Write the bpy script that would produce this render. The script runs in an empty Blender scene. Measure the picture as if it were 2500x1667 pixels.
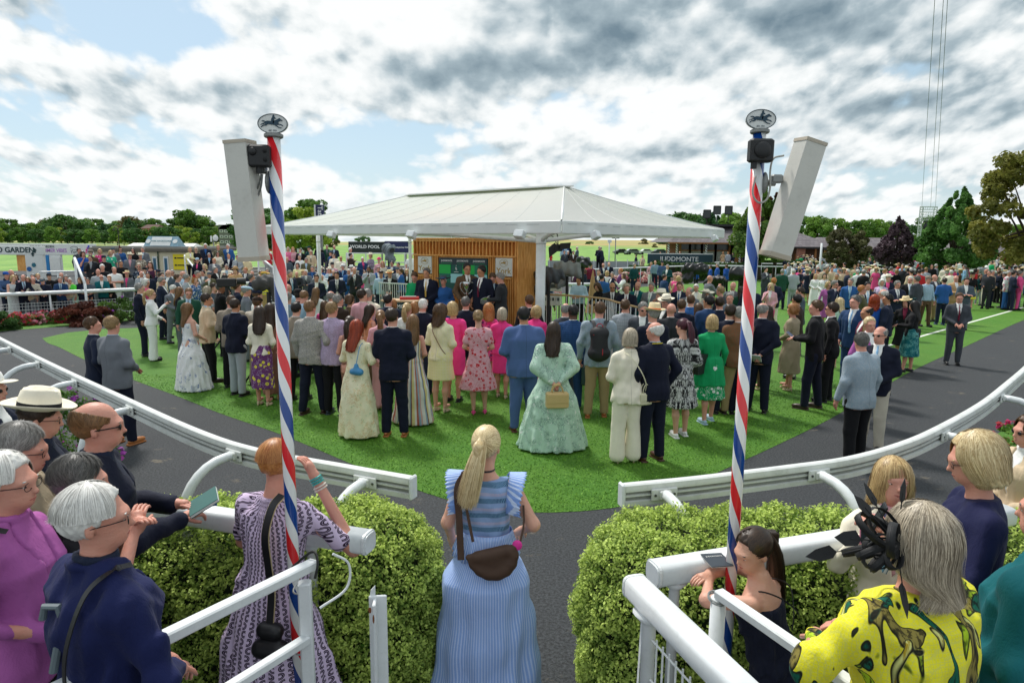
import bpy, math, random
import numpy as np
from mathutils import Vector, Matrix
R=math.radians
rng=np.random.default_rng(7); random.seed(7)
SC=bpy.context.scene; COL=SC.collection
# ---------------- camera, sky, sun, exposure ----------------
HC,PITCH,ROLL,FPX=2.8,8.75,.49,1565.0
_p,_r=R(PITCH),R(ROLL)
FW=np.array([0,math.cos(_p),-math.sin(_p)]);_u=np.array([0,math.sin(_p),math.cos(_p)]);_x=np.array([1.,0,0])
RT=_x*math.cos(_r)+_u*math.sin(_r); UP=_u*math.cos(_r)-_x*math.sin(_r)
cam=bpy.data.cameras.new('camera'); camo=bpy.data.objects.new('camera',cam); COL.objects.link(camo)
cam.sensor_width=36; cam.lens=36*FPX/2500; cam.clip_start=.05; cam.clip_end=4000
M=Matrix(((RT[0],UP[0],-FW[0],0),(RT[1],UP[1],-FW[1],0),(RT[2],UP[2],-FW[2],HC),(0,0,0,1)))
camo.matrix_world=M; SC.camera=camo
vs=SC.view_settings; vs.view_transform='Standard'; vs.look='None'; vs.gamma=1; vs.exposure=.55
SUN_EL,SUN_AZ=56,-30     # azimuth clockwise from +Y
def sky():
    w=bpy.data.worlds.new('World'); SC.world=w; w.use_nodes=True; nt=w.node_tree; N=nt.nodes; L=nt.links
    N.clear()
    def nd(t,**k):
        n=N.new(t)
        for a,b in k.items(): setattr(n,a,b)
        return n
    def mth(op,a,b=None,c=None,clamp=False):
        n=nd('ShaderNodeMath',operation=op); n.use_clamp=clamp
        for i,v in enumerate((a,b,c)):
            if v is None: continue
            if isinstance(v,(int,float)): n.inputs[i].default_value=v
            else: L.new(v,n.inputs[i])
        return n.outputs[0]
    out=nd('ShaderNodeOutputWorld'); bg=nd('ShaderNodeBackground'); L.new(bg.outputs[0],out.inputs[0])
    bg.inputs[1].default_value=.1
    st=nd('ShaderNodeTexSky',sky_type='NISHITA'); st.sun_disc=False
    st.sun_elevation=R(SUN_EL); st.sun_rotation=R(SUN_AZ); st.altitude=20; st.dust_density=1.5; st.ozone_density=2
    tc=nd('ShaderNodeTexCoord'); sp=nd('ShaderNodeSeparateXYZ'); L.new(tc.outputs['Generated'],sp.inputs[0])
    X,Y,Z=sp.outputs
    zc=mth('MAXIMUM',Z,.0); zz=mth('ADD',zc,.13)
    px=mth('DIVIDE',X,zz); py=mth('DIVIDE',Y,zz)
    cb=nd('ShaderNodeCombineXYZ'); L.new(px,cb.inputs[0]); L.new(py,cb.inputs[1])
    # azimuth / elevation tangents for the broad cloud masses
    az=mth('DIVIDE',X,mth('MAXIMUM',Y,.05)); el=mth('DIVIDE',Z,mth('MAXIMUM',Y,.05))
    cb2=nd('ShaderNodeCombineXYZ'); L.new(az,cb2.inputs[0]); L.new(el,cb2.inputs[1])
    def noise(vec,scale,detail,rough,off=0,dist=0.,sc=(1,1,1)):
        mp=nd('ShaderNodeMapping'); mp.inputs[1].default_value=(off,off*.7,off*.3); mp.inputs[3].default_value=sc; L.new(vec,mp.inputs[0])
        n=nd('ShaderNodeTexNoise'); n.inputs['Scale'].default_value=scale; n.inputs['Detail'].default_value=detail
        n.inputs['Roughness'].default_value=rough; n.inputs['Distortion'].default_value=dist; L.new(mp.outputs[0],n.inputs['Vector']); return n.outputs[0]
    def blob(cx,cy,rx,ry,amp,slope=0.):
        # gaussian mass round an (az,el) tangent direction
        dx=mth('DIVIDE',mth('SUBTRACT',az,cx),rx)
        e=mth('SUBTRACT',mth('SUBTRACT',el,cy),mth('MULTIPLY',mth('SUBTRACT',az,cx),slope))
        dy=mth('DIVIDE',e,ry)
        r=mth('ADD',mth('MULTIPLY',dx,dx),mth('MULTIPLY',dy,dy))
        return mth('MULTIPLY',mth('EXPONENT',mth('MULTIPLY',r,-1)),amp)
    def add(*a):
        s=a[0]
        for b in a[1:]: s=mth('ADD',s,b)
        return s
    cb3=nd('ShaderNodeCombineXYZ'); elp=mth('MAXIMUM',el,-.03); L.new(mth('DIVIDE',mth('MULTIPLY',az,.95),mth('ADD',elp,.62)),cb3.inputs[0]); L.new(mth('MULTIPLY',mth('LOGARITHM',mth('ADD',elp,.16),2.71828),.50),cb3.inputs[1]); vv=cb3.outputs[0]
    masses=add(blob(-.50,.315,.15,.035,-.50,-.1),blob(-.15,.15,.13,.028,-.22,.05),blob(.44,.235,.20,.018,-.16,.12),blob(.33,.10,.10,.03,-.16),blob(-.72,.20,.06,.05,-.1),blob(.68,.10,.14,.02,-.12),
        blob(.20,.32,.65,.075,.62,.06),blob(-.05,.24,.28,.035,.30,.05),blob(.58,.20,.28,.05,.55,.06),blob(-.55,.10,.35,.05,.16),blob(-.55,.20,.28,.05,.26),blob(-.2,.11,.3,.03,.14),blob(-.48,.215,.16,.045,.20),blob(.12,.165,.14,.035,.22),blob(-.1,.36,.25,.05,.25),blob(-.5,.12,.3,.03,.08))
    def vor(vec,scale,off):
        mp=nd('ShaderNodeMapping'); mp.inputs[1].default_value=(off,off*.6,0); mp.inputs[3].default_value=(1,1.15,1); L.new(vec,mp.inputs[0])
        n=nd('ShaderNodeTexVoronoi',feature='F1'); n.inputs['Scale'].default_value=scale; n.inputs['Detail'].default_value=2; n.inputs['Roughness'].default_value=.5; L.new(mp.outputs[0],n.inputs['Vector']); return n.outputs[0]
    def dens(v):
        big=noise(v,4.0,7,.53,3.1,.2,(1,1.25,1)); bil=vor(v,10,2.2); sm=noise(v,17,4,.6,5.3,.2,(1,1.2,1))
        return add(mth('MULTIPLY',mth('SUBTRACT',big,.5),1.9),mth('MULTIPLY',mth('SUBTRACT',.42,bil),.60),mth('MULTIPLY',mth('SUBTRACT',sm,.5),.55))
    def shifted(dx,dy):
        n=nd('ShaderNodeVectorMath',operation='ADD'); L.new(vv,n.inputs[0]); n.inputs[1].default_value=(dx,dy,0); return n.outputs[0]
    d0=dens(vv); d1=dens(shifted(-.008,.024)); thick=add(d0,masses,.44)
    mr=nd('ShaderNodeMapRange'); mr.interpolation_type='SMOOTHSTEP'; L.new(thick,mr.inputs[0]); mr.inputs[1].default_value=-.10; mr.inputs[2].default_value=.22
    shade=mth('MULTIPLY',mth('SUBTRACT',d0,d1),1.15)
    deep=mth('MULTIPLY',mth('MAXIMUM',mth('SUBTRACT',thick,.50),0.),.58)
    dark=add(blob(.32,.33,.48,.07,.46,.05),blob(-.02,.245,.26,.028,.42,.03),blob(.60,.20,.22,.045,.46,.08),blob(-.47,.215,.13,.030,.28),blob(-.62,.12,.14,.02,.2),blob(.14,.135,.13,.018,.26),blob(.5,.13,.3,.012,.15))
    bright=add(blob(-.14,.33,.11,.045,.55),blob(-.33,.25,.16,.05,.28),blob(.12,.19,.16,.025,.22),blob(.27,.225,.16,.02,.22),blob(-.40,.10,.3,.03,.12))
    dk=add(.10,deep,dark,mth('MULTIPLY',shade,-1.),mth('MULTIPLY',bright,-1))
    cr=nd('ShaderNodeValToRGB'); L.new(dk,cr.inputs[0]); e=cr.color_ramp.elements
    e[0].position=0.; e[0].color=(.93,.95,.95,1); e[1].position=1; e[1].color=(.17,.245,.30,1)
    for p,c in ((.16,(.84,.875,.88)),(.36,(.62,.69,.72)),(.60,(.37,.46,.51))):
        q=cr.color_ramp.elements.new(p); q.color=(*c,1)
    sc=nd('ShaderNodeVectorMath',operation='SCALE'); L.new(cr.outputs[0],sc.inputs[0]); sc.inputs['Scale'].default_value=SKYK
    # clear sky between the clouds
    sk=nd('ShaderNodeVectorMath',operation='SCALE'); L.new(st.outputs[0],sk.inputs[0]); sk.inputs['Scale'].default_value=1.0
    tint=nd('ShaderNodeMix',data_type='RGBA'); tint.inputs[0].default_value=.6; L.new(sk.outputs[0],tint.inputs[6]); tint.inputs[7].default_value=(3.5,4.8,5.4,1)
    mx=nd('ShaderNodeMix',data_type='RGBA'); L.new(mr.outputs[0],mx.inputs[0]); L.new(tint.outputs[2],mx.inputs[6]); L.new(sc.outputs[0],mx.inputs[7])
    # thin milky veil near the horizon
    hz=mth('MULTIPLY',mth('EXPONENT',mth('MULTIPLY',zc,-22)),.45)
    m3=nd('ShaderNodeMix',data_type='RGBA'); L.new(hz,m3.inputs[0]); L.new(mx.outputs[2],m3.inputs[6]); m3.inputs[7].default_value=(6.6,7.1,7.2,1)
    L.new(m3.outputs[2],bg.inputs[0])
SKYK=7.3
sky()
sl=bpy.data.lights.new('sun','SUN'); sl.energy=2.3; sl.angle=R(9); sl.color=(1,.96,.9)
so=bpy.data.objects.new('sun',sl); COL.objects.link(so)
_d=Vector((math.sin(R(SUN_AZ))*math.cos(R(SUN_EL)),math.cos(R(SUN_AZ))*math.cos(R(SUN_EL)),math.sin(R(SUN_EL))))
so.rotation_euler=_d.to_track_quat('Z','Y').to_euler(); so.location=(0,0,60)
# ---------------- geometry of the place: points on a plane or at a distance ----------------
def ray(x,y): return FW+RT*(x-1250)/FPX-UP*(y-833.5)/FPX
def W(x,y,z=0.):
    d=ray(x,y); t=(z-HC)/d[2]; return np.array([d[0]*t,d[1]*t,z])
def WD(x,y,dep):
    d=ray(x,y); t=dep/d[1]; return np.array([d[0]*t,dep,HC+d[2]*t])
# ---------------- materials ----------------
def lin(c):
    c=c/255.; return c/12.92 if c<=.04045 else ((c+.055)/1.055)**2.4
def hx(h): return tuple(lin(int(h[i:i+2],16)) for i in (0,2,4))
MATS={}
def newmat(name):
    m=bpy.data.materials.new(name); m.use_nodes=True; nt=m.node_tree; b=nt.nodes['Principled BSDF']; return m,nt,b
class NT:
    def __init__(s,nt): s.nt=nt;s.N=nt.nodes;s.L=nt.links
    def nd(s,t,**k):
        n=s.N.new(t)
        for a,b in k.items(): setattr(n,a,b)
        return n
    def ins(s,n,i,v):
        if v is None: return
        if isinstance(v,(int,float)): n.inputs[i].default_value=v
        elif isinstance(v,(tuple,list)): n.inputs[i].default_value=tuple(v)+((1,) if len(v)==3 and n.inputs[i].type=='RGBA' else ())
        else: s.L.new(v,n.inputs[i])
    def m(s,op,a,b=None,c=None):
        n=s.nd('ShaderNodeMath',operation=op)
        for i,v in enumerate((a,b,c)): s.ins(n,i,v)
        return n.outputs[0]
    def mix(s,f,a,b):
        n=s.nd('ShaderNodeMix',data_type='RGBA'); s.ins(n,0,f); s.ins(n,6,a); s.ins(n,7,b); return n.outputs[2]
    def noise(s,v,scale,detail=3,rough=.5,dist=0.):
        n=s.nd('ShaderNodeTexNoise'); s.ins(n,0,v); n.inputs['Scale'].default_value=scale; n.inputs['Detail'].default_value=detail; n.inputs['Roughness'].default_value=rough; n.inputs['Distortion'].default_value=dist; return n.outputs[0]
    def vor(s,v,scale,feat='F1',rnd=1.,out=0):
        n=s.nd('ShaderNodeTexVoronoi',feature=feat); s.ins(n,0,v); n.inputs['Scale'].default_value=scale; n.inputs['Randomness'].default_value=rnd; return n.outputs[out]
    def ss(s,v,a,b):
        n=s.nd('ShaderNodeMapRange'); n.interpolation_type='SMOOTHSTEP'; s.ins(n,0,v); n.inputs[1].default_value=a; n.inputs[2].default_value=b; return n.outputs[0]
    def obj(s): return s.nd('ShaderNodeTexCoord').outputs['Object']
    def att(s,name): return s.nd('ShaderNodeAttribute',attribute_name=name).outputs['Vector']
    def xyz(s,v):
        n=s.nd('ShaderNodeSeparateXYZ'); s.L.new(v,n.inputs[0]); return n.outputs
    def comb(s,x,y,z=0.):
        n=s.nd('ShaderNodeCombineXYZ'); s.ins(n,0,x); s.ins(n,1,y); s.ins(n,2,z); return n.outputs[0]
    def mapv(s,v,sc,off=(0,0,0),rot=(0,0,0)):
        n=s.nd('ShaderNodeMapping'); s.L.new(v,n.inputs[0]); n.inputs[1].default_value=off; n.inputs[2].default_value=rot; n.inputs[3].default_value=sc; return n.outputs[0]
    def bump(s,h,strength,dist,b):
        n=s.nd('ShaderNodeBump'); n.inputs['Strength'].default_value=strength; n.inputs['Distance'].default_value=dist; s.L.new(h,n.inputs['Height']); s.L.new(n.outputs[0],b.inputs['Normal'])
def paint(name,col,rough=.4,metal=0.,dirt=.12,scale=6,bump=0.,spec=.5,coat=0.,dirtcol=None):
    k=('p',name)
    if k in MATS: return MATS[k]
    m,nt,b=newmat(name); t=NT(nt); c=hx(col) if isinstance(col,str) else col
    o=t.obj(); n=t.noise(o,scale,6,.65); n2=t.noise(o,scale*9,3,.6)
    d=dirtcol or tuple(x*.45 for x in c)
    f=t.m('MULTIPLY',t.m('ADD',t.ss(n,.42,.78),t.m('MULTIPLY',t.ss(n2,.5,.8),.5)),dirt)
    t.ins(b,'Base Color',t.mix(f,c,d)); t.ins(b,'Roughness',t.m('ADD',rough,t.m('MULTIPLY',n,.12)))
    b.inputs['Metallic'].default_value=metal; b.inputs['Specular IOR Level'].default_value=spec
    if coat: b.inputs['Coat Weight'].default_value=coat
    if bump: t.bump(n2,bump,.01,b)
    MATS[k]=m; return m
# ---------------- mesh building ----------------
class MB:
    def __init__(s): s.V=[];s.F=[];s.n=0;s.mi=[]
    def add(s,V,F,mi=0):
        V=np.asarray(V,float).reshape(-1,3); s.V.append(V)
        for f in F: s.F.append(tuple(i+s.n for i in f)); s.mi.append(mi)
        s.n+=len(V); return s
    def box(s,c,d,rot=0.,mi=0,M=None):
        x,y,z=[v/2 for v in d]
        V=np.array([(i*x,j*y,k*z) for i in(-1,1) for j in(-1,1) for k in(-1,1)])
        if M is not None: V=V@np.asarray(M,float).T
        elif rot:
            a=math.cos(rot);b=math.sin(rot);V=V@np.array([[a,b,0],[-b,a,0],[0,0,1]])
        return s.add(V+np.asarray(c,float),[(0,1,3,2),(4,6,7,5),(0,4,5,1),(2,3,7,6),(0,2,6,4),(1,5,7,3)],mi)
    def bbox(s,c,d,bv,rot=0.,mi=0,M=None):
        # bevelled box
        x,y,z=[v/2 for v in d]; V=[];F=[]
        prof=[(x-bv,y),(x,y-bv),(x,-y+bv),(x-bv,-y),(-x+bv,-y),(-x,-y+bv),(-x,y-bv),(-x+bv,y)]
        inn=[(p[0]*(1-bv/x),p[1]*(1-bv/y)) for p in prof]
        for zz,pr in ((-z,inn),(-z+bv,prof),(z-bv,prof),(z,inn)):
            V+= [(p[0],p[1],zz) for p in pr]
        for r in range(3):
            for i in range(8):
                j=(i+1)%8; F.append((r*8+j,r*8+i,(r+1)*8+i,(r+1)*8+j))
        F.append(tuple(range(0,8))); F.append(tuple(range(31,23,-1)))
        V=np.array(V,float)
        if M is not None: V=V@np.asarray(M,float).T
        elif rot:
            a=math.cos(rot);b=math.sin(rot);V=V@np.array([[a,b,0],[-b,a,0],[0,0,1]])
        return s.add(V+np.asarray(c,float),F,mi)
    def tube(s,pts,r,n=8,caps=True,mi=0,flat=1.):
        P=np.asarray(pts,float); m=len(P)
        rr=np.full(m,r) if np.isscalar(r) else np.asarray(r,float)
        T=np.gradient(P,axis=0); T/=np.linalg.norm(T,axis=1)[:,None]+1e-12
        a=np.array([0,0,1.]) if abs(T[0][2])<.9 else np.array([1.,0,0])
        u=np.cross(T[0],a);u/=np.linalg.norm(u); V=[]
        th=np.arange(n)/n*2*math.pi
        for i in range(m):
            u=u-T[i]*np.dot(u,T[i]); u/=np.linalg.norm(u); v=np.cross(T[i],u)
            V.append(P[i]+rr[i]*(np.cos(th)[:,None]*u+flat*np.sin(th)[:,None]*v))
        F=[(i*n+j,i*n+(j+1)%n,(i+1)*n+(j+1)%n,(i+1)*n+j) for i in range(m-1) for j in range(n)]
        if caps: F+= [tuple(range(n-1,-1,-1)),tuple(range((m-1)*n,m*n))]
        return s.add(np.concatenate(V),F,mi)
    def cyl(s,a,b,r,n=12,mi=0,r2=None): return s.tube([a,b],[r,r if r2 is None else r2],n,True,mi)
    def sweep(s,pts,prof,mi=0,closed=False,up=(0,0,1)):
        # prof: list of (side,up) points swept along a horizontal-ish path; closed profile
        P=np.asarray(pts,float); m=len(P); T=np.gradient(P,axis=0); T/=np.linalg.norm(T,axis=1)[:,None]
        V=[];k=len(prof);U=np.array(up,float)
        for i in range(m):
            sd=np.cross(T[i],U); sd/=np.linalg.norm(sd)
            for a,b in prof: V.append(P[i]+sd*a+U*b)
        F=[(i*k+j,(i+1)*k+j,(i+1)*k+(j+1)%k,i*k+(j+1)%k) for i in range(m-1) for j in range(k)]
        F+=[tuple(range(k)),tuple(range((m-1)*k+k-1,(m-1)*k-1,-1))]
        return s.add(V,F,mi)
    def lathe(s,prof,c=(0,0,0),n=20,mi=0,sx=1.,sy=1.,M=None):
        th=np.arange(n)/n*2*math.pi; V=[]
        for r,z in prof: V+= [(r*math.cos(t)*sx,r*math.sin(t)*sy,z) for t in th]
        V=np.array(V)
        if M is not None: V=V@np.asarray(M,float).T
        F=[(i*n+j,i*n+(j+1)%n,(i+1)*n+(j+1)%n,(i+1)*n+j) for i in range(len(prof)-1) for j in range(n)]
        F+=[tuple(range(n-1,-1,-1)),tuple(range((len(prof)-1)*n,len(prof)*n))]
        return s.add(V+np.asarray(c,float),F,mi)
    def ell(s,c,r,n=12,m=8,mi=0,M=None):
        prof=[(math.sin(math.pi*(i+.02)/(m+.04)),-math.cos(math.pi*(i+.02)/(m+.04))) for i in range(m+1)]
        th=np.arange(n)/n*2*math.pi; V=np.array([(a*math.cos(t)*r[0],a*math.sin(t)*r[1],z*r[2]) for a,z in prof for t in th])
        if M is not None: V=V@np.asarray(M,float).T
        F=[(i*n+j,i*n+(j+1)%n,(i+1)*n+(j+1)%n,(i+1)*n+j) for i in range(m) for j in range(n)]
        return s.add(V+np.asarray(c,float),F,mi)
    def poly(s,pts,ext,mi=0):
        # closed planar polygon extruded by the vector ext
        P=np.asarray(pts,float);k=len(P);e=np.asarray(ext,float)
        F=[tuple(range(k-1,-1,-1)),tuple(range(k,2*k))]+[(i,(i+1)%k,k+(i+1)%k,k+i) for i in range(k)]
        return s.add(np.concatenate([P,P+e]),F,mi)
    def build(s,name,mat,parent=None,smooth=False,attr=None):
        V=np.concatenate(s.V) if s.V else np.zeros((0,3))
        return mkmesh(name,V,s.F,mat,parent,smooth,attr,s.mi)
def rawmesh(name,V,F,smooth=False,attr=None,mi=None):
    me=bpy.data.meshes.new(name); V=np.asarray(V,np.float32)
    if isinstance(F,np.ndarray):
        k=F.shape[1]; nf=len(F); loops=F.astype(np.int32).ravel(); starts=np.arange(nf,dtype=np.int32)*k
    else:
        nf=len(F); ln=np.array([len(f) for f in F],np.int32); loops=np.fromiter((i for f in F for i in f),np.int32,int(ln.sum()))
        starts=np.concatenate([[0],np.cumsum(ln)[:-1]]).astype(np.int32) if nf else np.zeros(0,np.int32)
    me.vertices.add(len(V)); me.vertices.foreach_set('co',V.ravel())
    me.loops.add(len(loops)); me.loops.foreach_set('vertex_index',loops)
    me.polygons.add(nf); me.polygons.foreach_set('loop_start',starts)
    if smooth: me.polygons.foreach_set('use_smooth',np.ones(nf,bool))
    else: me.polygons.foreach_set('use_smooth',np.zeros(nf,bool))
    if mi is not None and len(mi) and max(mi)>0: me.polygons.foreach_set('material_index',np.array(mi,np.int32))
    if attr is not None:
        a=me.attributes.new('cuv','FLOAT_VECTOR','POINT'); a.data.foreach_set('vector',np.asarray(attr,np.float32).ravel())
    me.update(calc_edges=True); me.validate(); return me
def link(name,me,mats,parent=None):
    o=bpy.data.objects.new(name,me); COL.objects.link(o)
    if mats is not None:
        if not isinstance(mats,(list,tuple)): mats=[mats]
        while len(me.materials)<len(mats): me.materials.append(None)
        for i,m in enumerate(mats):
            o.material_slots[i].link='OBJECT'; o.material_slots[i].material=m
    if parent is not None: o.parent=parent
    return o
def mkmesh(name,V,F,mat,parent=None,smooth=False,attr=None,mi=None):
    return link(name,rawmesh(name,V,F,smooth,attr,mi),mat,parent)
def tag(o,label=None,cat=None,group=None,kind=None):
    if label:
        for a,b in ((' woman',' person'),(' girl',' child'),(' men ',' people '),(' man ',' person ')): label=label.replace(a,b)
        o['label']=label
    if cat: o['category']=cat
    if group: o['group']=group
    if kind: o['kind']=kind
    return o
def thing(name,label,cat,loc=(0,0,0),rz=0.,group=None):
    o=bpy.data.objects.new(name,None); COL.objects.link(o); o.empty_display_size=.1
    o.location=tuple(float(v) for v in loc); o.rotation_euler=(0,0,rz); return tag(o,label,cat,group)
def text(body,size,mat,parent,loc,rot,ext=.001,align='CENTER',name='lettering',sx=1.,bold=0.):
    cu=bpy.data.curves.new('t','FONT'); cu.body=body; cu.size=size; cu.extrude=ext; cu.align_x=align; cu.align_y='CENTER'; cu.offset=bold; cu.resolution_u=3
    o=bpy.data.objects.new('t',cu); COL.objects.link(o); bpy.context.view_layer.update()
    me=bpy.data.meshes.new_from_object(o); bpy.data.objects.remove(o); 
    t=link(name,me,mat,parent); t.location=tuple(map(float,loc)); t.rotation_euler=rot; t.scale=(sx,1,1); return t
# ---------------- cloth, skin and hair materials ----------------
CL=dict(navy='1b2338',dnavy='12172a',black='131317',char='2c2e33',grey='6d7178',lgrey='a3a9ae',dgrey='3f434a',white='e9e9e6',cream='ece4cf',beige='cbb698',sand='a3957b',tan='b8946a',brown='5b4632',dbrown='33261f',
 tweed='8c8173',olive='5c5a42',teal='0f5f66',dteal='0d3f42',green='12965a',dgreen='1d4a38',mint='b4d2bd',lime='56d043',pink='e8548f',hotpink='e83f88',lpink='dba6ae',magenta='a85c9e',purple='6e3a70',lilac='c6b0d2',
 mauve='8f8292',blue='2c5c99',rblue='1c4fa0',sky='8db6d8',lblue='aac4d6',bblue='4c6390',dblue='233f66',red='c22a32',burg='6b1c35',orange='e0602a',yellow='e9d84a',lemon='e6e0a4',bronze='8f6555',khaki='a08a64',rust='8a4a2c',
 silver='b9bdbf',gold='c7a552',stone='bdb5a6',slate='4a5660',denim='41587d',jade='34b58e',aqua='8ccfc4',straw='dcc9a0',peach='e6b496',plum='4a2440',steel='7c95a6')
def colr(c): return hx(CL[c]) if c in CL else hx(c)
def cloth(s):
    k=('c',s)
    if k in MATS: return MATS[k]
    parts=s.split(':'); kind=parts[0] if len(parts)>1 else 'plain'; a=parts[1:] if len(parts)>1 else parts
    c=[colr(x) for x in a if not x.replace('.','').isdigit() or len(x)==6]; num=[float(x) for x in a if x.replace('.','').isdigit() and len(x)!=6]
    m,nt,b=newmat('cloth '+s.replace(':',' ')); t=NT(nt); uv=t.att('cuv'); o=t.obj(); u,v,w=t.xyz(uv)
    base=c[0]; col=base; n0=t.noise(o,9,4,.6); weave=t.noise(o,140,2,.6)
    def mx(f,x,y): return t.mix(f,x,y)
    if kind=='check':
        sc=num[0] if num else 22
        fu=t.m('FRACT',t.m('MULTIPLY',u,sc)); fv=t.m('FRACT',t.m('MULTIPLY',v,sc))
        l=t.m('MAXIMUM',t.m('LESS_THAN',fu,.14),t.m('LESS_THAN',fv,.14)); col=mx(t.m('MULTIPLY',l,.55),base,c[1])
    elif kind=='tweed': col=mx(t.ss(weave,.35,.65),base,c[1] if len(c)>1 else tuple(x*.55 for x in base))
    elif kind=='stripe':
        sc=num[0] if num else 60
        col=mx(t.ss(t.m('SINE',t.m('MULTIPLY',u,sc*6.283)),.0,.5),base,c[1])
    elif kind=='floral':
        sc=num[0] if num else 14
        uw=t.mapv(o,(1,1,1)); wn=t.noise(o,sc*1.4,2,.5)
        d=t.vor(o,sc,'F1',.9); fl=t.ss(d,.36,.30); core=t.ss(d,.14,.10); ring=t.m('MULTIPLY',t.ss(d,.20,.24),fl)
        d2=t.vor(t.mapv(o,(1.7,1.7,1),(.3,.8,.2)),sc*1.5,'DISTANCE_TO_EDGE',1); st=t.ss(d2,.045,.02)
        st=t.m('MULTIPLY',st,t.ss(wn,.45,.55))
        col=mx(st,base,c[2] if len(c)>2 else c[1]); col=mx(t.m('MULTIPLY',fl,t.ss(t.vor(o,sc,'F1',.9,1) if 0 else t.noise(o,sc*.6,1,.5),.40,.46)),col,c[1]); col=mx(t.m('MULTIPLY',core,.7),col,base)
    elif kind=='blots':
        sc=num[0] if num else 7
        wn=t.noise(t.mapv(o,(1,1,.8)),sc,5,.62,1.2); f=t.ss(wn,.54,.60); f2=t.ss(t.noise(o,sc*2.3,3,.6,.8),.5,.62)
        col=mx(t.m('MULTIPLY',f,t.m('ADD',.35,t.m('MULTIPLY',f2,.65))),base,c[1]); 
    elif kind=='sprig':
        sc=num[0] if num else 20
        wn=t.noise(o,sc,6,.75,2.5); e=t.m('ABSOLUTE',t.m('SUBTRACT',wn,.5)); col=mx(t.m('MULTIPLY',t.ss(e,.035,.005),t.ss(t.noise(o,sc*.5,2,.5),.42,.58)),base,c[1])
        if len(c)>2: col=mx(t.m('MULTIPLY',t.ss(t.noise(t.mapv(o,(1,1,1),(3,1,2)),sc*1.3,4,.6,1.),.60,.66),.9),col,c[2])
    elif kind=='snake':
        mv=t.comb(t.m('ABSOLUTE',t.m('SUBTRACT',t.m('FRACT',t.m('MULTIPLY',u,5.)),.5)),t.m('MULTIPLY',v,2.2),0.)
        wn=t.noise(mv,5,8,.72,1.6); col=mx(t.ss(wn,.44,.58),c[1],base); sc2=t.vor(o,90,'DISTANCE_TO_EDGE',1); col=mx(t.m('MULTIPLY',t.ss(sc2,.12,.03),.5),col,c[1])
    elif kind=='chain':
        pu=t.m('MULTIPLY',u,26.); pv=t.m('MULTIPLY',v,27.)
        fu=t.m('SUBTRACT',t.m('FRACT',pu),.5); row=t.m('FLOOR',pv); par=t.m('SUBTRACT',t.m('MULTIPLY',t.m('MODULO',t.m('ABSOLUTE',row),2.),.34),.17)
        dx=t.m('SUBTRACT',fu,par); fv=t.m('SUBTRACT',t.m('FRACT',pv),.5)
        rr=t.m('SQRT',t.m('ADD',t.m('MULTIPLY',dx,dx),t.m('MULTIPLY',t.m('MULTIPLY',fv,fv),1.)))
        ring=t.m('MULTIPLY',t.ss(rr,.50,.47),t.ss(rr,.17,.20)); op=t.m('LESS_THAN',t.m('MULTIPLY',dx,t.m('SUBTRACT',t.m('MULTIPLY',t.m('MODULO',t.m('ABSOLUTE',row),2.),2.),1.)),.16)
        line=t.m('MULTIPLY',t.ss(rr,.37,.355),t.ss(rr,.315,.33)); g=t.m('MULTIPLY',ring,op)
        col=mx(g,base,c[1]); col=mx(t.m('MULTIPLY',t.m('MULTIPLY',line,op),.75),col,base)
    elif kind=='multi':
        f=t.m('FRACT',t.m('ADD',t.m('MULTIPLY',u,5.5),t.m('MULTIPLY',t.noise(t.comb(u,0.,0.),30,2,.5),.3)))
        cr=t.nd('ShaderNodeValToRGB'); cr.color_ramp.interpolation='CONSTANT'; t.ins(cr,0,f)
        cs=[hx(q) for q in ('c99a8e','ded9cf','8fa3b0','6f3040','d9c98a','e3ddd2','b86a58','94a9b8')]
        cr.color_ramp.elements[0].color=(*cs[0],1); cr.color_ramp.elements[1].position=.12; cr.color_ramp.elements[1].color=(*cs[1],1)
        for i,p in enumerate((.28,.4,.47,.62,.78,.88)): e=cr.color_ramp.elements.new(p); e.color=(*cs[i+2],1)
        col=cr.outputs[0]
    elif kind=='smock':
        f=t.m('FRACT',t.m('MULTIPLY',v,11.)); nz=t.noise(t.comb(t.m('MULTIPLY',u,1.),t.m('MULTIPLY',v,1.),0.),220,2,.6)
        zig=t.ss(t.m('SINE',t.m('ADD',t.m('MULTIPLY',u,520),t.m('MULTIPLY',t.m('FLOOR',t.m('MULTIPLY',v,66)),2.1))),-.1,.4)
        col=mx(t.m('MULTIPLY',t.ss(f,.30,.34),t.ss(f,.66,.62)),hx('8fa9d2'),mx(zig,hx('2b5478'),hx('7fa3c0'))); col=mx(t.m('MULTIPLY',t.ss(f,.78,.82),.8),col,mx(zig,hx('c9b3c6'),hx('9fb2d6'))); col=mx(t.m('MULTIPLY',t.ss(nz,.5,.7),.25),col,hx('6f8cc0'))
    elif kind=='palm':
        hexa=t.vor(o,75,'DISTANCE_TO_EDGE',.25); col=mx(t.m('MULTIPLY',t.ss(hexa,.12,.05),.55),base,hx('cfd06a'))
        def leaf(sc,off,rot,aa,bb,cc,thr):
            q=t.mapv(o,(sc*.22,sc*.22,sc*.085),off,rot); wn=t.noise(q,5,1,.5,1.4); vein=t.noise(t.mapv(o,(70,70,8),off,rot),1.,2,.6)
            f=t.ss(wn,thr,thr+.015); ed=t.m('MULTIPLY',f,t.ss(wn,thr+.05,thr+.02)); return f,ed,vein
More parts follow.
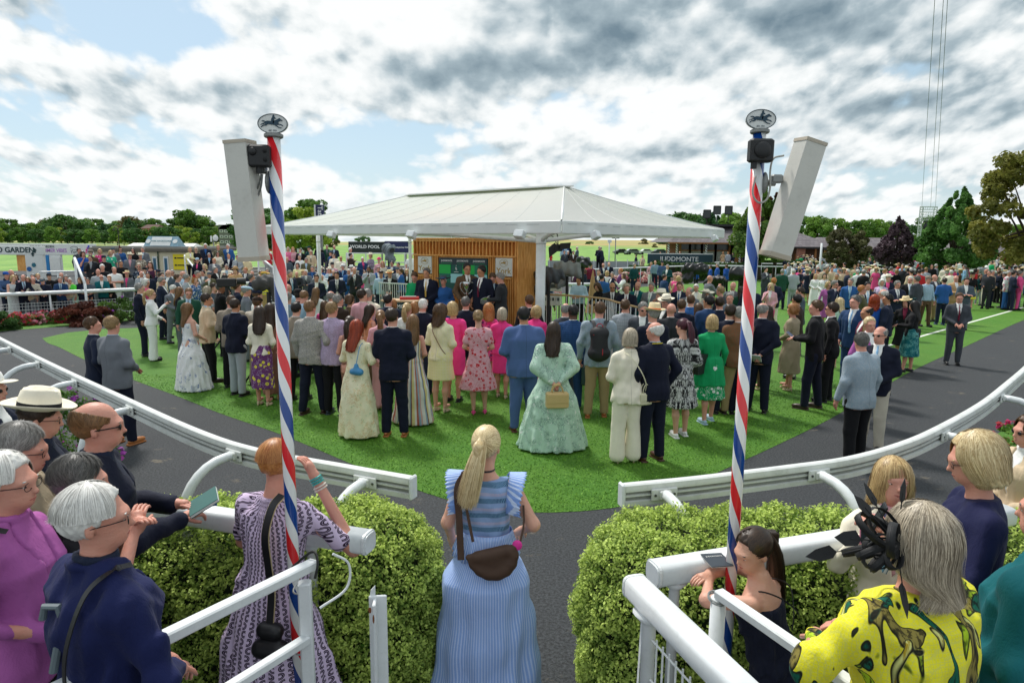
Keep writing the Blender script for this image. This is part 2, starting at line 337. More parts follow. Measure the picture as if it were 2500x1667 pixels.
        for off,rot,thr,cl,dk in (((.3,.1,.7),(.3,.5,.2),.60,'a9c626','4f5f12'),((1.3,.4,.1),(-.4,-.5,.4),.615,'8c8040','4a4220'),((2.3,.9,.4),(.1,.9,-.3),.62,'12604b','0a2620'),((3.1,.2,.9),(.6,-.8,.5),.67,'dfe08a','b59a2a')):
            f,ed,vein=leaf(6.,off,rot,0,0,0,thr); lc=mx(t.ss(vein,.5,.62),hx(cl),hx(dk)); col=mx(f,col,lc); col=mx(ed,col,hx('1b1c12'))
    elif kind=='lace':
        wn=t.vor(o,60,'DISTANCE_TO_EDGE',1); col=mx(t.ss(wn,.1,.03),base,c[1])
    col=mx(t.m('MULTIPLY',t.m('MULTIPLY',t.m('LESS_THAN',t.m('ABSOLUTE',u),.0022),w),.6),col,(0,0,0))
    # fibre-scale variation of the dye and the weave, no shading
    var=t.m('ADD',.90,t.m('MULTIPLY',n0,.2)); hs=t.nd('ShaderNodeHueSaturation'); t.ins(hs,4,col); t.ins(hs,2,var); col=hs.outputs[0]
    t.ins(b,'Base Color',col); b.inputs['Roughness'].default_value=.82; b.inputs['Specular IOR Level'].default_value=.25
    b.inputs['Sheen Weight'].default_value=.04; b.inputs['Sheen Roughness'].default_value=.4
    cre=t.noise(t.mapv(o,(1,1,.55)),16,4,.6,.6)
    t.bump(t.m('ADD',t.m('MULTIPLY',weave,.15),cre),.55,.012,b)
    MATS[k]=m; return m
SKN=dict(fair='d3a18a',pink='cf9480',tan='b98362',brown='8a5a3f',dark='5a3826',olive='b08560')
def skin(s):
    k=('s',s)
    if k in MATS: return MATS[k]
    m,nt,b=newmat('skin '+s); t=NT(nt); o=t.obj(); c=hx(SKN[s]); n=t.noise(o,14,4,.6)
    t.ins(b,'Base Color',t.mix(t.m('MULTIPLY',t.ss(n,.4,.7),.35),c,(c[0]*1.02,c[1]*.78,c[2]*.72))); b.inputs['Roughness'].default_value=.5; t.bump(t.m('ADD',t.noise(o,120,3,.7),t.m('MULTIPLY',t.noise(t.mapv(o,(1,1,2.2)),45,3,.6),1.5)),.35,.004,b)
    b.inputs['Subsurface Weight'].default_value=.06; b.inputs['Subsurface Scale'].default_value=.02
    b.inputs['Subsurface Radius'].default_value=(1,.35,.2)
    MATS[k]=m; return m
HRC=dict(pink=('6a4a3a','a58468'),black=('0d0b0b','231d1b'),dbrown=('20150f','43301f'),brown=('3a2818','6b4c30'),lbrown=('5a3f26','977048'),blond=('8c6a3c','dcc08a'),dblond=('6b5334','b39366'),grey=('6a6763','a9a6a0'),dgrey=('3b3a39','77746f'),
 white=('bcb9b3','f6f4ee'),ginger=('7a4520','c08a52'),red=('6a1e08','b4451a'),burg=('2a0d16','5e2236'),gblond=('7d705e','d0c2aa'),cop=('94501f','d09455'),pblond=('a88a5a','efdcae'))
def hairm(s):
    k=('h',s)
    if k in MATS: return MATS[k]
    m,nt,b=newmat('hair '+s); t=NT(nt); a,c=HRC[s]; u,v,w=t.xyz(t.att('cuv')); o=t.obj()
    f=t.m('ADD',t.m('MULTIPLY',w,.7),t.m('MULTIPLY',t.noise(o,25,3,.6),.5)); t.ins(b,'Base Color',t.mix(t.ss(f,.15,.95),hx(a),hx(c)))
    b.inputs['Roughness'].default_value=.42; b.inputs['Specular IOR Level'].default_value=.45
    MATS[k]=m; return m
# ---------------- continuous surfaces grown from distance fields ----------------
def smin(a,b,k):
    h=np.maximum(k-np.abs(a-b),0)*(1/k); return np.minimum(a,b)-h*h*(k*.25)
class Fld:
    def __init__(s,h,k=.03,fine=()): s.h=h;s.k=k;s.fine=fine;s.P=[];s.cuts=[];s.post=None
    def _a(s,fn,lo,hi,k=None,sub=False): s.P.append((fn,np.array(lo,float),np.array(hi,float),s.k if k is None else k,sub)); return s
    def cap(s,a,b,ra,rb=None,k=None,M=None,sub=False,fl=None):
        a=np.array(a,float);b=np.array(b,float);rb=ra if rb is None else rb
        if M is not None: a=M(a); b=M(b)
        ba=b-a;L=max(float(ba@ba),1e-9);r=max(ra,rb)
        def fn(x,y,z):
            px,py,pz=x-a[0],y-a[1],z-a[2]
            t=np.clip((px*ba[0]+py*ba[1]+pz*ba[2])/L,0,1)
            return np.sqrt((px-t*ba[0])**2+(py-t*ba[1])**2+(pz-t*ba[2])**2)-(ra+(rb-ra)*t)
        return s._a(fn,np.minimum(a,b)-r,np.maximum(a,b)+r,k,sub)
    def ell(s,c,r,k=None,M=None,sub=False):
        c=np.array(c,float);r=np.array(r,float); Rm=None
        if M is not None: c=M(c); Rm=M.R
        e=max(r) if Rm is not None else r
        def fn(x,y,z):
            x,y,z=x-c[0],y-c[1],z-c[2]
            if Rm is not None: x,y,z=(x*Rm[0,0]+y*Rm[1,0]+z*Rm[2,0]),(x*Rm[0,1]+y*Rm[1,1]+z*Rm[2,1]),(x*Rm[0,2]+y*Rm[1,2]+z*Rm[2,2])
            k0=np.sqrt((x/r[0])**2+(y/r[1])**2+(z/r[2])**2); k1=np.sqrt((x/r[0]**2)**2+(y/r[1]**2)**2+(z/r[2]**2)**2)+1e-9
            return k0*(k0-1)/k1
        return s._a(fn,c-e,c+e,k,sub)
    def loft(s,tab,k=None,fold=None,off=0.,z0=None,z1=None,n=2.3,sh=lambda z:0*z,sub=False):
        T=np.array(sorted(tab),float); za=T[0,0] if z0 is None else z0; zb=T[-1,0] if z1 is None else z1
        am=T[:,1].max()+abs(off)+(.06 if fold else 0);bm=T[:,2].max()+abs(off)+(.06 if fold else 0); cy=T[:,3]+sh(T[:,0])
        def fn(x,y,z):
            a=np.interp(z,T[:,0],T[:,1])+off; bb=np.interp(z,T[:,0],T[:,2])+off; c=np.interp(z,T[:,0],T[:,3])+sh(z)
            yy=y-c
            if fold:
                th=np.arctan2(x,-yy); nf,amp,ph,zt,zh=fold
                q=np.clip((zt-z)/(zt-zh),0,1); f=1+amp*q*(np.sin(nf*th+ph+1.1*np.sin(2*th+ph)+2*z)+.45*np.sin((nf*1.73//1)*th+2.3*ph-3*z))
                a=a*f;bb=bb*f
            rho=(np.abs(x/a)**n+np.abs(yy/bb)**n)**(1/n); d=(rho-1)*np.minimum(a,bb)
            return np.maximum(d,np.maximum(z-zb,za-z))
        return s._a(fn,(-am,cy.min()-bm,za),(am,cy.max()+bm,zb),k,sub)
    def cut(s,g): s.cuts.append(g); return s
    def axis(s,lo,hi,i):
        zs=[q for q in s.fine if q[0]==i]; out=[lo]; x=lo
        while x<hi:
            h=s.h
            for q in zs:
                if q[1]<=x<q[2]: h=q[3]
            x+=h; out.append(x)
        return np.array(out)
    def mesh(s):
        A=[p for p in s.P if not p[4]]
        lo=np.min([p[1] for p in A],0)-s.h*1.6; hi=np.max([p[2] for p in A],0)+s.h*1.6
        ax=[s.axis(lo[i],hi[i],i) for i in range(3)]; big=.05+2*s.h
        F=np.full([len(a) for a in ax],big,np.float32); m=big
        for fn,l,h,k,sub in s.P:
            sl=[];em=False
            for i in range(3):
                i0=np.searchsorted(ax[i],l[i]-m);i1=np.searchsorted(ax[i],h[i]+m)
                if i1<=i0: em=True
                sl.append(slice(i0,i1))
            if em: continue
            x,y,z=ax[0][sl[0]][:,None,None],ax[1][sl[1]][None,:,None],ax[2][sl[2]][None,None,:]
            d=fn(x,y,z); S=tuple(sl)
            F[S]=-smin(-F[S],d,k) if sub else np.minimum(smin(F[S],d,k),big)
        x,y,z=ax[0][:,None,None],ax[1][None,:,None],ax[2][None,None,:]
        if s.post is not None: F=F+s.post(x,y,z)
        for g in s.cuts: F=np.maximum(F,g(x,y,z))
        return nets(F.astype(np.float32),ax)
CO=np.array([(i,j,k) for i in(0,1) for j in(0,1) for k in(0,1)]); ED=[(a,b) for a in range(8) for b in range(a+1,8) if bin(a^b).count('1')==1]
def nets(F,ax):
    S=F<0; c=np.zeros([n-1 for n in F.shape],np.int8); nx,ny,nz=c.shape
    for i,j,k in CO: c+=S[i:i+nx,j:j+ny,k:k+nz]
    I=np.argwhere((c>0)&(c<8)); 
    if len(I)==0: return np.zeros((0,3)),np.zeros((0,4),int)
    v=np.stack([F[I[:,0]+i,I[:,1]+j,I[:,2]+k] for i,j,k in CO],1); acc=np.zeros((len(I),3));cnt=np.zeros(len(I))
    for a,b in ED:
        fa,fb=v[:,a],v[:,b]; mk=(fa<0)!=(fb<0); t=np.where(mk,fa/np.where(mk,fa-fb,1),0)
        acc+=np.where(mk[:,None],CO[a]+(CO[b]-CO[a])*t[:,None],0); cnt+=mk
    P=I+acc/cnt[:,None]; V=np.stack([np.interp(P[:,q],np.arange(len(ax[q])),ax[q]) for q in range(3)],1)
    id=-np.ones(c.shape,np.int64); id[tuple(I.T)]=np.arange(len(I)); Q=[]
    for q in range(3):
        sh=[slice(None)]*3; a=[slice(1,-1)]*3; b=[slice(1,-1)]*3; a[q]=slice(0,-1); b[q]=slice(1,None)
        d=S[tuple(a)]!=S[tuple(b)]; J=np.argwhere(d); J=J+np.array([0 if w==q else 1 for w in range(3)])
        if not len(J): continue
        neg=S[tuple(J.T)]; e1=np.zeros(3,int);e2=np.zeros(3,int); e1[(q+1)%3]=1;e2[(q+2)%3]=1
        f=np.stack([id[tuple((J-e1-e2).T)],id[tuple((J-e2).T)],id[tuple(J.T)],id[tuple((J-e1).T)]],1)
        f[~neg]=f[~neg][:,::-1]; Q.append(f)
    Q=np.concatenate(Q); return V,Q[(Q>=0).all(1)]
def cuvof(V,r=.2,w=None):
    th=np.arctan2(V[:,0],-V[:,1]); return np.stack([th*r,V[:,2],np.zeros(len(V)) if w is None else w],1)
def wr(seed,amp,f=26,zs=.6):
    g=np.random.default_rng(seed); K=g.normal(size=(3,3))*f; K[:,2]*=zs; ph=g.uniform(0,6.28,3)
    def fn(x,y,z):
        s=0
        for i in range(3): s=s+np.sin(K[i,0]*x+K[i,1]*y+K[i,2]*z+ph[i]+ (1.3*np.sin(K[i-1,0]*x+K[i-1,2]*z) if i==0 else 0))
        return amp*s/1.6
    return fn
class HM:
    def __init__(s,yaw=0.,pitch=0.,tilt=0.,off=(0,0,0)):
        a=Matrix.Rotation(-R(yaw),3,'Z')@Matrix.Rotation(-R(pitch),3,'X')@Matrix.Rotation(R(tilt),3,'Y')
        s.R=np.array(a); s.p=np.array([0,0,1.54]); s.o=np.array(off,float)-np.array([0,0,.022])
    def __call__(s,v):
        v=np.asarray(v,float); return (v-s.p)@s.R.T+s.p+s.o
TM=[(.78,.178,.125,-.01),(.90,.182,.13,-.012),(1.04,.168,.118,0),(1.18,.180,.124,.004),(1.30,.192,.126,0),(1.385,.186,.106,-.008),(1.43,.13,.085,-.012),(1.47,.075,.07,-.01),(1.50,.062,.062,-.006)]
TF=[(.80,.178,.125,-.015),(.90,.178,.13,-.015),(1.0,.155,.115,-.005),(1.09,.128,.098,0),(1.2,.145,.112,.008),(1.28,.155,.122,.014),(1.37,.155,.096,-.004),(1.42,.115,.075,-.01),(1.46,.065,.062,-.008),(1.49,.055,.056,-.004)]
POSE=dict(down=((.245,-.02,1.14),(.255,.06,.89)),front=((.235,-.01,1.13),(.07,.21,1.01)),back=((.24,-.10,1.14),(.06,-.185,.96)),cross=((.24,.06,1.16),(-.03,.20,1.17)),phone=((.23,.12,1.17),(.09,.31,1.37)),
 read=((.245,.01,1.15),(.09,.28,1.12)),pocket=((.285,-.06,1.15),(.215,.05,.93)),hip=((.36,-.07,1.17),(.19,.10,1.04)),rail=((.25,.20,1.11),(.09,.38,1.07)),chin=((.20,.15,1.13),(.05,.15,1.44)),mic=((.24,.06,1.14),(.07,.21,1.36)),
 point=((.26,.24,1.25),(.22,.50,1.27)),face=((.25,.2,1.30),(.12,.12,1.56)),fold=((.33,.22,1.16),(.02,.36,1.18)),swing=((.27,-.12,1.16),(.24,-.06,.92)),out=((.27,.03,1.15),(.20,.25,.98)))
def fingers(mb,w,d,lat,nr,cu=.9,sc=1.,n=5,side=1):
    d=d/np.linalg.norm(d); lat=lat-d*(lat@d); lat/=np.linalg.norm(lat)
    pe=w+d*.085*sc
    for i,(o,l) in enumerate(((-.028,.058),(-.0095,.068),(.0095,.074),(.028,.068))):
        a=cu*(.55+.12*i); b=pe+lat*o*sc*side; p1=b+(d*math.cos(a*.5)+nr*math.sin(a*.5))*l*.48*sc; p2=p1+(d*math.cos(a*1.2)+nr*math.sin(a*1.2))*l*.32*sc; p3=p2+(d*math.cos(a*1.9)+nr*math.sin(a*1.9))*l*.3*sc
        mb.tube([b-d*.02,b,p1,p2,p3],[.0095*sc,.0095*sc,.0088*sc,.008*sc,.006*sc],n)
    b=w+d*.03*sc+lat*.024*sc*side; p1=b+(d*.6+lat*side*.75+nr*.35)*.035*sc; p2=p1+(d*.9+lat*side*.2+nr*.45)*.032*sc
    mb.tube([b-d*.01,b,p1,p2],[.013*sc,.012*sc,.010*sc,.007*sc],n)
def armpts(sp,sh):
    out=[]
    for i,sd in ((0,1),(1,-1)):
        p=sp['pose'][i]; e,w=POSE[p] if isinstance(p,str) else p
        sx=.178 if sp['m'] else .158; sx*=(1+(sp['w']-1)*.6)
        S=np.array([sd*sx*.97,-.012,1.385 if sp['m'] else 1.375]);E=np.array([sd*(e[0]+(sp['w']-1)*.16-(0 if sp['m'] else .02)),e[1],e[2]]);Wp=np.array([sd*(w[0]+((sp['w']-1)*.1 if w[0]>.15 else 0)),w[1]+(sp['w']-1)*.1*(1 if w[1]>0 else -1),w[2]])
        for q in (S,E,Wp): q[1]+=sh(q[2])
        out.append((S,E,Wp,sd))
    return out
DEF=dict(m=1,w=1.,pose=('down','down'),lean=0.,yaw=0.,pitch=0.,tilt=0.,skin='fair',hair=('short','brown'),stance=0,lvl=2)
def sleeve(f,arm,r0,r1,r2,frac=1.):
    S,E,Wp,sd=arm
    if frac<=.5:
        q=S+(E-S)*min(1,frac*2); f.cap(S,q,r0,r0+(r1-r0)*frac*2*.5); return
    f.cap(S,E,r0,r1); q=E+(Wp-E)*((frac-.5)*2); f.cap(E,q,r1,r2)
def body_mesh(sp,h,face):
    sh=sp['sh']; H=sp['H']; f=Fld(h,.03,fine=((2,1.5,1.85,h*.55),(0,-.1,.1,h*.6),(1,-.13,.16,h*.75)) if h<.03 else ()); W_=sp['w']; T=TM if sp['m'] else TF
    sk=(.028 if h<.0125 else .02) if not sp.get('bare') else .006
    f.loft([(z,a*(1+(W_-1)*(1 if z<1.38 else .3))-sk,b*(1+(W_-1)*1.2*(1 if z<1.38 else .2))-sk,c) for z,a,b,c in T],sh=sh)
    f.ell((0,-.012,1.665),(.074,.094,.088),M=H); f.ell((0,.026,1.612),(.058,.068,.082),M=H); f.ell((0,.045,1.565),(.040,.045,.036),M=H)
    f.cap((0,.090,1.634),(0,.108,1.600),.006,.0095,k=.014,M=H); f.ell((0,.082,1.648),(.046,.016,.010),M=H)
    for s in (-1,1): f.ell((s*.0745,-.012,1.622),(.008,.015,.027),k=.006,M=H)
    nk=.052 if sp['m'] else .043
    f.cap((0,-.01+sh(1.46),1.45),H((0,.0,1.565)),nk+.006,nk)
    mb=MB()
    for S,E,Wp,sd in sp['arms']:
        a=1. if sp['m'] else .87; a*=(1+(W_-1)*.5); cv=.74 if sp.get('top') and (sp['top'][0] in 'JSC' or (sp['top'][0]=='D' and sp['top'][3]>.5)) else 1.
        f.cap(S,E,.052*a*cv,.041*a*cv); f.cap(E,Wp,.040*a*cv,.027*a)
        d=Wp-E; d=d/np.linalg.norm(d); f.cap(Wp,Wp+d*.065,.025,.027,k=.02)
        nr=np.array([-sd*.9,0,-.3]) if abs(d[2])>.7 else np.array([-sd*.25,.1,-.95]); nr=nr-d*(nr@d); nr/=np.linalg.norm(nr); lat=np.cross(d,nr)
        if h<.03: fingers(mb,Wp,d,lat,nr,.8,1.05 if sp['m'] else .92,5 if h<.015 else 4,side=1 if (lat@np.array([0,1,.6]))>0 else -1)
    for sd in (-1,1):
        hp,kn,an=sp['legs'][sd]; lg=.68 if sp.get('bot') and sp['bot'][0] in 'tw' else 1.; f.cap(hp,kn,.082*lg,.052*lg); cf=kn*.62+an*.38+np.array([0,-.018*lg,0]); f.cap(kn,cf,.05*lg,.050*lg); f.cap(cf,an,.049*lg,.032)
        f.ell(an+np.array([0,.055,-.035]),(.035,.105,.032),k=.02)
    V,Q=f.mesh(); mb2=MB(); fs=[tuple(q) for q in Q.tolist()]; mb2.add(V,fs)
    if mb.n: mb2.add(np.concatenate(mb.V),mb.F)
    if face:
        def hp(c,r,mi,n=8,m=6):
            mb3=MB(); mb3.ell((0,0,0),r,n,m); mb2.add(H(np.concatenate(mb3.V)+np.array(c)),mb3.F,mi)
        for s in (-1,1):
            hp((s*.030,.0795,1.630),(.0135,.010,.0068),1); hp((s*.030,.0872,1.630),(.0058,.004,.0058),2); hp((s*.030,.0845,1.638),(.0155,.006,.0026),2)
            hp((s*.031,.0895,1.652),(.019,.006,.0036),4)
        hp((0,.0895,1.5725),(.022,.008,.0040),3,10); hp((0,.0875,1.5662),(.016,.008,.0046),3,10)
        if sp.get('smile'): hp((0,.0935,1.5705),(.014,.006,.0030),1,10)
    return np.concatenate(mb2.V),mb2.F,mb2.mi
EYEM=lambda:[paint('eye white','cfc8c0',.3,dirt=0),paint('iris and lash','1d1512',.3,dirt=0),paint('lips','a8584e',.5,dirt=0)]
def ribbons(P,N,w,rnd):
    n,m,_=P.shape; T=np.gradient(P,axis=1); T/=np.linalg.norm(T,axis=2)[...,None]+1e-9
    S=np.cross(T,N); S/=np.linalg.norm(S,axis=2)[...,None]+1e-9
    ww=np.broadcast_to(w,(n,m))[...,None]*.5; V=np.stack([P-S*ww,P+S*ww],2).reshape(-1,3)
    b=(np.arange(n)[:,None]*m+np.arange(m-1)[None,:])*2; F=np.stack([b,b+1,b+3,b+2],-1).reshape(-1,4)
    return V,F,np.repeat(rnd,m*2)
HLINE=np.array([(1.50,-.05),(1.57,-.03),(1.61,.005),(1.66,.034),(1.70,.060),(1.735,.095),(1.8,.2)])
def hair_mesh(sp,h,nst):
    st=sp['hair'][0]; H=sp['H']; C=np.array([0,-.012,1.668]); f=Fld(min(h,.014) if h<.03 else .03,.02); g=np.random.default_rng(sp['seed'])
    rad=np.array([.082,.103,.098]); zend=1.56; big=0.
    if st in('curly','curlyl'): rad=rad+.016; big=.010
    if st=='big': rad=rad+np.array([.022,.02,.02])
    if st in('bob','long','longc','curlyl'): rad=rad+.006
    f.ell(C,rad); L=dict(bob=1.535,bobs=1.575,long=1.28,longc=1.30,curlyl=1.42,curly=1.555,big=1.53).get(st)
    if len(sp['hair'])>2: L=sp['hair'][2]
    if L and L<1.57 and st!='pony':
        tab=[(1.66,rad[0],rad[1],-.014),(1.60,rad[0]+.006,.092,-.022),(1.54,rad[0]+.008,.075,-.040)]
        if L<1.5: tab+=[(1.46,.105,.05,-.085),(1.38,.10,.034,-.115),(min(1.30,L+.04),.085,.028,-.13),(L,.045,.018,-.135)]
        else: tab+=[(L,.080,.062,-.035)]
        T=np.array(sorted(tab)); f.loft(tab,n=2.1,z0=L)
    if st in('pony','ponyh'):
        z=1.70 if st=='pony' else 1.72; e=sp.get('pend',1.42); sx=sp.get('psx',0.)
        f.cap((0,-.095,z),(sx*.2,-.145,z-.03),.022,.026); f.cap((sx*.2,-.145,z-.03),(sx*.6,-.15,(z+e)/2),.028,.034); f.cap((sx*.6,-.15,(z+e)/2),(sx,-.14,e),.032,.010)
    if st=='bun': f.ell((0,-.105,1.655),(.040,.035,.038),k=.012)
    if st=='updo': f.ell((0,-.085,1.67),(.06,.05,.065),k=.02)
    kk=.002 if st in('short','crop') else .004
    K=g.uniform(60,130,3)
    f.post=lambda x,y,z:kk*(np.sin(K[0]*np.arctan2(x,-y-.01)*.25+8*np.sin(12*z))+np.sin(K[1]*x+K[2]*y*.6)*.5)+(big*(np.sin(75*x+3)*np.sin(70*y+1)*np.sin(80*z))if big else 0)
    hl=HLINE.copy()
    if st in('bob','long','longc','big','curlyl'): hl=np.array([(1.0,.03),(1.55,.035),(1.62,.046),(1.67,.050),(1.705,.062),(1.735,.095),(1.8,.2)])
    if st=='fringe': f.cut(lambda x,y,z: z-1.70-.25*np.abs(x)+.35*(y+.03)); 
    f.cut(lambda x,y,z: y-np.interp(z,hl[:,0],hl[:,1]))
    if st in('short','crop','fringe','pony','ponyh','bun','updo'):
        f.cut(lambda x,y,z: np.minimum(1.562+np.maximum(0,(y+.085))*.55-z,.02-(y+.115)*-1) if st in('pony','ponyh') else 1.562+np.maximum(0,(y+.085))*.62-z+ (0 if st not in('short','crop','fringe') else -.0))
    V,Q=f.mesh(); rn=g.uniform(.2,.6,len(V))
    Vs=[V];Fs=[Q];Rs=[rn]
    if nst:
        n=nst;m=9; short=st in('short','crop','fringe')
        if st in('pony','ponyh'):
            ph=g.uniform(-2.6,2.6,n); al=np.abs(g.normal(0,.9,n)).clip(.05,1.9); s=np.linspace(0,1,m)[None,:]
            cp=np.array([0,-.1,(1.70 if st=='pony' else 1.72)]); U=np.stack([np.sin(ph)*np.sin(al),-np.cos(ph)*np.sin(al),np.cos(al)],1)
            U[:,1]=np.where(U[:,1]>.6,.6,U[:,1]); P0=C+U*(rad+.002); P=P0[:,None,:]*(1-s[...,None])+cp*s[...,None]
            D=P-C; k=np.sqrt(((D/rad)**2).sum(2)); P=C+D/np.maximum(k,1e-3)[...,None]*(1.03+.02*g.random((n,1,1))); N=P-C; ww=.004*(1-.3*s)
            keep=(P[...,1]<np.interp(P[...,2],hl[:,0],hl[:,1])+.012).all(1); P=P[keep];N=N[keep];ww=np.broadcast_to(ww,(n,m))[keep]; a,b,c=ribbons(P,N,ww,g.random(len(P))); Vs.append(a);Fs.append(b);Rs.append(c)
            n2=n; z=cp[2]; e=sp.get('pend',1.42); sx=sp.get('psx',0.); tt=np.linspace(0,1,m)[None,:]; o=g.normal(0,1,(n2,3)); o/=np.linalg.norm(o,axis=1)[:,None]; rr=(.028*np.sqrt(g.random(n2)))[:,None]
            sw=1+.9*np.sin(tt*2.6); xx=sx*tt**1.3+o[:,:1]*rr*sw+g.normal(0,.012,(n2,1))*tt**2; yy=-.10-.055*np.sin(np.minimum(tt*3,1.57))+o[:,1:2]*rr*sw*.8; zz=z-(z-e)*tt**1.15+o[:,2:]*rr*.6+g.normal(0,.02,(n2,1))*tt
            P=np.stack([xx,yy,zz],2); N=np.stack([o[:,0:1]*rr,o[:,1:2]*rr-.01,0*rr],2)+np.zeros((n2,m,1)); a,b,c=ribbons(P,N,.0045*(1-.75*tt),g.random(n2)); Vs.append(a);Fs.append(b);Rs.append(c)
        elif st!='bun' or 1:
            ph=g.uniform(-math.pi,math.pi,n); a0=g.uniform(.02,1.5,n) if short or L is None else g.uniform(.02,1.25,n)
            span=g.uniform(.35,.55,n) if short or L is None else np.full(n,1.9-0)-a0
            s=np.linspace(0,1,m)[None,:]; al=a0[:,None]+span[:,None]*s
            mess=sp.get('mess',1.); cl=np.sin(ph*23+a0*9)*.10; tw=(g.normal(0,.09,(n,1))+cl[:,None])*mess*s+ (.35*np.sin(ph*2)[:,None]*s if short else 0)
            pp=ph[:,None]+tw; lift=(g.uniform(1.0,1.05,n)[:,None]+.025*np.sin(ph*17+a0*13)[:,None]*(.4+s)+(.03 if short else .05)*s*mess*g.random((n,1))**2+(g.random((n,1))<.05)*.13*s*mess*g.random((n,1)))
            am=np.minimum(al,1.65); U=np.stack([np.sin(pp)*np.sin(am),-np.cos(pp)*np.sin(am),np.cos(am)],2); P=C+U*rad*lift[...,None]
            if not short and L and L<1.56:
                ex=np.maximum(al-1.6,0)/.3; Lr=(1.64-(L-.01+g.uniform(-.03,.035,n)))[:,None]; tt=np.clip((s-.35)/.65,0,1); back=(np.cos(ph)>-.2)
                dz=Lr*tt**1.1; P[...,2]=np.where(s<.35,P[...,2],0)+np.where(s>=.35,0,0)
                # walk: over the scalp to ear level, then hang
                s1=np.clip(s/.4,0,1); al=a0[:,None]+(1.62-a0[:,None])*s1; U=np.stack([np.sin(pp)*np.sin(al),-np.cos(pp)*np.sin(al),np.cos(al)],2); P=C+U*rad*lift[...,None]
                s2=np.clip((s-.4)/.6,0,1); P[...,2]-=Lr*s2; z=P[...,2]
                ax=np.interp(z,T[:,0],T[:,1]);bx=np.interp(z,T[:,0],T[:,2]);cx=np.interp(z,T[:,0],T[:,3]); hg=s2>0
                if st in('longc','curlyl'): wv=.012*np.sin(s2*16+ph[:,None]*5)
                else: wv=.004*np.sin(s2*6+ph[:,None]*9)
                q=lift+.02+wv*5*(s2>0.1)
                P[...,0]=np.where(hg,np.sin(pp)*ax*q,P[...,0]); P[...,1]=np.where(hg,cx-np.cos(pp)*bx*q,P[...,1])
                inn=(s2**3)*(.18 if st in('bob','bobs') else .1); P[...,0]*=1-inn
            N=(P-C)*np.array([1,1,.4]); 
            yl=np.interp(P[...,2],hl[:,0],hl[:,1])+.008; keep=(P[:,0,1]<yl[:,0])&((P[...,1]<yl+.02).mean(1)>.85)
            if st=='fringe': keep&=(P[:,0,2]<1.70-.35*(P[:,0,1]+.03)+.25*np.abs(P[:,0,0]))
            if st in('curly','curlyl'): P=P+np.stack([.007*np.sin(s*26+ph[:,None]*7),.007*np.cos(s*24+ph[:,None]*11),.005*np.sin(s*30+ph[:,None])],2)
            ww=(.0024 if h<.0125 else .0038)*(1-.75*s)+0*ph[:,None]
            if h>.014: ww=ww*1.8
            if short: keep&=(P[...,2].min(1)>1.565+.5*np.maximum(0,P[:,-1,1]+.06))
            P=P[keep];N=N[keep];ww=ww[keep]
            if len(P): a,b,c=ribbons(P,N,ww,g.random(len(P))); Vs.append(a);Fs.append(b);Rs.append(c)
    off=0;F=[]
    for a,b in zip(Vs,Fs): F.append(b+off); off+=len(a)
    V=np.concatenate(Vs); return H(V),np.concatenate(F),np.stack([V[:,0],V[:,2],np.concatenate(Rs)],1)
